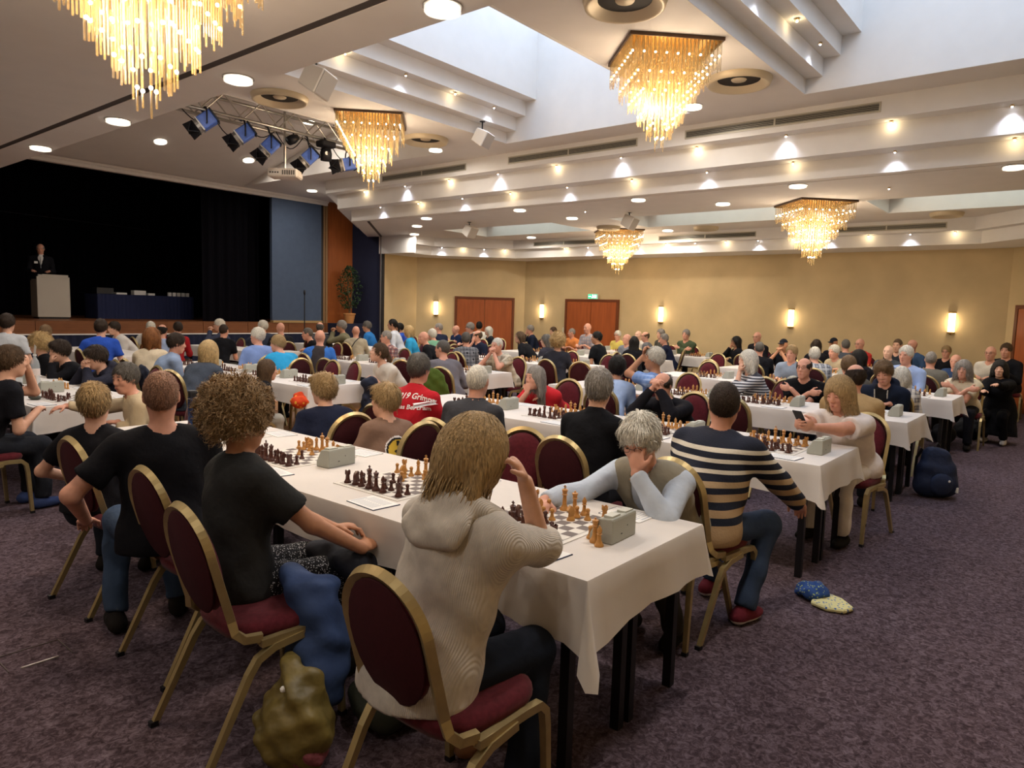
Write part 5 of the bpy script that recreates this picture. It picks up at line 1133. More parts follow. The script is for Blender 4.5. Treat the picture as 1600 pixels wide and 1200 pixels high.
CROSS = lambda e, p: [((float(p.N[0]) + .17, -.10, .86 * p.s + .02), (-.3, .7, -.6), (.2, -1, .1), (-1, 0, 0), .6), ((float(p.N[0]) + .20, .10, .83 * p.s + .02), (-.3, -.7, -.6), (.2, 1, .1), (-1, 0, 0), .6)]
CLASP = lambda fx=.11, dz=-.02: (lambda e, p: [((float(p.H[0]) + fx, .035, float(p.H[2]) + dz), (.6, .5, -.8), (.1, -.5, .8), (-.2, -1, 0), .8), ((float(p.H[0]) + fx + .01, -.035, float(p.H[2]) + dz), (.6, -.5, -.8), (.1, .5, .8), (-.2, 1, 0), .8)])

M_KNIT = rib('grey_knit', 'c4bcb2', 190)
# woman in the grey cardigan, near end of the first row
def arms_grey(e, p): return [((.40, .10, .80), (-.4, .5, -.8), (.7, -.6, 0), (0, 0, -1), .3), (W_(e, (1.82, 1.42), 1.11), (.35, -.02, -1), (-.45, .25, .9), (-.8, .5, -.2), .7)]
E_GREY = person('woman in a grey ribbed cardigan with hood, blond bob, hand at her temple', (1.70, 1.535, 1.195), .0, M_KNIT, 'dblond', 'bob', arms=arms_grey, legs=[((.42, .11, .50), (.40, .13, .085), (1, 0)), ((.40, -.14, .50), (.26, -.20, .085), (1, -.1))], trousers='1d2330', shoes=mat('suede_brown', '7a5238', .9), fem=True, hem=.24, sleeve='three', cuff=.12, inf=.024, sh=.175, bw=1.06, pose=dict(hyaw=-.35, hpitch=.35, side=-.05), chair_at=(1.57, 1.50), tname='cardigan', hs=.97, label_ch='nearest maroon banquet chair, under the woman in the grey cardigan')
def hood_mesh():
    e, p, ob = E_GREY; N, f, l, u = p.N, p.f, p.l, p.u; sd = Sdf(); pts = []
    for k in range(13):
        a = -2.2 + 4.4 * k / 12; pts.append(N - f * cos(a) * .10 + l * sin(a) * .115 - u * (.005 + .055 * (1 - cos(a)) * .5) + u * .03)
    for a, b in zip(pts[:-1], pts[1:]): sd.cap(a, b, .038, k=.02)
    sd.ell(N - f * .125 - u * .055, (.045, .135, .095), [nrm(f * .95 - u * .3), l, nrm(u * .95 + f * .3)], k=.035)
    P_, F_ = sd.mesh(.011, None, (.006, 30, .5)); link('hood', np_mesh('hood', P_, F_, M_KNIT), e)
hood_mesh()
# curly-haired woman
def arms_curly(e, p): return [(W_(e, (1.93, 2.42), .645), (-.3, .5, -.8), (.8, -.55, .05), (0, -.3, -1), .5), (W_(e, (1.89, 2.34), .64), (-.3, -.4, -.9), (.85, .45, .05), (0, .4, -1), .5)]
E_CURLY = person('woman with brown curly hair and dark T-shirt, hands folded on her lap', (1.52, 2.67, 1.205), -.05, '2c2c2c', 'curly', 'curly', 'tan', arms=arms_curly, fem=True, sleeve='short', sh=.165, trousers=speck('speckled_skirt', '16161a', 'b8b8bc'), s=.984, pose=dict(hyaw=-.25, hpitch=.08, lean=.06), glasses=True, hem=.12, chair_at=(1.50, 2.50), chair_a=-.05, lname='skirt', label_ch='maroon banquet chair under the curly-haired woman')
# bald man
def arms_bald(e, p): return [(W_(e, (1.30, 3.72), .60), (-.2, .8, -.5), (.9, 0, -.3), (0, 0, -1), .4), ((.30, -.1, .66), (-.3, -.6, -.6), (.8, .4, -.2), (0, 0, -1), .4)]
E_BALD = person('man with shaved head in a black polo, turned towards the stage', (1.56, 3.47, 1.215), 1.30, '15151a', 'stubble', 'crop', 'rosy', arms=arms_bald, legs=[((.42, .16, .52), (.24, .20, .085), (1, .1)), ((.42, -.10, .52), (.30, -.1, .085), (1, -.1))], trousers='3a4a62', sleeve='short', sh=.2, bw=1.12, arm_r=1.12, s=.99, pose=dict(hyaw=-.2, lean=.05), chair_a=0.0, chair_at=(1.66, 3.20), shoes='201c1a', label_ch='maroon banquet chair under the shaven-headed man')
# blond boy
E_BOY = person('blond boy in a black T-shirt seen from behind', (1.58, 4.34, 1.08), .75, '17171c', 'dblond', 'short', 'fair', s=.885, arms=lambda e, p: [((.22, .2, .60), (-.4, .8, -.3), (.8, 0, -.4), (0, 0, -1), .3), ((.28, -.1, .6), (-.4, -.8, -.3), (.8, .3, -.2), (0, 0, -1), .3)], sleeve='short', sh=.17, chair_a=0.05, chair_at=(1.69, 4.17), pose=dict(hyaw=.3, hroll=-.08, lean=.05), label_ch='maroon banquet chair under the blond boy')
# white-haired man, far side of the first row
def arms_old(e, p):
    fh = p.H + p.hf * .125 + p.hu * .02
    return [((float(fh[0]) - .01, float(fh[1]) + .035, float(fh[2]) - .10), (.55, .55, -.75), (-.15, -.12, 1), (-1, .1, 0), .55), (W_(e, (2.62, 1.93), .795), (-.3, -.5, -.8), (.8, .45, -.1), (0, 0, -1), .55)]
E_OLD = person('white-haired man in a beige vest over a pale blue shirt, hand on his brow', (3.02, 1.66, 1.065), pi, 'b9c2cf', 'white', 'side', 'rosy', arms=arms_old, vest='8f8878', neck='collar', trousers='3a3630', pose=dict(hpitch=.42, hyaw=.12), glasses=True, chair_off=(.0, .0), legs=SIT(1.0, .40, .51, .22), label_ch='maroon banquet chair under the man in the beige vest')
# striped sweater man
STR = ramp_mat('striped_sweater', [(0, 'a98d6b'), (.06, '1d2130'), (.13, 'a98d6b'), (.20, '1d2130'), (.27, 'a98d6b'), (.34, '1d2130'), (.40, 'b39a78'), (.46, '1d2130'), (.53, 'd8d0c0'), (.57, '1d2130'), (.63, 'd8d0c0'), (.67, '1d2130'), (.73, 'd8d0c0'), (.77, '1d2130')], .56, 1.10)
E_STR = person('heavy man in a navy, white and tan striped sweater seen from behind', (3.82, 1.58, 1.185), -.12, STR, 'dbrown', 'crop', 'rosy', arms=lambda e, p: [((.42, .12, .80), (-.4, .4, -.8), (.7, -.5, 0), (0, 0, -1), .3), (W_(e, (4.18, 1.22), .60), (-.2, -.7, -.6), (.75, .2, -.55), (0, 0, -1), .35)], legs=[((.42, .10, .52), (.40, .12, .085), (1, 0)), ((.40, -.22, .52), (.18, -.22, .085), (1, -.2))], trousers='35435c', shoes=ramp_mat('red_sneaker', [(0, 'd8cfc8'), (.3, '6a2030')], 0, .1), bw=1.28, belly=.03, sh=.215, arm_r=1.25, fat=.5, pose=dict(hyaw=.55), hem=.12, inf=.018, tname='sweater', hs=1.0, label_ch='maroon banquet chair under the man in the striped sweater')
# grey-haired person in black, second row
person('person with thick grey hair in a black jacket seen from behind, second row', (3.87, 2.44, 1.195), .05, '101014', 'grey', 'short', 'fair', fem=False, neck='collar', pose=dict(hyaw=.3), hs=.98, res=1, label_ch='maroon banquet chair under the black jacket of the second row')
person('man with short white-grey hair in a dark grey jacket seen from behind', (3.88, 3.50, 1.15), .25, '3c3c40', 'white', 'crop', 'rosy', neck='collar', sh=.2, bw=1.08, trousers='14141a', pose=dict(hyaw=.1), chair_a=.1, res=1, label_ch='maroon banquet chair under the dark grey jacket')
E_RED = person('man in a red club shirt with white lettering on the back', (3.98, 4.24, 1.185), .10, 'b3202a', 'dgrey', 'short', 'rosy', sleeve='short', neck='collar', sh=.215, bw=1.18, pose=dict(hyaw=.1, hroll=.05), chair_a=.05, res=1, label_ch='maroon banquet chair under the man in the red shirt')
E_PATCH = person('boy with light brown hair in a brown sweatshirt with a yellow emblem on the back', (3.22, 3.77, 1.03), 1.25, '84695a', 'dblond', 'side', 'fair', s=.86, arms=A_LAP(.86, .25, .58), pose=dict(hyaw=.75), chair_a=1.5, chair_off=(-.02, -.03), sh=.17, res=1, label_ch='maroon banquet chair under the boy with the yellow emblem')
E_NAVY = person('child with tousled blond hair in a navy sweatshirt seen from behind', (3.22, 4.48, 1.04), 1.25, '1a1f33', 'dblond', 'spiky', 'fair', s=.92, arms=A_LAP(.9, .25, .58), pose=dict(hyaw=.45, hroll=-.06), chair_a=1.4, sh=.19, bw=1.1, res=1, label_ch='maroon banquet chair under the child in navy')
# second row, far side
E_REDW = person('woman with long grey hair in a red shirt, hand at her mouth', (5.78, 4.43, 1.0), pi + .1, 'b8242c', 'grey', 'long', 'rosy', arms=CHIN(-1, .09, -.15), fem=True, sleeve='short', sh=.18, bw=1.12, arm_r=1.15, pose=dict(hyaw=-.35, hpitch=.05), neck='collar', res=1, label_ch='maroon banquet chair under the red-shirted woman')
person('man in a black jacket leaning on the table with clasped hands before his face', (5.78, 2.98, 1.045), pi, '17161c', 'dbrown', 'ring', 'rosy', arms=CLASP(), neck='collar', pose=dict(hpitch=.25), sh=.2, bw=1.1, res=1, label_ch='maroon banquet chair under the man with clasped hands')
E_PHONE = person('woman with blond streaked hair in a white T-shirt looking at her phone', (5.64, 1.45, 1.13), pi - .15, 'ddd2cc', 'dblond', 'bob', 'rosy', arms=lambda e, p: [(W_(e, (5.20, 1.50), .92), (-.3, .6, -.7), (.8, -.3, .2), (.3, -1, .3), .7), (W_(e, (5.22, 1.60), .92), (-.3, -.6, -.7), (.8, .3, .2), (.3, 1, .3), .7)], fem=True, sleeve='short', sh=.185, bw=1.2, arm_r=1.25, pose=dict(hpitch=.3, hyaw=-.1), trousers='d8d0c8', label_ch='maroon banquet chair under the woman with the phone')
# third row
E_BEIGE3 = person('balding man in a sand-coloured sweater seen from behind, third row', (6.78, 1.62, 1.18), .1, 'b39468', 'dbrown', 'ring', 'rosy', res=1, bw=1.2, sh=.205, fat=.3, pose=dict(hyaw=.5), label_ch='maroon banquet chair under the sand-coloured sweater')
person('person with black hair in a light blue shirt, third row', (6.72, 4.02, 1.09), .3, '9fb4d8', 'black', 'short', 'tan', res=1, hs=1.03, pose=dict(hyaw=.4), label_ch='maroon banquet chair under the black-haired person in light blue')
person('white-haired man in a blue checked shirt, hand on his forehead', (6.80, 3.62, 1.215), 1.7, plaid('bluecheck', '7d9cd0', 'a8c0e6', '5f7fba'), 'white', 'short', 'tan', res=1, arms=CHIN(1, .10, .03), sleeve='short', pose=dict(hyaw=.5), chair_a=.3, label_ch='maroon banquet chair under the man in the blue checked shirt')
E_CROSS = person('man with glasses and crossed arms in a black T-shirt', (8.48, 2.58, 1.12), pi + .1, '121216', 'dbrown', 'ring', 'rosy', res=1, arms=CROSS, sleeve='short', glasses=True, bw=1.12, sh=.2, pose=dict(hyaw=-.15), label_ch='maroon banquet chair under the man with crossed arms')
E_HOOD = person('man in a navy hooded jacket over a printed black shirt, looking down', (8.48, 1.74, 1.13), pi, '1b2233', 'lbrown', 'spiky', 'rosy', res=1, hood=True, bw=1.15, sh=.21, fat=.3, pose=dict(hpitch=.38, hroll=.15), arms=A_TABLE(1, .34, .8, .08), tname='jacket', label_ch='maroon banquet chair under the man in the navy hooded jacket')
person('woman with a pale grey bob in a striped T-shirt, hand at her mouth', (8.50, 3.26, 1.16), 2.35, hstripe('stripe_tee', 'c9c9cc', '3b3d47', .5, 1.0, 15), 'white', 'bob', 'fair', res=1, arms=CHIN(1), fem=True, sh=.165, pose=dict(hyaw=.1), sleeve='three', chair_a=2.6, label_ch='maroon banquet chair under the woman in the striped T-shirt')
# left block
person('woman with short grey hair in a beige fleece sitting at the table end', (2.36, 5.86, 1.06), pi - .25, 'c6b393', 'dgrey', 'short', 'rosy', res=1, s=.93, arms=lambda e, p: [((.36, .02, .72), (-.3, .6, -.7), (.8, -.4, 0), (0, 0, -1), .4), (W_(e, (2.08, 6.28), .82), (-.3, -.5, -.8), (.8, .3, -.1), (0, 0, -1), .4)], fem=True, pose=dict(hyaw=.55, hpitch=.15), chair_a=pi - .1, bw=1.1, neck='collar', label_ch='maroon banquet chair under the woman in beige fleece')
person('teenage boy in a dark navy hoodie thinking with his hand at his chin', (3.02, 8.22, 1.05), pi, '2a2b38', 'dbrown', 'side', 'fair', res=1, arms=CLASP(.10, -.10), hood=True, pose=dict(hpitch=.25, hyaw=-.1), s=.96, label_ch='maroon banquet chair under the teenager in the navy hoodie')
person('dark-haired boy in black at the left table', (3.02, 9.28, 1.06), pi, '131318', 'dbrown', 'side', 'fair', res=1, arms=CHIN(1), pose=dict(hpitch=.1, hyaw=-.1), s=.95, label_ch='maroon banquet chair under the dark-haired boy')
person('curly blond boy in black behind the water bottle', (3.08, 10.18, 1.09), pi - .3, '121216', 'blond', 'curly', 'fair', res=1, arms=A_TABLE(), s=.95, hs=.88, label_ch='maroon banquet chair under the curly blond boy')
person('brown-haired person cut by the left edge, hand raised', (1.78, 6.50, 1.17), .1, '16161c', 'brown', 'short', 'fair', res=1, arms=CHIN(1, .12, -.05), sleeve='short', shoes='3a4a78', label_ch='maroon banquet chair under the person at the left edge')
E_GIRL = person('girl with long brown hair in a black jacket holding an orange bag', (4.22, 6.86, .97), -.1, '1a1a1e', 'brown', 'long', 'fair', res=1, s=.86, arms=A_LAP(.86, .28, .66, .04), fem=False, sh=.16, trousers='9a9488', pose=dict(hyaw=-.1, hpitch=.05), label_ch='maroon banquet chair under the girl with the orange bag')
person('woman with a blond bob in a slate grey sweater seen from behind', (4.12, 7.92, 1.105), .45, '454c58', 'blond', 'bob', 'fair', res=1, fem=True, bw=1.08, pose=dict(hyaw=.1), chair_a=.35, label_ch='maroon banquet chair under the woman in the slate grey sweater')
person('man in a grey-blue short-sleeved shirt in profile, dark hair', (4.12, 8.72, 1.16), -.15, '8494ae', 'dbrown', 'short', 'rosy', res=1, sleeve='short', neck='collar', bw=1.15, sh=.205, pose=dict(hpitch=.15, hyaw=-.1), label_ch='navy-draped maroon chair under the man in the grey-blue shirt')
person('woman in a cream sweater with pink sleeves looking up to the stage', (5.78, 6.90, 1.115), pi - .2, 'd4ccc0', 'brown', 'pony', 'fair', res=1, fem=True, sleeve='three', pose=dict(hpitch=-.22, hyaw=-.25), arms=A_TABLE(1, .45, .8, .05), label_ch='maroon banquet chair under the woman in the cream sweater')
person('man with glasses in a grey shirt, third row of the middle block', (6.82, 6.82, 1.14), 1.1, '6e6a70', 'dgrey', 'crop', 'rosy', res=1, glasses=True, pose=dict(hyaw=.75), arms=A_LAP(), chair_a=.3, bw=1.1, label_ch='chair with a green jacket under the man in the grey shirt')
person('old man in a beige camouflage-checked shirt, hands clasped at his mouth', (8.42, 7.22, 1.135), pi + .05, plaid('beigecheck', 'b5a78e', '8c8270', 'd8cdb8', 16), 'white', 'crop', 'rosy', res=1, arms=CLASP(.11, -.12), sleeve='short', pose=dict(hpitch=.05, hyaw=-.1), bw=1.1, label_ch='maroon banquet chair under the old man with clasped hands')
FAR = [
(4.1, 13.16, 1.107, 0.9, 'm', 'L', 0, 'long', 'fair', 'short', 'lbrown', '23283a', '', 'brown-haired person behind the curly blond boy'),
(3.3, 12.14, 1.291, 0.9, 'm', 'L', 0, 'short', 'fair', 'short', 'dbrown', 'b9bcc0', '', 'dark-haired man in a pale grey T-shirt near the stage, left edge'),
(4.4, 11.75, 1.243, 1.0, 'm', 'L', 0, 'short', 'fair', 'short', 'dbrown', '2b4fae', '', 'man in a royal blue T-shirt seen from behind before the stage'),
(5.7, 14.62, 1.126, 3.14, 'f', 'T', 0, 'long', 'fair', 'short', 'dbrown', 'd8d4cf', '', 'dark-haired person facing the camera beside the royal blue T-shirt'),
(4.2, 9.57, 1.189, 0.8, 'f', 'T', 0, 'long', 'fair', 'bob', 'auburn', 'cbbba0', '', 'person with reddish-brown hair in a cream top seen from behind'),
(6.7, 15.31, 1.114, 0.9, 'm', 'L', 0, 'long', 'rosy', 'short', 'white', 'c9c4bc', '', 'white-haired head just behind the reddish-brown hair'),
(5.8, 12.8, 1.149, 0.8, 'm', 'L', 0, 'long', 'rosy', 'ring', 'black', '8fa0c0', '', 'man with bald crown and black hair in pale blue, left of the centre'),
(6.5, 13.7, 1.161, 0.7, 'm', 'T', 0.7, 'long', 'fair', 'short', 'dbrown', 'a02228', '', 'dark-haired person in red behind the grey-blue shirt'),
(6.75, 12.43, 1.162, 0.6, 'm', 'T', 0, 'short', 'rosy', 'crop', 'dbrown', '15161b', '', 'man in a black T-shirt seen from behind, short brown hair'),
(7.6, 14.2, 1.21, 2.6, 'm', 'K', 0, 'long', 'fair', 'short', 'white', '3a3f52', 'g', 'white-haired person with glasses clapping before the stage'),
(5.8, 9.71, 1.196, 1.4, 'm', 'L', 0.7, 'long', 'rosy', 'short', 'white', '7b93c8', 'p', 'white-haired man in a blue checked shirt seen from behind'),
(8.3, 13.7, 1.203, 1.6, 'm', 'K', 0.7, 'long', 'fair', 'short', 'white', '303646', '', 'white-haired head behind the blue checked shirt'),
(8.3, 13.02, 1.188, 1.3, 'm', 'L', 0, 'long', 'rosy', 'bald', 'grey', '1c1d24', '', 'bald man in dark clothes before the blue stage panel'),
(5.8, 9.17, 1.108, 1.5, 'm', 'T', 0.7, 'short', 'rosy', 'short', 'dblond', '2f9ad0', '', 'person with sandy hair in a bright cyan polo shirt'),
(6.8, 9.55, 1.175, 0.8, 'm', 'L', 0, 'long', 'rosy', 'bald', 'grey', '3b3638', 'v', 'bald man in a dark vest with blue sleeves seen from behind'),
(8.3, 12.08, 1.109, 2.6, 'm', 'T', 0, 'long', 'rosy', 'crop', 'dgrey', '141418', '', 'man in a black jacket looking down, left of the bald man in the vest'),
(9.4, 13.2, 1.196, 0.8, 'm', 'L', 0, 'long', 'rosy', 'ring', 'dgrey', '4a4c50', '', 'grey-haired head behind the bald man in the vest'),
(9.7, 12.85, 1.238, 2.4, 'm', 'K', 0, 'long', 'tan', 'short', 'grey', '6f6a52', '', 'man in an olive jacket clapping beneath the potted plant'),
(9.5, 12.08, 1.157, 0.9, 'm', 'L', 0, 'long', 'rosy', 'bald', 'grey', 'a99f88', 's', 'bald man in a beige jacket with a black shoulder strap'),
(11.1, 13.7, 1.211, 2.2, 'm', 'T', 0, 'short', 'tan', 'short', 'dgrey', '2a6cab', '', 'man in a blue T-shirt in profile below the dark blue panel'),
(8.4, 9.83, 1.148, 3.1, 'm', 'T', -0.7, 'long', 'rosy', 'crop', 'grey', 'PLAID1', 'g', 'man with glasses in a red and white checked shirt'),
(11.5, 13.23, 1.276, 2.3, 'f', 'L', 0, 'long', 'tan', 'pony', 'black', 'c8ccd4', '', 'woman with dark hair tied back in a white blouse by the gold wall'),
(12.7, 14.32, 1.159, 2.3, 'm', 'L', 0, 'long', 'tan', 'short', 'black', '2c4fb0', '', 'person in royal blue behind the woman in the white blouse'),
(10.9, 11.99, 1.157, 2.3, 'f', 'L', 0, 'long', 'fair', 'bob', 'blond', '36a0d2', '', 'blond woman in a light blue jacket by the gold wall'),
(9.4, 9.92, 1.122, 2.2, 'm', 'L', 0.7, 'long', 'rosy', 'bald', 'grey', '16171c', '', 'bald man in a black jacket in profile, middle block'),
(11.0, 11.33, 1.113, 1.6, 'm', 'L', 0, 'short', 'rosy', 'short', 'white', '6d9b80', '', 'white-haired person in a green T-shirt behind the bald man'),
(12.3, 12.45, 1.213, 1.5, 'm', 'T', 0.7, 'long', 'rosy', 'crop', 'grey', '20263c', '', 'grey-haired man in navy below the wall sconce'),
(13.7, 13.21, 1.151, 3.0, 'm', 'X', -0.7, 'short', 'rosy', 'bald', 'grey', '1e2a4a', '', 'bald man in a navy polo with folded arms before the first door'),
(9.45, 8.85, 1.148, 0.9, 'm', 'T', 0, 'long', 'rosy', 'short', 'dgrey', 'PLAID2', '', 'grey-haired man in a black and white checked shirt seen from behind'),
(13.3, 12.33, 1.234, 2.9, 'm', 'T', -0.7, 'long', 'rosy', 'short', 'grey', '30343c', 'g', 'grey-haired man with glasses before the first door'),
(14.9, 13.45, 1.231, 0.7, 'm', 'L', 0, 'short', 'tan', 'short', 'black', 'd6d2c6', '', 'dark-haired man in a white T-shirt seen from behind at the first door'),
(14.2, 12.49, 1.144, 2.6, 'f', 'L', 0, 'long', 'fair', 'long', 'white', '22242a', '', 'woman with long pale hair right of the white T-shirt'),
(11.1, 10.07, 1.14, 3.1, 'm', 'C', -0.7, 'short', 'rosy', 'ring', 'brown', '1f2538', 'g', 'balding man with glasses in a navy T-shirt, hand at his chin'),
(12.0, 9.65, 1.124, 1.9, 'm', 'L', 0.7, 'short', 'fair', 'long', 'brown', '15161b', '', 'long-haired man in a black T-shirt in profile before the slanted wall'),
(15.6, 12.18, 1.189, 2.5, 'm', 'C', 0, 'long', 'rosy', 'short', 'grey', '1d2436', '', 'grey-haired man in navy with his hand at his face, by the sconce'),
(15.8, 11.53, 1.162, 2.9, 'f', 'T', 0, 'long', 'fair', 'short', 'brown', '3a3236', '', 'brown-haired person left of the second door'),
(9.45, 6.79, 1.194, 0.5, 'f', 'L', 0, 'long', 'fair', 'curly', 'blond', '2a2a31', '', 'person with bushy blond-grey hair in a dark jacket seen from behind'),
(11.0, 8.19, 1.138, 1.5, 'f', 'T', 0.7, 'long', 'fair', 'long', 'dgrey', '34333c', '', 'long-haired person just left of the bushy blond hair'),
(16.0, 11.05, 1.146, 3.0, 'm', 'T', -0.7, 'short', 'rosy', 'crop', 'grey', 'e08a4c', '', 'man in an orange shirt before the second door'),
(15.3, 10.08, 1.304, 3.0, 'm', 'T', 0, 'short', 'rosy', 'bald', 'grey', 'PLAID3', '', 'bald man in a pale checked shirt before the second door'),
(12.2, 7.81, 1.193, 1.6, 'm', 'L', 0.7, 'short', 'tan', 'short', 'black', '141519', '', 'dark-haired man in a black T-shirt with red neckband in profile'),
(16.0, 9.6, 1.14, 3.1, 'm', 'T', 0, 'short', 'rosy', 'short', 'white', 'cdbb62', 'g', 'white-haired man in a yellow polo shirt'),
(13.8, 8.04, 1.138, 3.1, 'm', 'T', -0.7, 'long', 'rosy', 'bald', 'grey', '7c7f86', '', 'bald man right of the yellow polo shirt'),
(12.2, 6.94, 1.146, 0.6, 'f', 'T', 0, 'long', 'tan', 'long', 'black', '131318', '', 'woman with long straight black hair seen from behind'),
(16.2, 9.11, 1.16, 3.0, 'm', 'L', 0, 'long', 'pale', 'bald', 'grey', 'c9c4bc', '', 'pale bald man by the gold wall, behind the long black hair'),
(15.3, 8.41, 1.166, 1.9, 'm', 'T', 0.7, 'long', 'rosy', 'ring', 'brown', '5e6064', '', 'man with receding brown hair in a grey jacket in profile'),
(16.2, 8.47, 1.22, 2.8, 'f', 'T', 0, 'long', 'fair', 'short', 'grey', '4a4a44', '', 'grey-haired person beneath the second wall sconce'),
(14.7, 7.6, 1.149, 1.9, 'm', 'T', 0.7, 'long', 'rosy', 'short', 'grey', '1b2138', '', 'grey-haired man in a navy jacket in profile'),
(16.3, 7.83, 1.232, 3.1, 'm', 'X', 0, 'long', 'rosy', 'short', 'grey', '46523c', '', 'curly grey-haired man in a dark green jacket alone by the wall'),
(15.1, 6.07, 1.162, 2.3, 'f', 'C', 0, 'long', 'tan', 'long', 'black', '17171c', '', 'woman with long black hair in black by the gold wall'),
(16.3, 6.05, 1.249, 2.9, 'm', 'T', 0, 'long', 'rosy', 'bald', 'grey', '1c1a1e', 'g', 'bald man with glasses in black by the gold wall'),
(12.1, 4.44, 1.163, 0.4, 'm', 'T', 0, 'short', 'rosy', 'crop', 'dgrey', '13141a', '', 'close-cropped man in black seen from behind, fifth row'),
(13.8, 4.61, 1.179, 3.1, 'm', 'K', 0, 'short', 'tan', 'cap', 'dbrown', '17171d', '', 'man in a dark cap with hands before his mouth'),
(11.05, 3.56, 1.167, 3.1, 'm', 'T', 0, 'short', 'rosy', 'short', 'dblond', '8b97a6', '', 'fair-haired man in a grey-blue polo shirt, fourth row'),
(12.0, 3.5, 1.114, 0.5, 'm', 'T', 0, 'short', 'rosy', 'short', 'white', 'PLAID4', '', 'white-haired man in a grey checked shirt seen from behind'),
(14.6, 4.24, 1.183, 0.6, 'f', 'T', 0, 'long', 'tan', 'long', 'dbrown', '18181e', '', 'dark long-haired person near the back wall'),
(13.7, 3.66, 1.114, 2.7, 'm', 'T', 0, 'long', 'rosy', 'short', 'white', 'b9aa8c', '', 'white-haired man in beige in profile, right part of the hall'),
(16.2, 4.35, 1.19, 2.9, 'm', 'T', 0, 'long', 'tan', 'cap', 'black', '1b1b22', '', 'person in a black cap near the back wall'),
(15.0, 3.8, 1.2, 0.5, 'm', 'L', 0, 'long', 'rosy', 'crop', 'dgrey', '4a4f58', '', 'grey-haired person in a grey jacket near the back wall'),
(16.3, 3.85, 1.201, 2.7, 'm', 'T', 0, 'long', 'rosy', 'bald', 'grey', 'c23a34', 'g', 'man with glasses in a red jacket by the back wall'),
(12.0, 2.85, 1.104, 2.1, 'f', 'T', 0, 'long', 'tan', 'bob', 'black', '1a191f', '', 'person with a dark bob in black, behind the hooded man'),
(9.4, 2.33, 1.125, 0.3, 'm', 'T', 0, 'long', 'rosy', 'short', 'lbrown', '5b5750', '', 'brown-haired person just behind the sand-coloured sweater'),
(13.7, 2.77, 1.166, 3.0, 'm', 'T', 0, 'long', 'pale', 'bald', 'grey', '44484f', '', 'bald man above the hooded jacket'),
(15.4, 2.96, 1.237, 3.0, 'm', 'T', 0, 'long', 'fair', 'crop', 'brown', '2c3038', '', 'short-haired person by the back wall, above the hooded man'),
(16.2, 2.85, 1.228, 2.6, 'm', 'L', 0, 'long', 'rosy', 'bald', 'grey', '3d5578', '', 'man in a blue jacket by the back wall, left of the right sconce'),
(11.1, 2.02, 1.231, 2.9, 'm', 'T', 0, 'long', 'rosy', 'short', 'white', '9ab0da', '', 'white-haired man in a light blue shirt looking left'),
(9.35, 1.73, 1.034, 0.2, 'f', 'T', 0, 'long', 'fair', 'bob', 'white', 'PLAID5', '', 'person with pale hair in a checked shirt seen from behind, fourth row'),
(12.0, 1.85, 1.15, 0.1, 'm', 'L', 0, 'long', 'rosy', 'crop', 'grey', '6d6a62', '', 'broad man in a grey jacket seen from behind, fifth row'),
(11.12, 1.33, 1.076, 3.1, 'f', 'X', 0, 'short', 'rosy', 'bob', 'grey', 'd8ccb2', '', 'woman with a grey bob in a cream T-shirt with folded arms'),
(13.5, 1.73, 1.076, 3.0, 'm', 'T', 0, 'long', 'rosy', 'bald', 'white', '33486e', '', 'bald man with pale beard in blue behind the cream T-shirt'),
(16.0, 2.22, 1.141, 3.0, 'm', 'T', 0, 'long', 'rosy', 'short', 'dblond', '17171c', 'g', 'man with glasses in black beneath the right sconce'),
(14.6, 1.37, 1.204, 2.9, 'm', 'T', 0, 'long', 'rosy', 'bald', 'grey', 'd0c8ba', 'g', 'bald man with glasses in a white shirt at the right end'),
(15.3, 1.21, 1.241, 2.9, 'm', 'T', 0, 'long', 'rosy', 'short', 'brown', '191a20', '', 'man in a dark suit beside the right door'),
]
PL = {'PLAID1': plaid('plaid_red', 'c8beb6', '9a4a44', '4a3a4a', 26), 'PLAID2': plaid('plaid_black', '1d1e22', '8d8f95', '55575e', 16), 'PLAID3': plaid('plaid_pale', 'cfc6c0', 'a48a88', '8890a0', 26), 'PLAID4': plaid('plaid_grey', '9aa0aa', '4b4f5c', 'c2c6cc', 20), 'PLAID5': plaid('plaid_tan', 'b9b0a2', '5b5862', 'e0d8cc', 20)}
VB, VT, VL, VS, VH, VP = {}, {}, {}, {}, {}, {}
def far_arms(kind):
    return {'T': lambda e, p: A_TABLE(), 'L': lambda e, p: A_LAP(), 'X': CROSS, 'C': CHIN(-1), 'K': CLASP(.16, -.12)}[kind]
CUT = lambda D, ax: np.maximum(D, .475 - ax[2][None, None, :])
IDP = Pose(); IDP.H = V3(0, 0, 0); IDP.hf, IDP.hl, IDP.hu = V3(1, 0, 0), V3(0, 1, 0), V3(0, 0, 1)
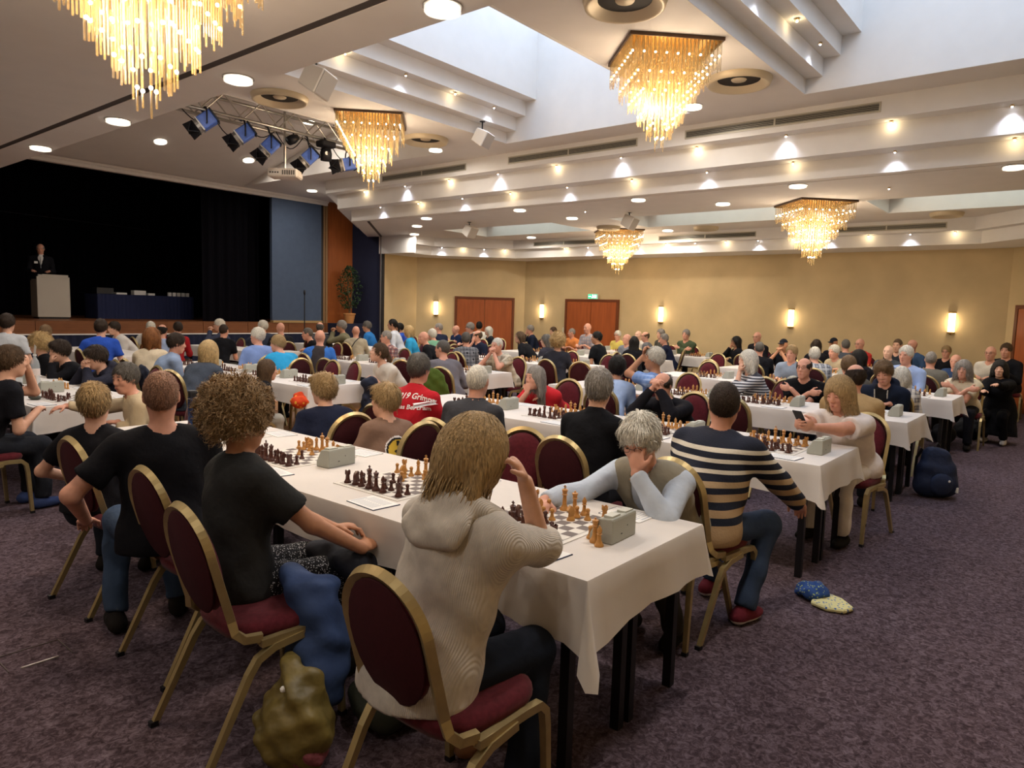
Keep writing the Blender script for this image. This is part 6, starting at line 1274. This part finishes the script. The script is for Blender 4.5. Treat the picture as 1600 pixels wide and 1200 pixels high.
def far_person(d):
    x, y, z, phi, sex, kind, yaw, slv, skin, hst, hcol, topc, ex, label = d
    hz = 1.10 if z < 1.135 else 1.19; fem = sex == 'f'; kp = (sex, kind, hz, yaw)
    if kp not in VP:
        p = solve_pose(hz=hz, hyaw=yaw, hpitch=.08 if kind in 'TC' else 0.0); VP[kp] = p
        o = dict(arms=far_arms(kind)(None, p), legs=SIT(), hair='bald', fem=fem, sh=.17 if fem else .195, fr=.0105, bw=1.02 if fem else 1.08, hs=.96); parts, hs = person_parts(p, o)
        P_, F_ = parts['body'].mesh(.021, .0125, post=CUT); VB[kp] = (np_mesh('body', P_, F_, SKIN['fair']), hs); TRI[0] += 2 * len(F_)
        kl = (sex, hz)
        if kl not in VL:
            P_, F_ = parts['trousers'].mesh(.024); VL[kl] = np_mesh('trousers', P_, F_, cl('23262e')); VS[kl] = []
            for q in ('shoe', 'shoe_'): P_, F_ = parts[q].mesh(.016); VS[kl].append(np_mesh('shoe', P_, F_, cl('1c1815')))
    p = VP[kp]; me, hs = VB[kp]; kt = (sex, kind, hz, slv)
    if kt not in VT:
        o = dict(arms=far_arms(kind)(None, p), legs=SIT(), hair='bald', fem=fem, sh=.17 if fem else .195, sleeve=slv, bw=1.02 if fem else 1.08, neck='collar' if slv == 'short' else 'round'); parts, _ = person_parts(p, o); P_, F_ = parts['top'].mesh(.019, None, (.007, 19, 1.0), post=CUT); VT[kt] = np_mesh('top', P_, F_, cl('808080')); TRI[0] += 2 * len(F_)
    if hst != 'bald' and hst not in VH:
        h_ = Sdf(); hair_sdf(h_, IDP, .96, hst); P_, F_ = h_.mesh(.0125); P_, F_ = fuzz(P_, F_, IDP, .96, hst, 700) if hst != 'cap' else (P_, F_); VH[hst] = np_mesh('hair', P_, F_, HAIR['grey']); TRI[0] += 2 * len(F_)
    e = empty('person'); s_ = min(1.1, max(.9, z / hz)); c, sn = cos(phi), sin(phi); hx, hy = float(p.H[0]) * s_, float(p.H[1]) * s_
    e.location = (x - (c * hx - sn * hy), y - (sn * hx + c * hy), 0); e.rotation_euler = (0, 0, phi); e.scale = (s_, s_, s_); tag(e, label, 'person', 'chess players and guests')
    def part(nm, m_, mt):
        o = link(nm, m_, e); o.material_slots[0].link = 'OBJECT'; o.material_slots[0].material = mt; return o
    part('body', me, SKIN[skin]); part('shirt' if slv == 'short' else 'jumper', VT[kt], PL.get(topc) or cl(topc)); part('trousers', VL[(sex, hz)], cl(random.choice(('23262e', '2c3446', '3a3630', '1a1a20')))); [part('shoe', q, cl('1c1815')) for q in VS[(sex, hz)]]
    Rm = face_bits(p, hs, None, None)
    if hst != 'bald': o = part('cap' if hst == 'cap' else 'hair', VH[hst], HAIR[hcol] if hst != 'cap' else cl('1e2028')); o.matrix_local = Rm
    Rs = Rm @ Matrix.Scale(hs, 4)
    if abs((phi + yaw - 4.0 + pi) % (2 * pi) - pi) < 1.9:
        for q in (-1, 1):
            o = link('eye', EYE, e); o.matrix_local = Rs @ Matrix.Translation((0, q * .031, 0)); o = link('eyebrow', brow_mesh(HAIR[hcol]), e); o.matrix_local = Rs @ Matrix.Translation((0, q * .032, 0))
        o = link('mouth', LIPM, e); o.matrix_local = Rs
        if 'g' in ex: o = link('glasses', GLM, e); o.matrix_local = Rs
    ca = 0.0 if cos(phi) > .35 else (pi if cos(phi) < -.35 else phi); chair(e.location[0] + cos(ca) * .04, e.location[1] + sin(ca) * .04, ca, short(label), 'occupied banquet chairs', detail=False)
    if 'v' in ex:                                             # vest over blue sleeves
        o = part('vest', VT[kt], cl('3b3638')); o.scale = (1.04, .93, 1.01); o.location = (-.004, 0, -.008); e.children[1].material_slots[0].material = cl('3a6fc0')
    if 's' in ex: MB().tube([(-.17, .14, .78), (-.15, .02, .98), (-.06, -.10, 1.10), (.08, -.08, 1.05)], .012, 6, flat=.4).obj('shoulder_strap', M_DARK, e)
    return e
for d in FAR: far_person(d)
# speaker on the stage
def speaker_man():
    p = solve_pose(lean=.10, s=.98, stand=True, hpitch=.25, hyaw=.0); e = empty('person'); phi = -1.9; c, sn = cos(phi), sin(phi)
    e.location = (5.86 - c * float(p.H[0]), 18.98 - sn * float(p.H[0]), 1.2); e.rotation_euler = (0, 0, phi); tag(e, 'balding man in a dark suit and tie speaking at the lectern', 'person', 'chess players and guests')
    o = dict(arms=[((.30, .16, 1.08), (-.5, .3, -.8), (.8, -.2, 0), (0, 0, -1), .4), ((.30, -.16, 1.08), (-.5, -.3, -.8), (.8, .2, 0), (0, 0, -1), .4)], legs=[((.02, .10, .50), (0, .11, .085), (1, .1)), ((.02, -.10, .50), (0, -.11, .085), (1, -.1))], hair='ring', sh=.2, neck='collar', hem=.22)
    parts, hs = person_parts(p, o); sh = Sdf(); f, l, u, N = p.f, p.l, p.u, p.N
    parts['top'].cap(N + f * .09 + u * .05, N + f * .14 - u * .20, .05, .012, k=.01, op='s')
    sh.ell(N - u * .14 + f * .055, (.075, .10, .17), [f, l, u], k=.02).cap(N - u * .01, N + nrm(p.H - N) * .055, .064, .060, k=.02, cut=True); parts['shirt'] = sh
    mats = dict(body=SKIN['rosy'], top=cl('16161c'), trousers=cl('16161c'), shoe=cl('101012'), hair=HAIR['grey'], shirt=cl('e4e2e0')); ms = build_meshes(parts, .016, .009, .009, mats, .004)
    attach_person(e, ms, p, hs, HAIR['grey'], NAMES=dict(top='suit_jacket'))
    t = p.N + f * .135 - u * .07; b_ = p.N + f * .15 - u * .26; MB().tube([tuple(p.N + f * .105 - u * .015), tuple(t), tuple(b_)], [.014, .022, .032], 4, flat=.3).obj('tie', cl('8a8f98'), e)
    q = p.N + f * .135 - u * .13 - l * .09; MB().cbox(float(q[0]) + .02, float(q[1]), float(q[2]), .006, .07, .05).obj('name_badge', M_PAP, e)
speaker_man()
# woman in the long black dress leaning over at the right
def dress_woman():
    p = solve_pose(lean=.35, s=.90, hyaw=.1); p2 = empty('person'); world_place(p2, p, (12.0, 1.0), pi - .1); e = p2; tag(e, 'woman with dark fringe in a long black dress crouching with arms stretched out', 'person', 'chess players and guests')
    o = dict(arms=[((.62, .06, .88), (-.2, .3, -.9), (1, 0, .1), (0, 0, -1), .3), ((.58, -.08, .78), (-.2, -.3, -.9), (1, .1, .1), (0, 0, -1), .3)], legs=[((.30, .10, .42), (.16, .12, .085), (1, .1)), ((.22, -.12, .40), (.05, -.14, .085), (1, -.1))], hair='bob', fem=True, sh=.165, hem=.2, inf=.02)
    parts, hs = person_parts(p, o); t = parts['top']; t.cap((-.02, 0, .50), (0.0, 0, .12), .20, .25, k=.08, cut=True)
    ms = build_meshes(parts, .015, .009, .009, dict(body=SKIN['fair'], top=cl('0f0f13'), trousers=cl('0f0f13'), shoe=cl('c8c0b8'), hair=HAIR['black']), .006); attach_person(e, ms, p, hs, HAIR['black'], NAMES=dict(top='dress', trousers='leggings'))
dress_woman()
# empty chairs that show between the people
for (x, y, a, nm) in ((3.25, 6.35, 2.6, 'behind the blue thermos'), (5.65, 8.05, pi, 'left of the cream sweater, middle block'), (6.0, 9.3, .15, 'behind the cyan polo, left one'), (6.35, 8.45, .2, 'behind the cyan polo, right one'), (5.75, 7.75, pi - .2, 'next to the pink sleeve'), (7.1, 7.75, .4, 'left of the red club shirt'), (8.55, 8.6, pi, 'behind the camouflage shirt'),
                      (9.35, 6.2, .4, 'left of the black-haired person in light blue'), (10.95, 6.9, pi, 'behind the light blue shirt, nearer one'), (11.2, 7.9, pi, 'behind the light blue shirt, farther one'), (11.05, 5.0, pi, 'at the fourth row left of the striped T-shirt'), (12.1, 5.2, 0, 'at the fifth row left of the striped T-shirt'), (13.75, 6.0, pi, 'near the back wall left of the black cap'), (14.6, 5.6, 0, 'standing free between the last rows'), (8.42, 4.1, pi, 'on the far side of the third row'), (9.3, 3.2, .0, 'behind the striped T-shirt woman'), (9.3, 2.6, 0, 'behind the man with crossed arms'), (3.22, 2.65, pi + .35, 'across the board from the grey cardigan'), (6.75, 2.6, 0, 'before the man with crossed arms'), (1.60, 7.6, .0, 'on the near side of the left table'), (12.0, 2.4, 0, 'behind the dark bob')):
    chair(x, y, a, 'empty maroon banquet chair ' + nm, 'empty banquet chairs')

# ---------------------------------------------------------------- lettering and emblem on clothing
from mathutils.bvhtree import BVHTree
def decal(ob, v2, faces, m, name, parent, off=.0035, side=-1):
    """lay flat shapes (y, z) on the back (side=-1) or front of a garment"""
    me = ob.data; bv = BVHTree.FromPolygons([v.co for v in me.vertices], [tuple(p.vertices) for p in me.polygons]); vs = []
    for y, z in v2:
        h = bv.ray_cast(Vector((side * 1.0, y, z)), Vector((-side, 0, 0)))
        vs.append((h[0].x + side * off if h[0] is not None else side * .15, y, z))
    return MB().add(vs, faces).obj(name, m, parent)
def text_shape(txt, size):
    cu = bpy.data.curves.new('t', 'FONT'); cu.body = txt; cu.size = size; cu.align_x = 'CENTER'; cu.resolution_u = 3; cu.offset = size * .02
    o = bpy.data.objects.new('t', cu); COL.objects.link(o); dg = bpy.context.evaluated_depsgraph_get(); dg.update(); me = bpy.data.meshes.new_from_object(o.evaluated_get(dg))
    v = [(p.co.x, p.co.y) for p in me.vertices]; f = [tuple(q.vertices) for q in me.polygons]; bpy.data.objects.remove(o); bpy.data.meshes.remove(me); return v, f
M_WTXT = mat('white_print', 'f0e8e6', .7)
e, p, ob = E_RED
for txt, size, z0, arc in (('SV 1919 Grimma', .062, .965, .9), ('Thomas Bertram', .048, .885, .35)):
    v, f = text_shape(txt, size); decal(ob['top'], [(-x - .07, z0 + y - arc * x * x) for x, y in v], f, M_WTXT, 'lettering', e)['kind'] = 'stuff'
e, p, ob = E_PATCH
def shape_dome(w_, h, z0, y0, n=16): return [(y0 + w_ * cos(pi * k / n), z0 + h * (sin(pi * k / n) ** .8)) for k in range(n + 1)] + [(y0 - w_, z0 - .05), (y0 + w_, z0 - .05)]
def grid_shape(fn, y0, y1, z0, z1, n=22):
    v = []; f = []; ix = {}
    for i in range(n):
        for j in range(n):
            ya, za = y0 + (y1 - y0) * (i + .5) / n, z0 + (z1 - z0) * (j + .5) / n
            if fn(ya, za):
                q = []
                for a, b_ in ((i, j), (i + 1, j), (i + 1, j + 1), (i, j + 1)):
                    if (a, b_) not in ix: ix[(a, b_)] = len(v); v.append((y0 + (y1 - y0) * a / n, z0 + (z1 - z0) * b_ / n))
                    q.append(ix[(a, b_)])
                f.append(tuple(q))
    return v, f
yc, zc = -.02, .70
dome = lambda s_: (lambda y, z: abs(y - yc) < .085 * s_ and z > zc - .075 * s_ and ((y - yc) / (.085 * s_)) ** 2 + (max(0, z - zc) / (.10 * s_)) ** 2 < 1)
for s_, m_, of, nm in ((1.10, M_WTXT, .003, 'emblem_border'), (1.0, mat('emblem_black', '1c1a1a', .7), .0045, 'emblem_field')):
    v, f = grid_shape(dome(s_), -.15, .11, .58, .83, 40); decal(ob['top'], v, f, m_, nm, e, of)
v, f = grid_shape(lambda y, z: dome(.86)(y, z) and z > zc - .02, -.15, .11, .58, .83, 40); decal(ob['top'], v, f, mat('emblem_yellow', 'd8b23a', .7), 'emblem_oval', e, .006)
v, f = grid_shape(lambda y, z: (abs(y - yc + .004) < .011 and zc + .045 < z < zc + .08) or ((y - yc) / .03) ** 2 + ((z - zc - .012) / .012) ** 2 < 1 or ((y - yc + .035) / .016) ** 2 + ((z - zc - .0) / .02) ** 2 < 1, -.15, .11, .58, .83, 60); decal(ob['top'], v, f, mat('emblem_black', '1c1a1a', .7), 'emblem_figure', e, .0075)
v, f = grid_shape(lambda y, z: abs(y - yc) < .07 and (zc - .042 < z < zc - .032 or zc - .058 < z < zc - .049) and (int((y + .2) / .009) % 4 != 0), -.15, .11, .58, .83, 70); decal(ob['top'], v, f, mat('emblem_grey', 'b8b4ac', .7), 'emblem_lines', e, .006)
e, p, ob = E_HOOD
v, f = grid_shape(lambda y, z: abs(y) < .075 and .80 < z < 1.0 and abs(y) < .03 + (z - .78) * .3, -.1, .1, .78, 1.02, 24); decal(ob['top'], v, f, mat('black_tee', '0e0e12', .9), 'shirt_front', e, .004, 1)
for yy in (-.062, .062): MB().tube([tuple(Vector((float(p.N[0]) + .125, yy, float(p.N[2]) - .06))), (float(p.N[0]) + .12, yy * 1.05, .95), (float(p.N[0]) + .10, yy, .86)], .006, 6).obj('drawstring', mat('cord_grey', 'b4b0a8', .8), e)
# collar and cuffs, wristwatch of the white-haired man
e, p, ob = E_OLD
def ring_at(nm, c, ax, r, t, m_, par): 
    ax = Vector(ax).normalized(); q = ax.orthogonal().normalized(); w_ = ax.cross(q); MB().tube([tuple(Vector(c) + q * r * cos(a) + w_ * r * sin(a)) for a in [2 * pi * k / 16 for k in range(16)]], t, 6, closed=True).obj(nm, m_, par)
fh = p.H + p.hf * .125 + p.hu * .02; ring_at('wristwatch', (float(fh[0]) + .0, float(fh[1]) + .045, float(fh[2]) - .125), (-.1, -.15, 1), .031, .006, M_BRASS, e)

# ---------------------------------------------------------------- belongings
def sdf_obj(name, sd, m, loc, rz=0.0, h=.012, wr=None, label=None, cat=None, parent=None, group=None):
    P_, F_ = sd.mesh(h, None, wr); TRI[0] += 2 * len(F_); o = link(name, np_mesh(name, P_, F_, m), parent, loc, (0, 0, rz))
    if label: tag(o, label, cat, group)
    return o
# olive cloth bag at the near left
e = empty('cloth_bag', (1.43, 2.16, 0)); tag(e, 'crumpled olive green cloth bag on the carpet beside the nearest chair', 'bag')
s_ = Sdf().ell((0, 0, .12), (.13, .16, .15), None, k=.05).ell((.02, -.02, .24), (.08, .09, .10), None, k=.05).cap((.02, .03, .28), (.05, .10, .33), .05, .03, k=.04).cap((-.02, -.04, .30), (.04, .06, .34), .035, k=.03)
sdf_obj('bag_body', s_, mat('olive_satin', '6f5f2c', .5, var=.35, vscale=9, bump=.8, bscale=9, spec=.5), (0, 0, 0), 0, .009, (.013, 34, 1.3), parent=e)
s_ = Sdf().ell((0, -.10, .07), (.07, .06, .05), None, k=.02); sdf_obj('pink_lining', s_, mat('pink_lining', '8a4a52', .7, bump=.5, bscale=30), (0, 0, 0), 0, .009, (.008, 50, .4), parent=e); MB().sphere((-.06, -.02, .30), .012, 8, 5).obj('cord_stopper', M_PAP, e)
s_ = Sdf().ell((0, 0, .10), (.20, .16, .11), None, k=.04).ell((.05, .05, .16), (.12, .10, .08), None, k=.05)
sdf_obj('soft_bag', s_, mat('dark_olive', '2c2e24', .8, bump=.6, bscale=10), (1.85, 2.10, 0), .3, .012, (.012, 26, 2.0), 'dark soft bag under the nearest chair', 'bag')
# navy jacket hanging from the curly woman's lap
s_ = Sdf().cap((0, 0, .56), (.05, -.13, .50), .06, .07, k=.04).cap((.02, -.10, .52), (-.02, -.20, .22), .085, .11, k=.06).cap((.10, -.10, .52), (.10, -.17, .25), .06, .07, k=.05).ell((-.01, -.19, .16), (.12, .07, .10), None, k=.05)
sdf_obj('blue_jacket', s_, mat('jacket_blue', '33466e', .75, var=.15, vscale=8, bump=.6, bscale=9), (1.60, 2.45, 0), .0, .010, (.014, 24, .8), 'blue jacket hanging down from the curly-haired woman\'s seat', 'jacket')
s_ = Sdf().cap((0, .12, .56), (0, -.12, .56), .065, k=.03).cap((.10, .12, .55), (.12, -.12, .55), .06, k=.05).cap((.16, -.08, .53), (.2, -.10, .34), .05, .04, k=.05).cap((.16, .08, .53), (.2, .10, .36), .05, .04, k=.05)
sdf_obj('dark_coat', s_, mat('coat_dark', '20222c', .8, bump=.6, bscale=9), (1.88, 2.50, 0), 0, .012, (.012, 26, 2.8), 'dark coat lying across the curly-haired woman\'s knees', 'coat')
# dark rucksack by the shaven-headed man
s_ = Sdf().ell((0, 0, .18), (.11, .15, .19), None, k=.05).ell((.09, 0, .12), (.05, .10, .10), None, k=.03)
sdf_obj('rucksack', s_, mat('rucksack_black', '15151a', .8, bump=.5, bscale=14), (1.95, 3.62, 0), .4, .013, (.008, 26, 1.0), 'black rucksack on the floor under the first table', 'bag')
# navy backpack at the third row
e = empty('backpack', (7.85, 1.08, 0), R_(35)); tag(e, 'navy backpack standing beside the third row table', 'backpack')
s_ = Sdf().cap((.0, -.08, .13), (0, .08, .13), .125, k=.06).cap((.01, -.06, .26), (.01, .06, .26), .12, k=.06).cap((.03, -.04, .40), (.03, .04, .40), .085, k=.06)
sdf_obj('bag_body', s_, mat('backpack_navy', '1e2740', .75, bump=.5, bscale=14), (0, 0, 0), 0, .014, (.006, 22, 1.0), parent=e)
s_ = Sdf().ell((-.11, 0, .15), (.05, .11, .11), None, k=.03); sdf_obj('front_pocket', s_, mat('backpack_navy2', '232d48', .75, bump=.4, bscale=14), (0, 0, 0), 0, .012, parent=e)
for q in (-1, 1): MB().tube([(.13, q * .08, .45), (.19, q * .10, .35), (.18, q * .11, .2), (.12, q * .12, .08)], .018, 6, flat=.35).obj('strap', M_DARK, e)
MB().tube([(.02, -.03, .49), (.02, 0, .53), (.02, .03, .49)], .008, 6).obj('handle', M_DARK, e); MB().sphere((-.19, -.03, .20), .012, 8, 5, (.4, 1, 1)).obj('badge', M_PAP, e); MB().cbox(-.1, -.15, .1, .03, .02, .05).obj('label', M_PAP, e)
# blue and yellow cloth cap on the carpet
def print_mat():
    m = speck('blue_yellow_print', 'd6cf98', '3c64a8', 45); return m
e = empty('folded_cap', (4.36, 1.13, 0), R_(-25)); tag(e, 'blue and yellow printed cloth cap lying on the carpet', 'cap')
s_ = Sdf().ell((.0, .07, .045), (.10, .09, .05), None, k=.03); sdf_obj('crown', s_, speck('cap_blue', '2c4a86', '9fb06a', 60), (0, 0, 0), 0, .009, (.010, 50, 1.0), parent=e)
MB().prism([(-.11, -.02), (-.10, -.12), (-.03, -.19), (.06, -.18), (.11, -.06), (.10, .03), (0, .06)], .004, .03).obj('peak', print_mat(), e, bevel=.008)
# bags under the right-hand tables
for (x, y, rz, nm) in ((11.6, 1.55, .2, 'black bag under the cream-shirted woman\'s chair'), (12.35, 1.35, .9, 'black bag beside the woman in the long dress')):
    s_ = Sdf().ell((0, 0, .13), (.22, .15, .15), None, k=.05).cap((-.1, 0, .26), (.1, 0, .26), .03, k=.05); sdf_obj('shoulder_bag', s_, mat('rucksack_black', '15151a', .8), (x, y, 0), rz, .018, (.008, 22, 1.0), nm, 'bag')
# bottles
def bottle(x, y, z, label, h=.31, r=.043, m=None, capm=None):
    e = empty('water_bottle', (x, y, z)); tag(e, label, 'bottle'); g = m or mat('clear_plastic', 'dfe8ee', .08, spec=.5, alpha=.32)
    MB().lathe([(r * .9, 0), (r, .01), (r, h * .30), (r * .93, h * .34), (r, h * .38), (r, h * .62), (r * .75, h * .78), (.014, h * .9), (.014, h * .95)], 16).obj('bottle_body', g, e, smooth=True); MB().lathe([(.017, h * .94), (.017, h)], 12).obj('screw_cap', capm or M_PAP, e); return e
zt = ZT + .013
e = bottle(2.60, 4.98, zt, 'clear plastic water bottle on the first row behind the curly-haired woman'); 
e = empty('thermos', (2.52, 5.10, zt)); tag(e, 'dark blue steel thermos bottle with black lid on the first row', 'bottle'); MB().lathe([(.034, 0), (.036, .01), (.036, .20), (.033, .215)], 18).obj('flask', mat('thermos_blue', '24385f', .35, .5), e, smooth=False); MB().lathe([(.0362, .20), (.0362, .206)], 18).obj('steel_ring', M_CHROME, e); MB().lathe([(.033, .206), (.034, .25), (.030, .262)], 18).obj('lid', M_DARK, e)
e = bottle(2.55, 8.55, zt, 'tall water bottle with red and white label on the left table', .32, .045)
MB().lathe([(.0455, .10), (.0455, .17)], 16, capb=False, capt=False).obj('paper_label', mat('bottle_label', 'e8dcd8', .6), e); MB().cbox(-.044, 0, .135, .006, .03, .03).obj('red_mark', mat('red_mark', 'c04038', .6), e); MB().add([(0, -.03, .30), (0, .04, .30), (.02, .06, .42), (.02, 0, .40)], [(0, 1, 2, 3)]).obj('paper_napkin', M_PAP, e)
e = empty('drinking_glass', (2.25, 8.02, zt)); tag(e, 'tall clear ribbed drinking glass on the left table', 'glass'); MB().lathe([(.03, 0), (.036, .13), (.034, .13), (.028, .01)], 16, capb=True, capt=False).obj('glass_wall', mat('clear_glass', 'e4e8ea', .05, spec=.6, alpha=.35), e, smooth=True)
s_ = Sdf().ell((0, 0, .022), (.035, .075, .024), None, k=.01); sdf_obj('spectacle_case', s_, mat('case_grey', '4e5048', .5), (2.16, 7.28, zt), .3, .009, None, 'dark grey spectacle case on the left table', 'case')
# phone
e, p, ob = E_PHONE; a = e.rotation_euler[2]; ph = empty('mobile_phone', (5.13, 1.56, .98)); tag(ph, 'dark mobile phone held by the woman in the white T-shirt', 'phone'); MB().box(-.005, .005, -.037, .037, -.075, .075).obj('phone_body', M_DARK, ph, bevel=.003); MB().box(.0051, .006, -.034, .034, -.07, .07).obj('screen', mat('phone_screen', '9aa6b4', .15, emit=.3), ph); ph.rotation_euler = (0, R_(-38), R_(-20))
# orange bag on the girl's lap
e, p, ob = E_GIRL; s_ = Sdf().ell((0, 0, 0), (.11, .10, .07), None, k=.03).ell((.02, .06, .06), (.05, .05, .04), None, k=.04)
sdf_obj('orange_bag', s_, speck('orange_cloth', 'd2451e', 'e8b040', 22), (4.58, 6.80, .60), 0, .012, (.010, 34, 1.0), 'orange patterned cloth bag on the girl\'s lap', 'bag')
# dark bag hanging at the aisle table, green jacket on the chair
s_ = Sdf().cap((0, 0, .70), (0, .02, .42), .05, .09, k=.04).ell((.02, .0, .78), (.10, .09, .07), None, k=.05); sdf_obj('hanging_jacket', s_, mat('coat_navy', '1d2234', .8, bump=.5, bscale=12), (5.40, 6.62, 0), .3, .013, (.014, 30, 1.0), 'dark navy jacket bundled over the table end near the cream sweater', 'jacket')
s_ = Sdf().ell((-.31, 0, .74), (.045, .23, .22), None, k=.04).cap((-.28, -.2, .72), (-.26, -.2, .5), .04, .05, k=.04).cap((-.28, .2, .72), (-.26, .2, .5), .04, .05, k=.04); sdf_obj('green_jacket', s_, mat('green_cloth', '4d6120', .8, bump=.5, bscale=12), (6.45, 6.45, 0), .3, .014, (.008, 26, 1.0), 'olive green jacket hung over a chair back behind the red shirt', 'jacket')
s_ = Sdf().ell((-.30, 0, .72), (.05, .23, .20), None, k=.04); sdf_obj('navy_jacket', s_, mat('coat_navy', '1d2234', .8, bump=.5, bscale=12), (4.0, 8.66, 0), -.1, .015, (.008, 26, 1.0), 'navy jacket hung over the chair of the man in grey-blue', 'jacket')
s_ = Sdf().cap((0, 0, .75), (.05, .02, .45), .10, .12, k=.05); sdf_obj('black_jacket', s_, mat('coat_black', '121217', .85, bump=.5, bscale=12), (3.52, 4.36, 0), 0, .014, (.010, 26, 1.0), 'black jacket on the chair beside the child in navy', 'jacket')
# taken chess pieces beside the nearest clock
for (k_, x, y) in (('queen', 2.36, 1.48), ('bishop', 2.33, 1.44), ('pawn', 2.39, 1.52)):
    o = link('chess_' + k_, PM[(k_, 'light')], None, (x, y, ZT + .013)); tag(o, 'captured light wooden %s standing beside the nearest chess clock' % k_, 'chess piece', 'captured pieces by the nearest clock')
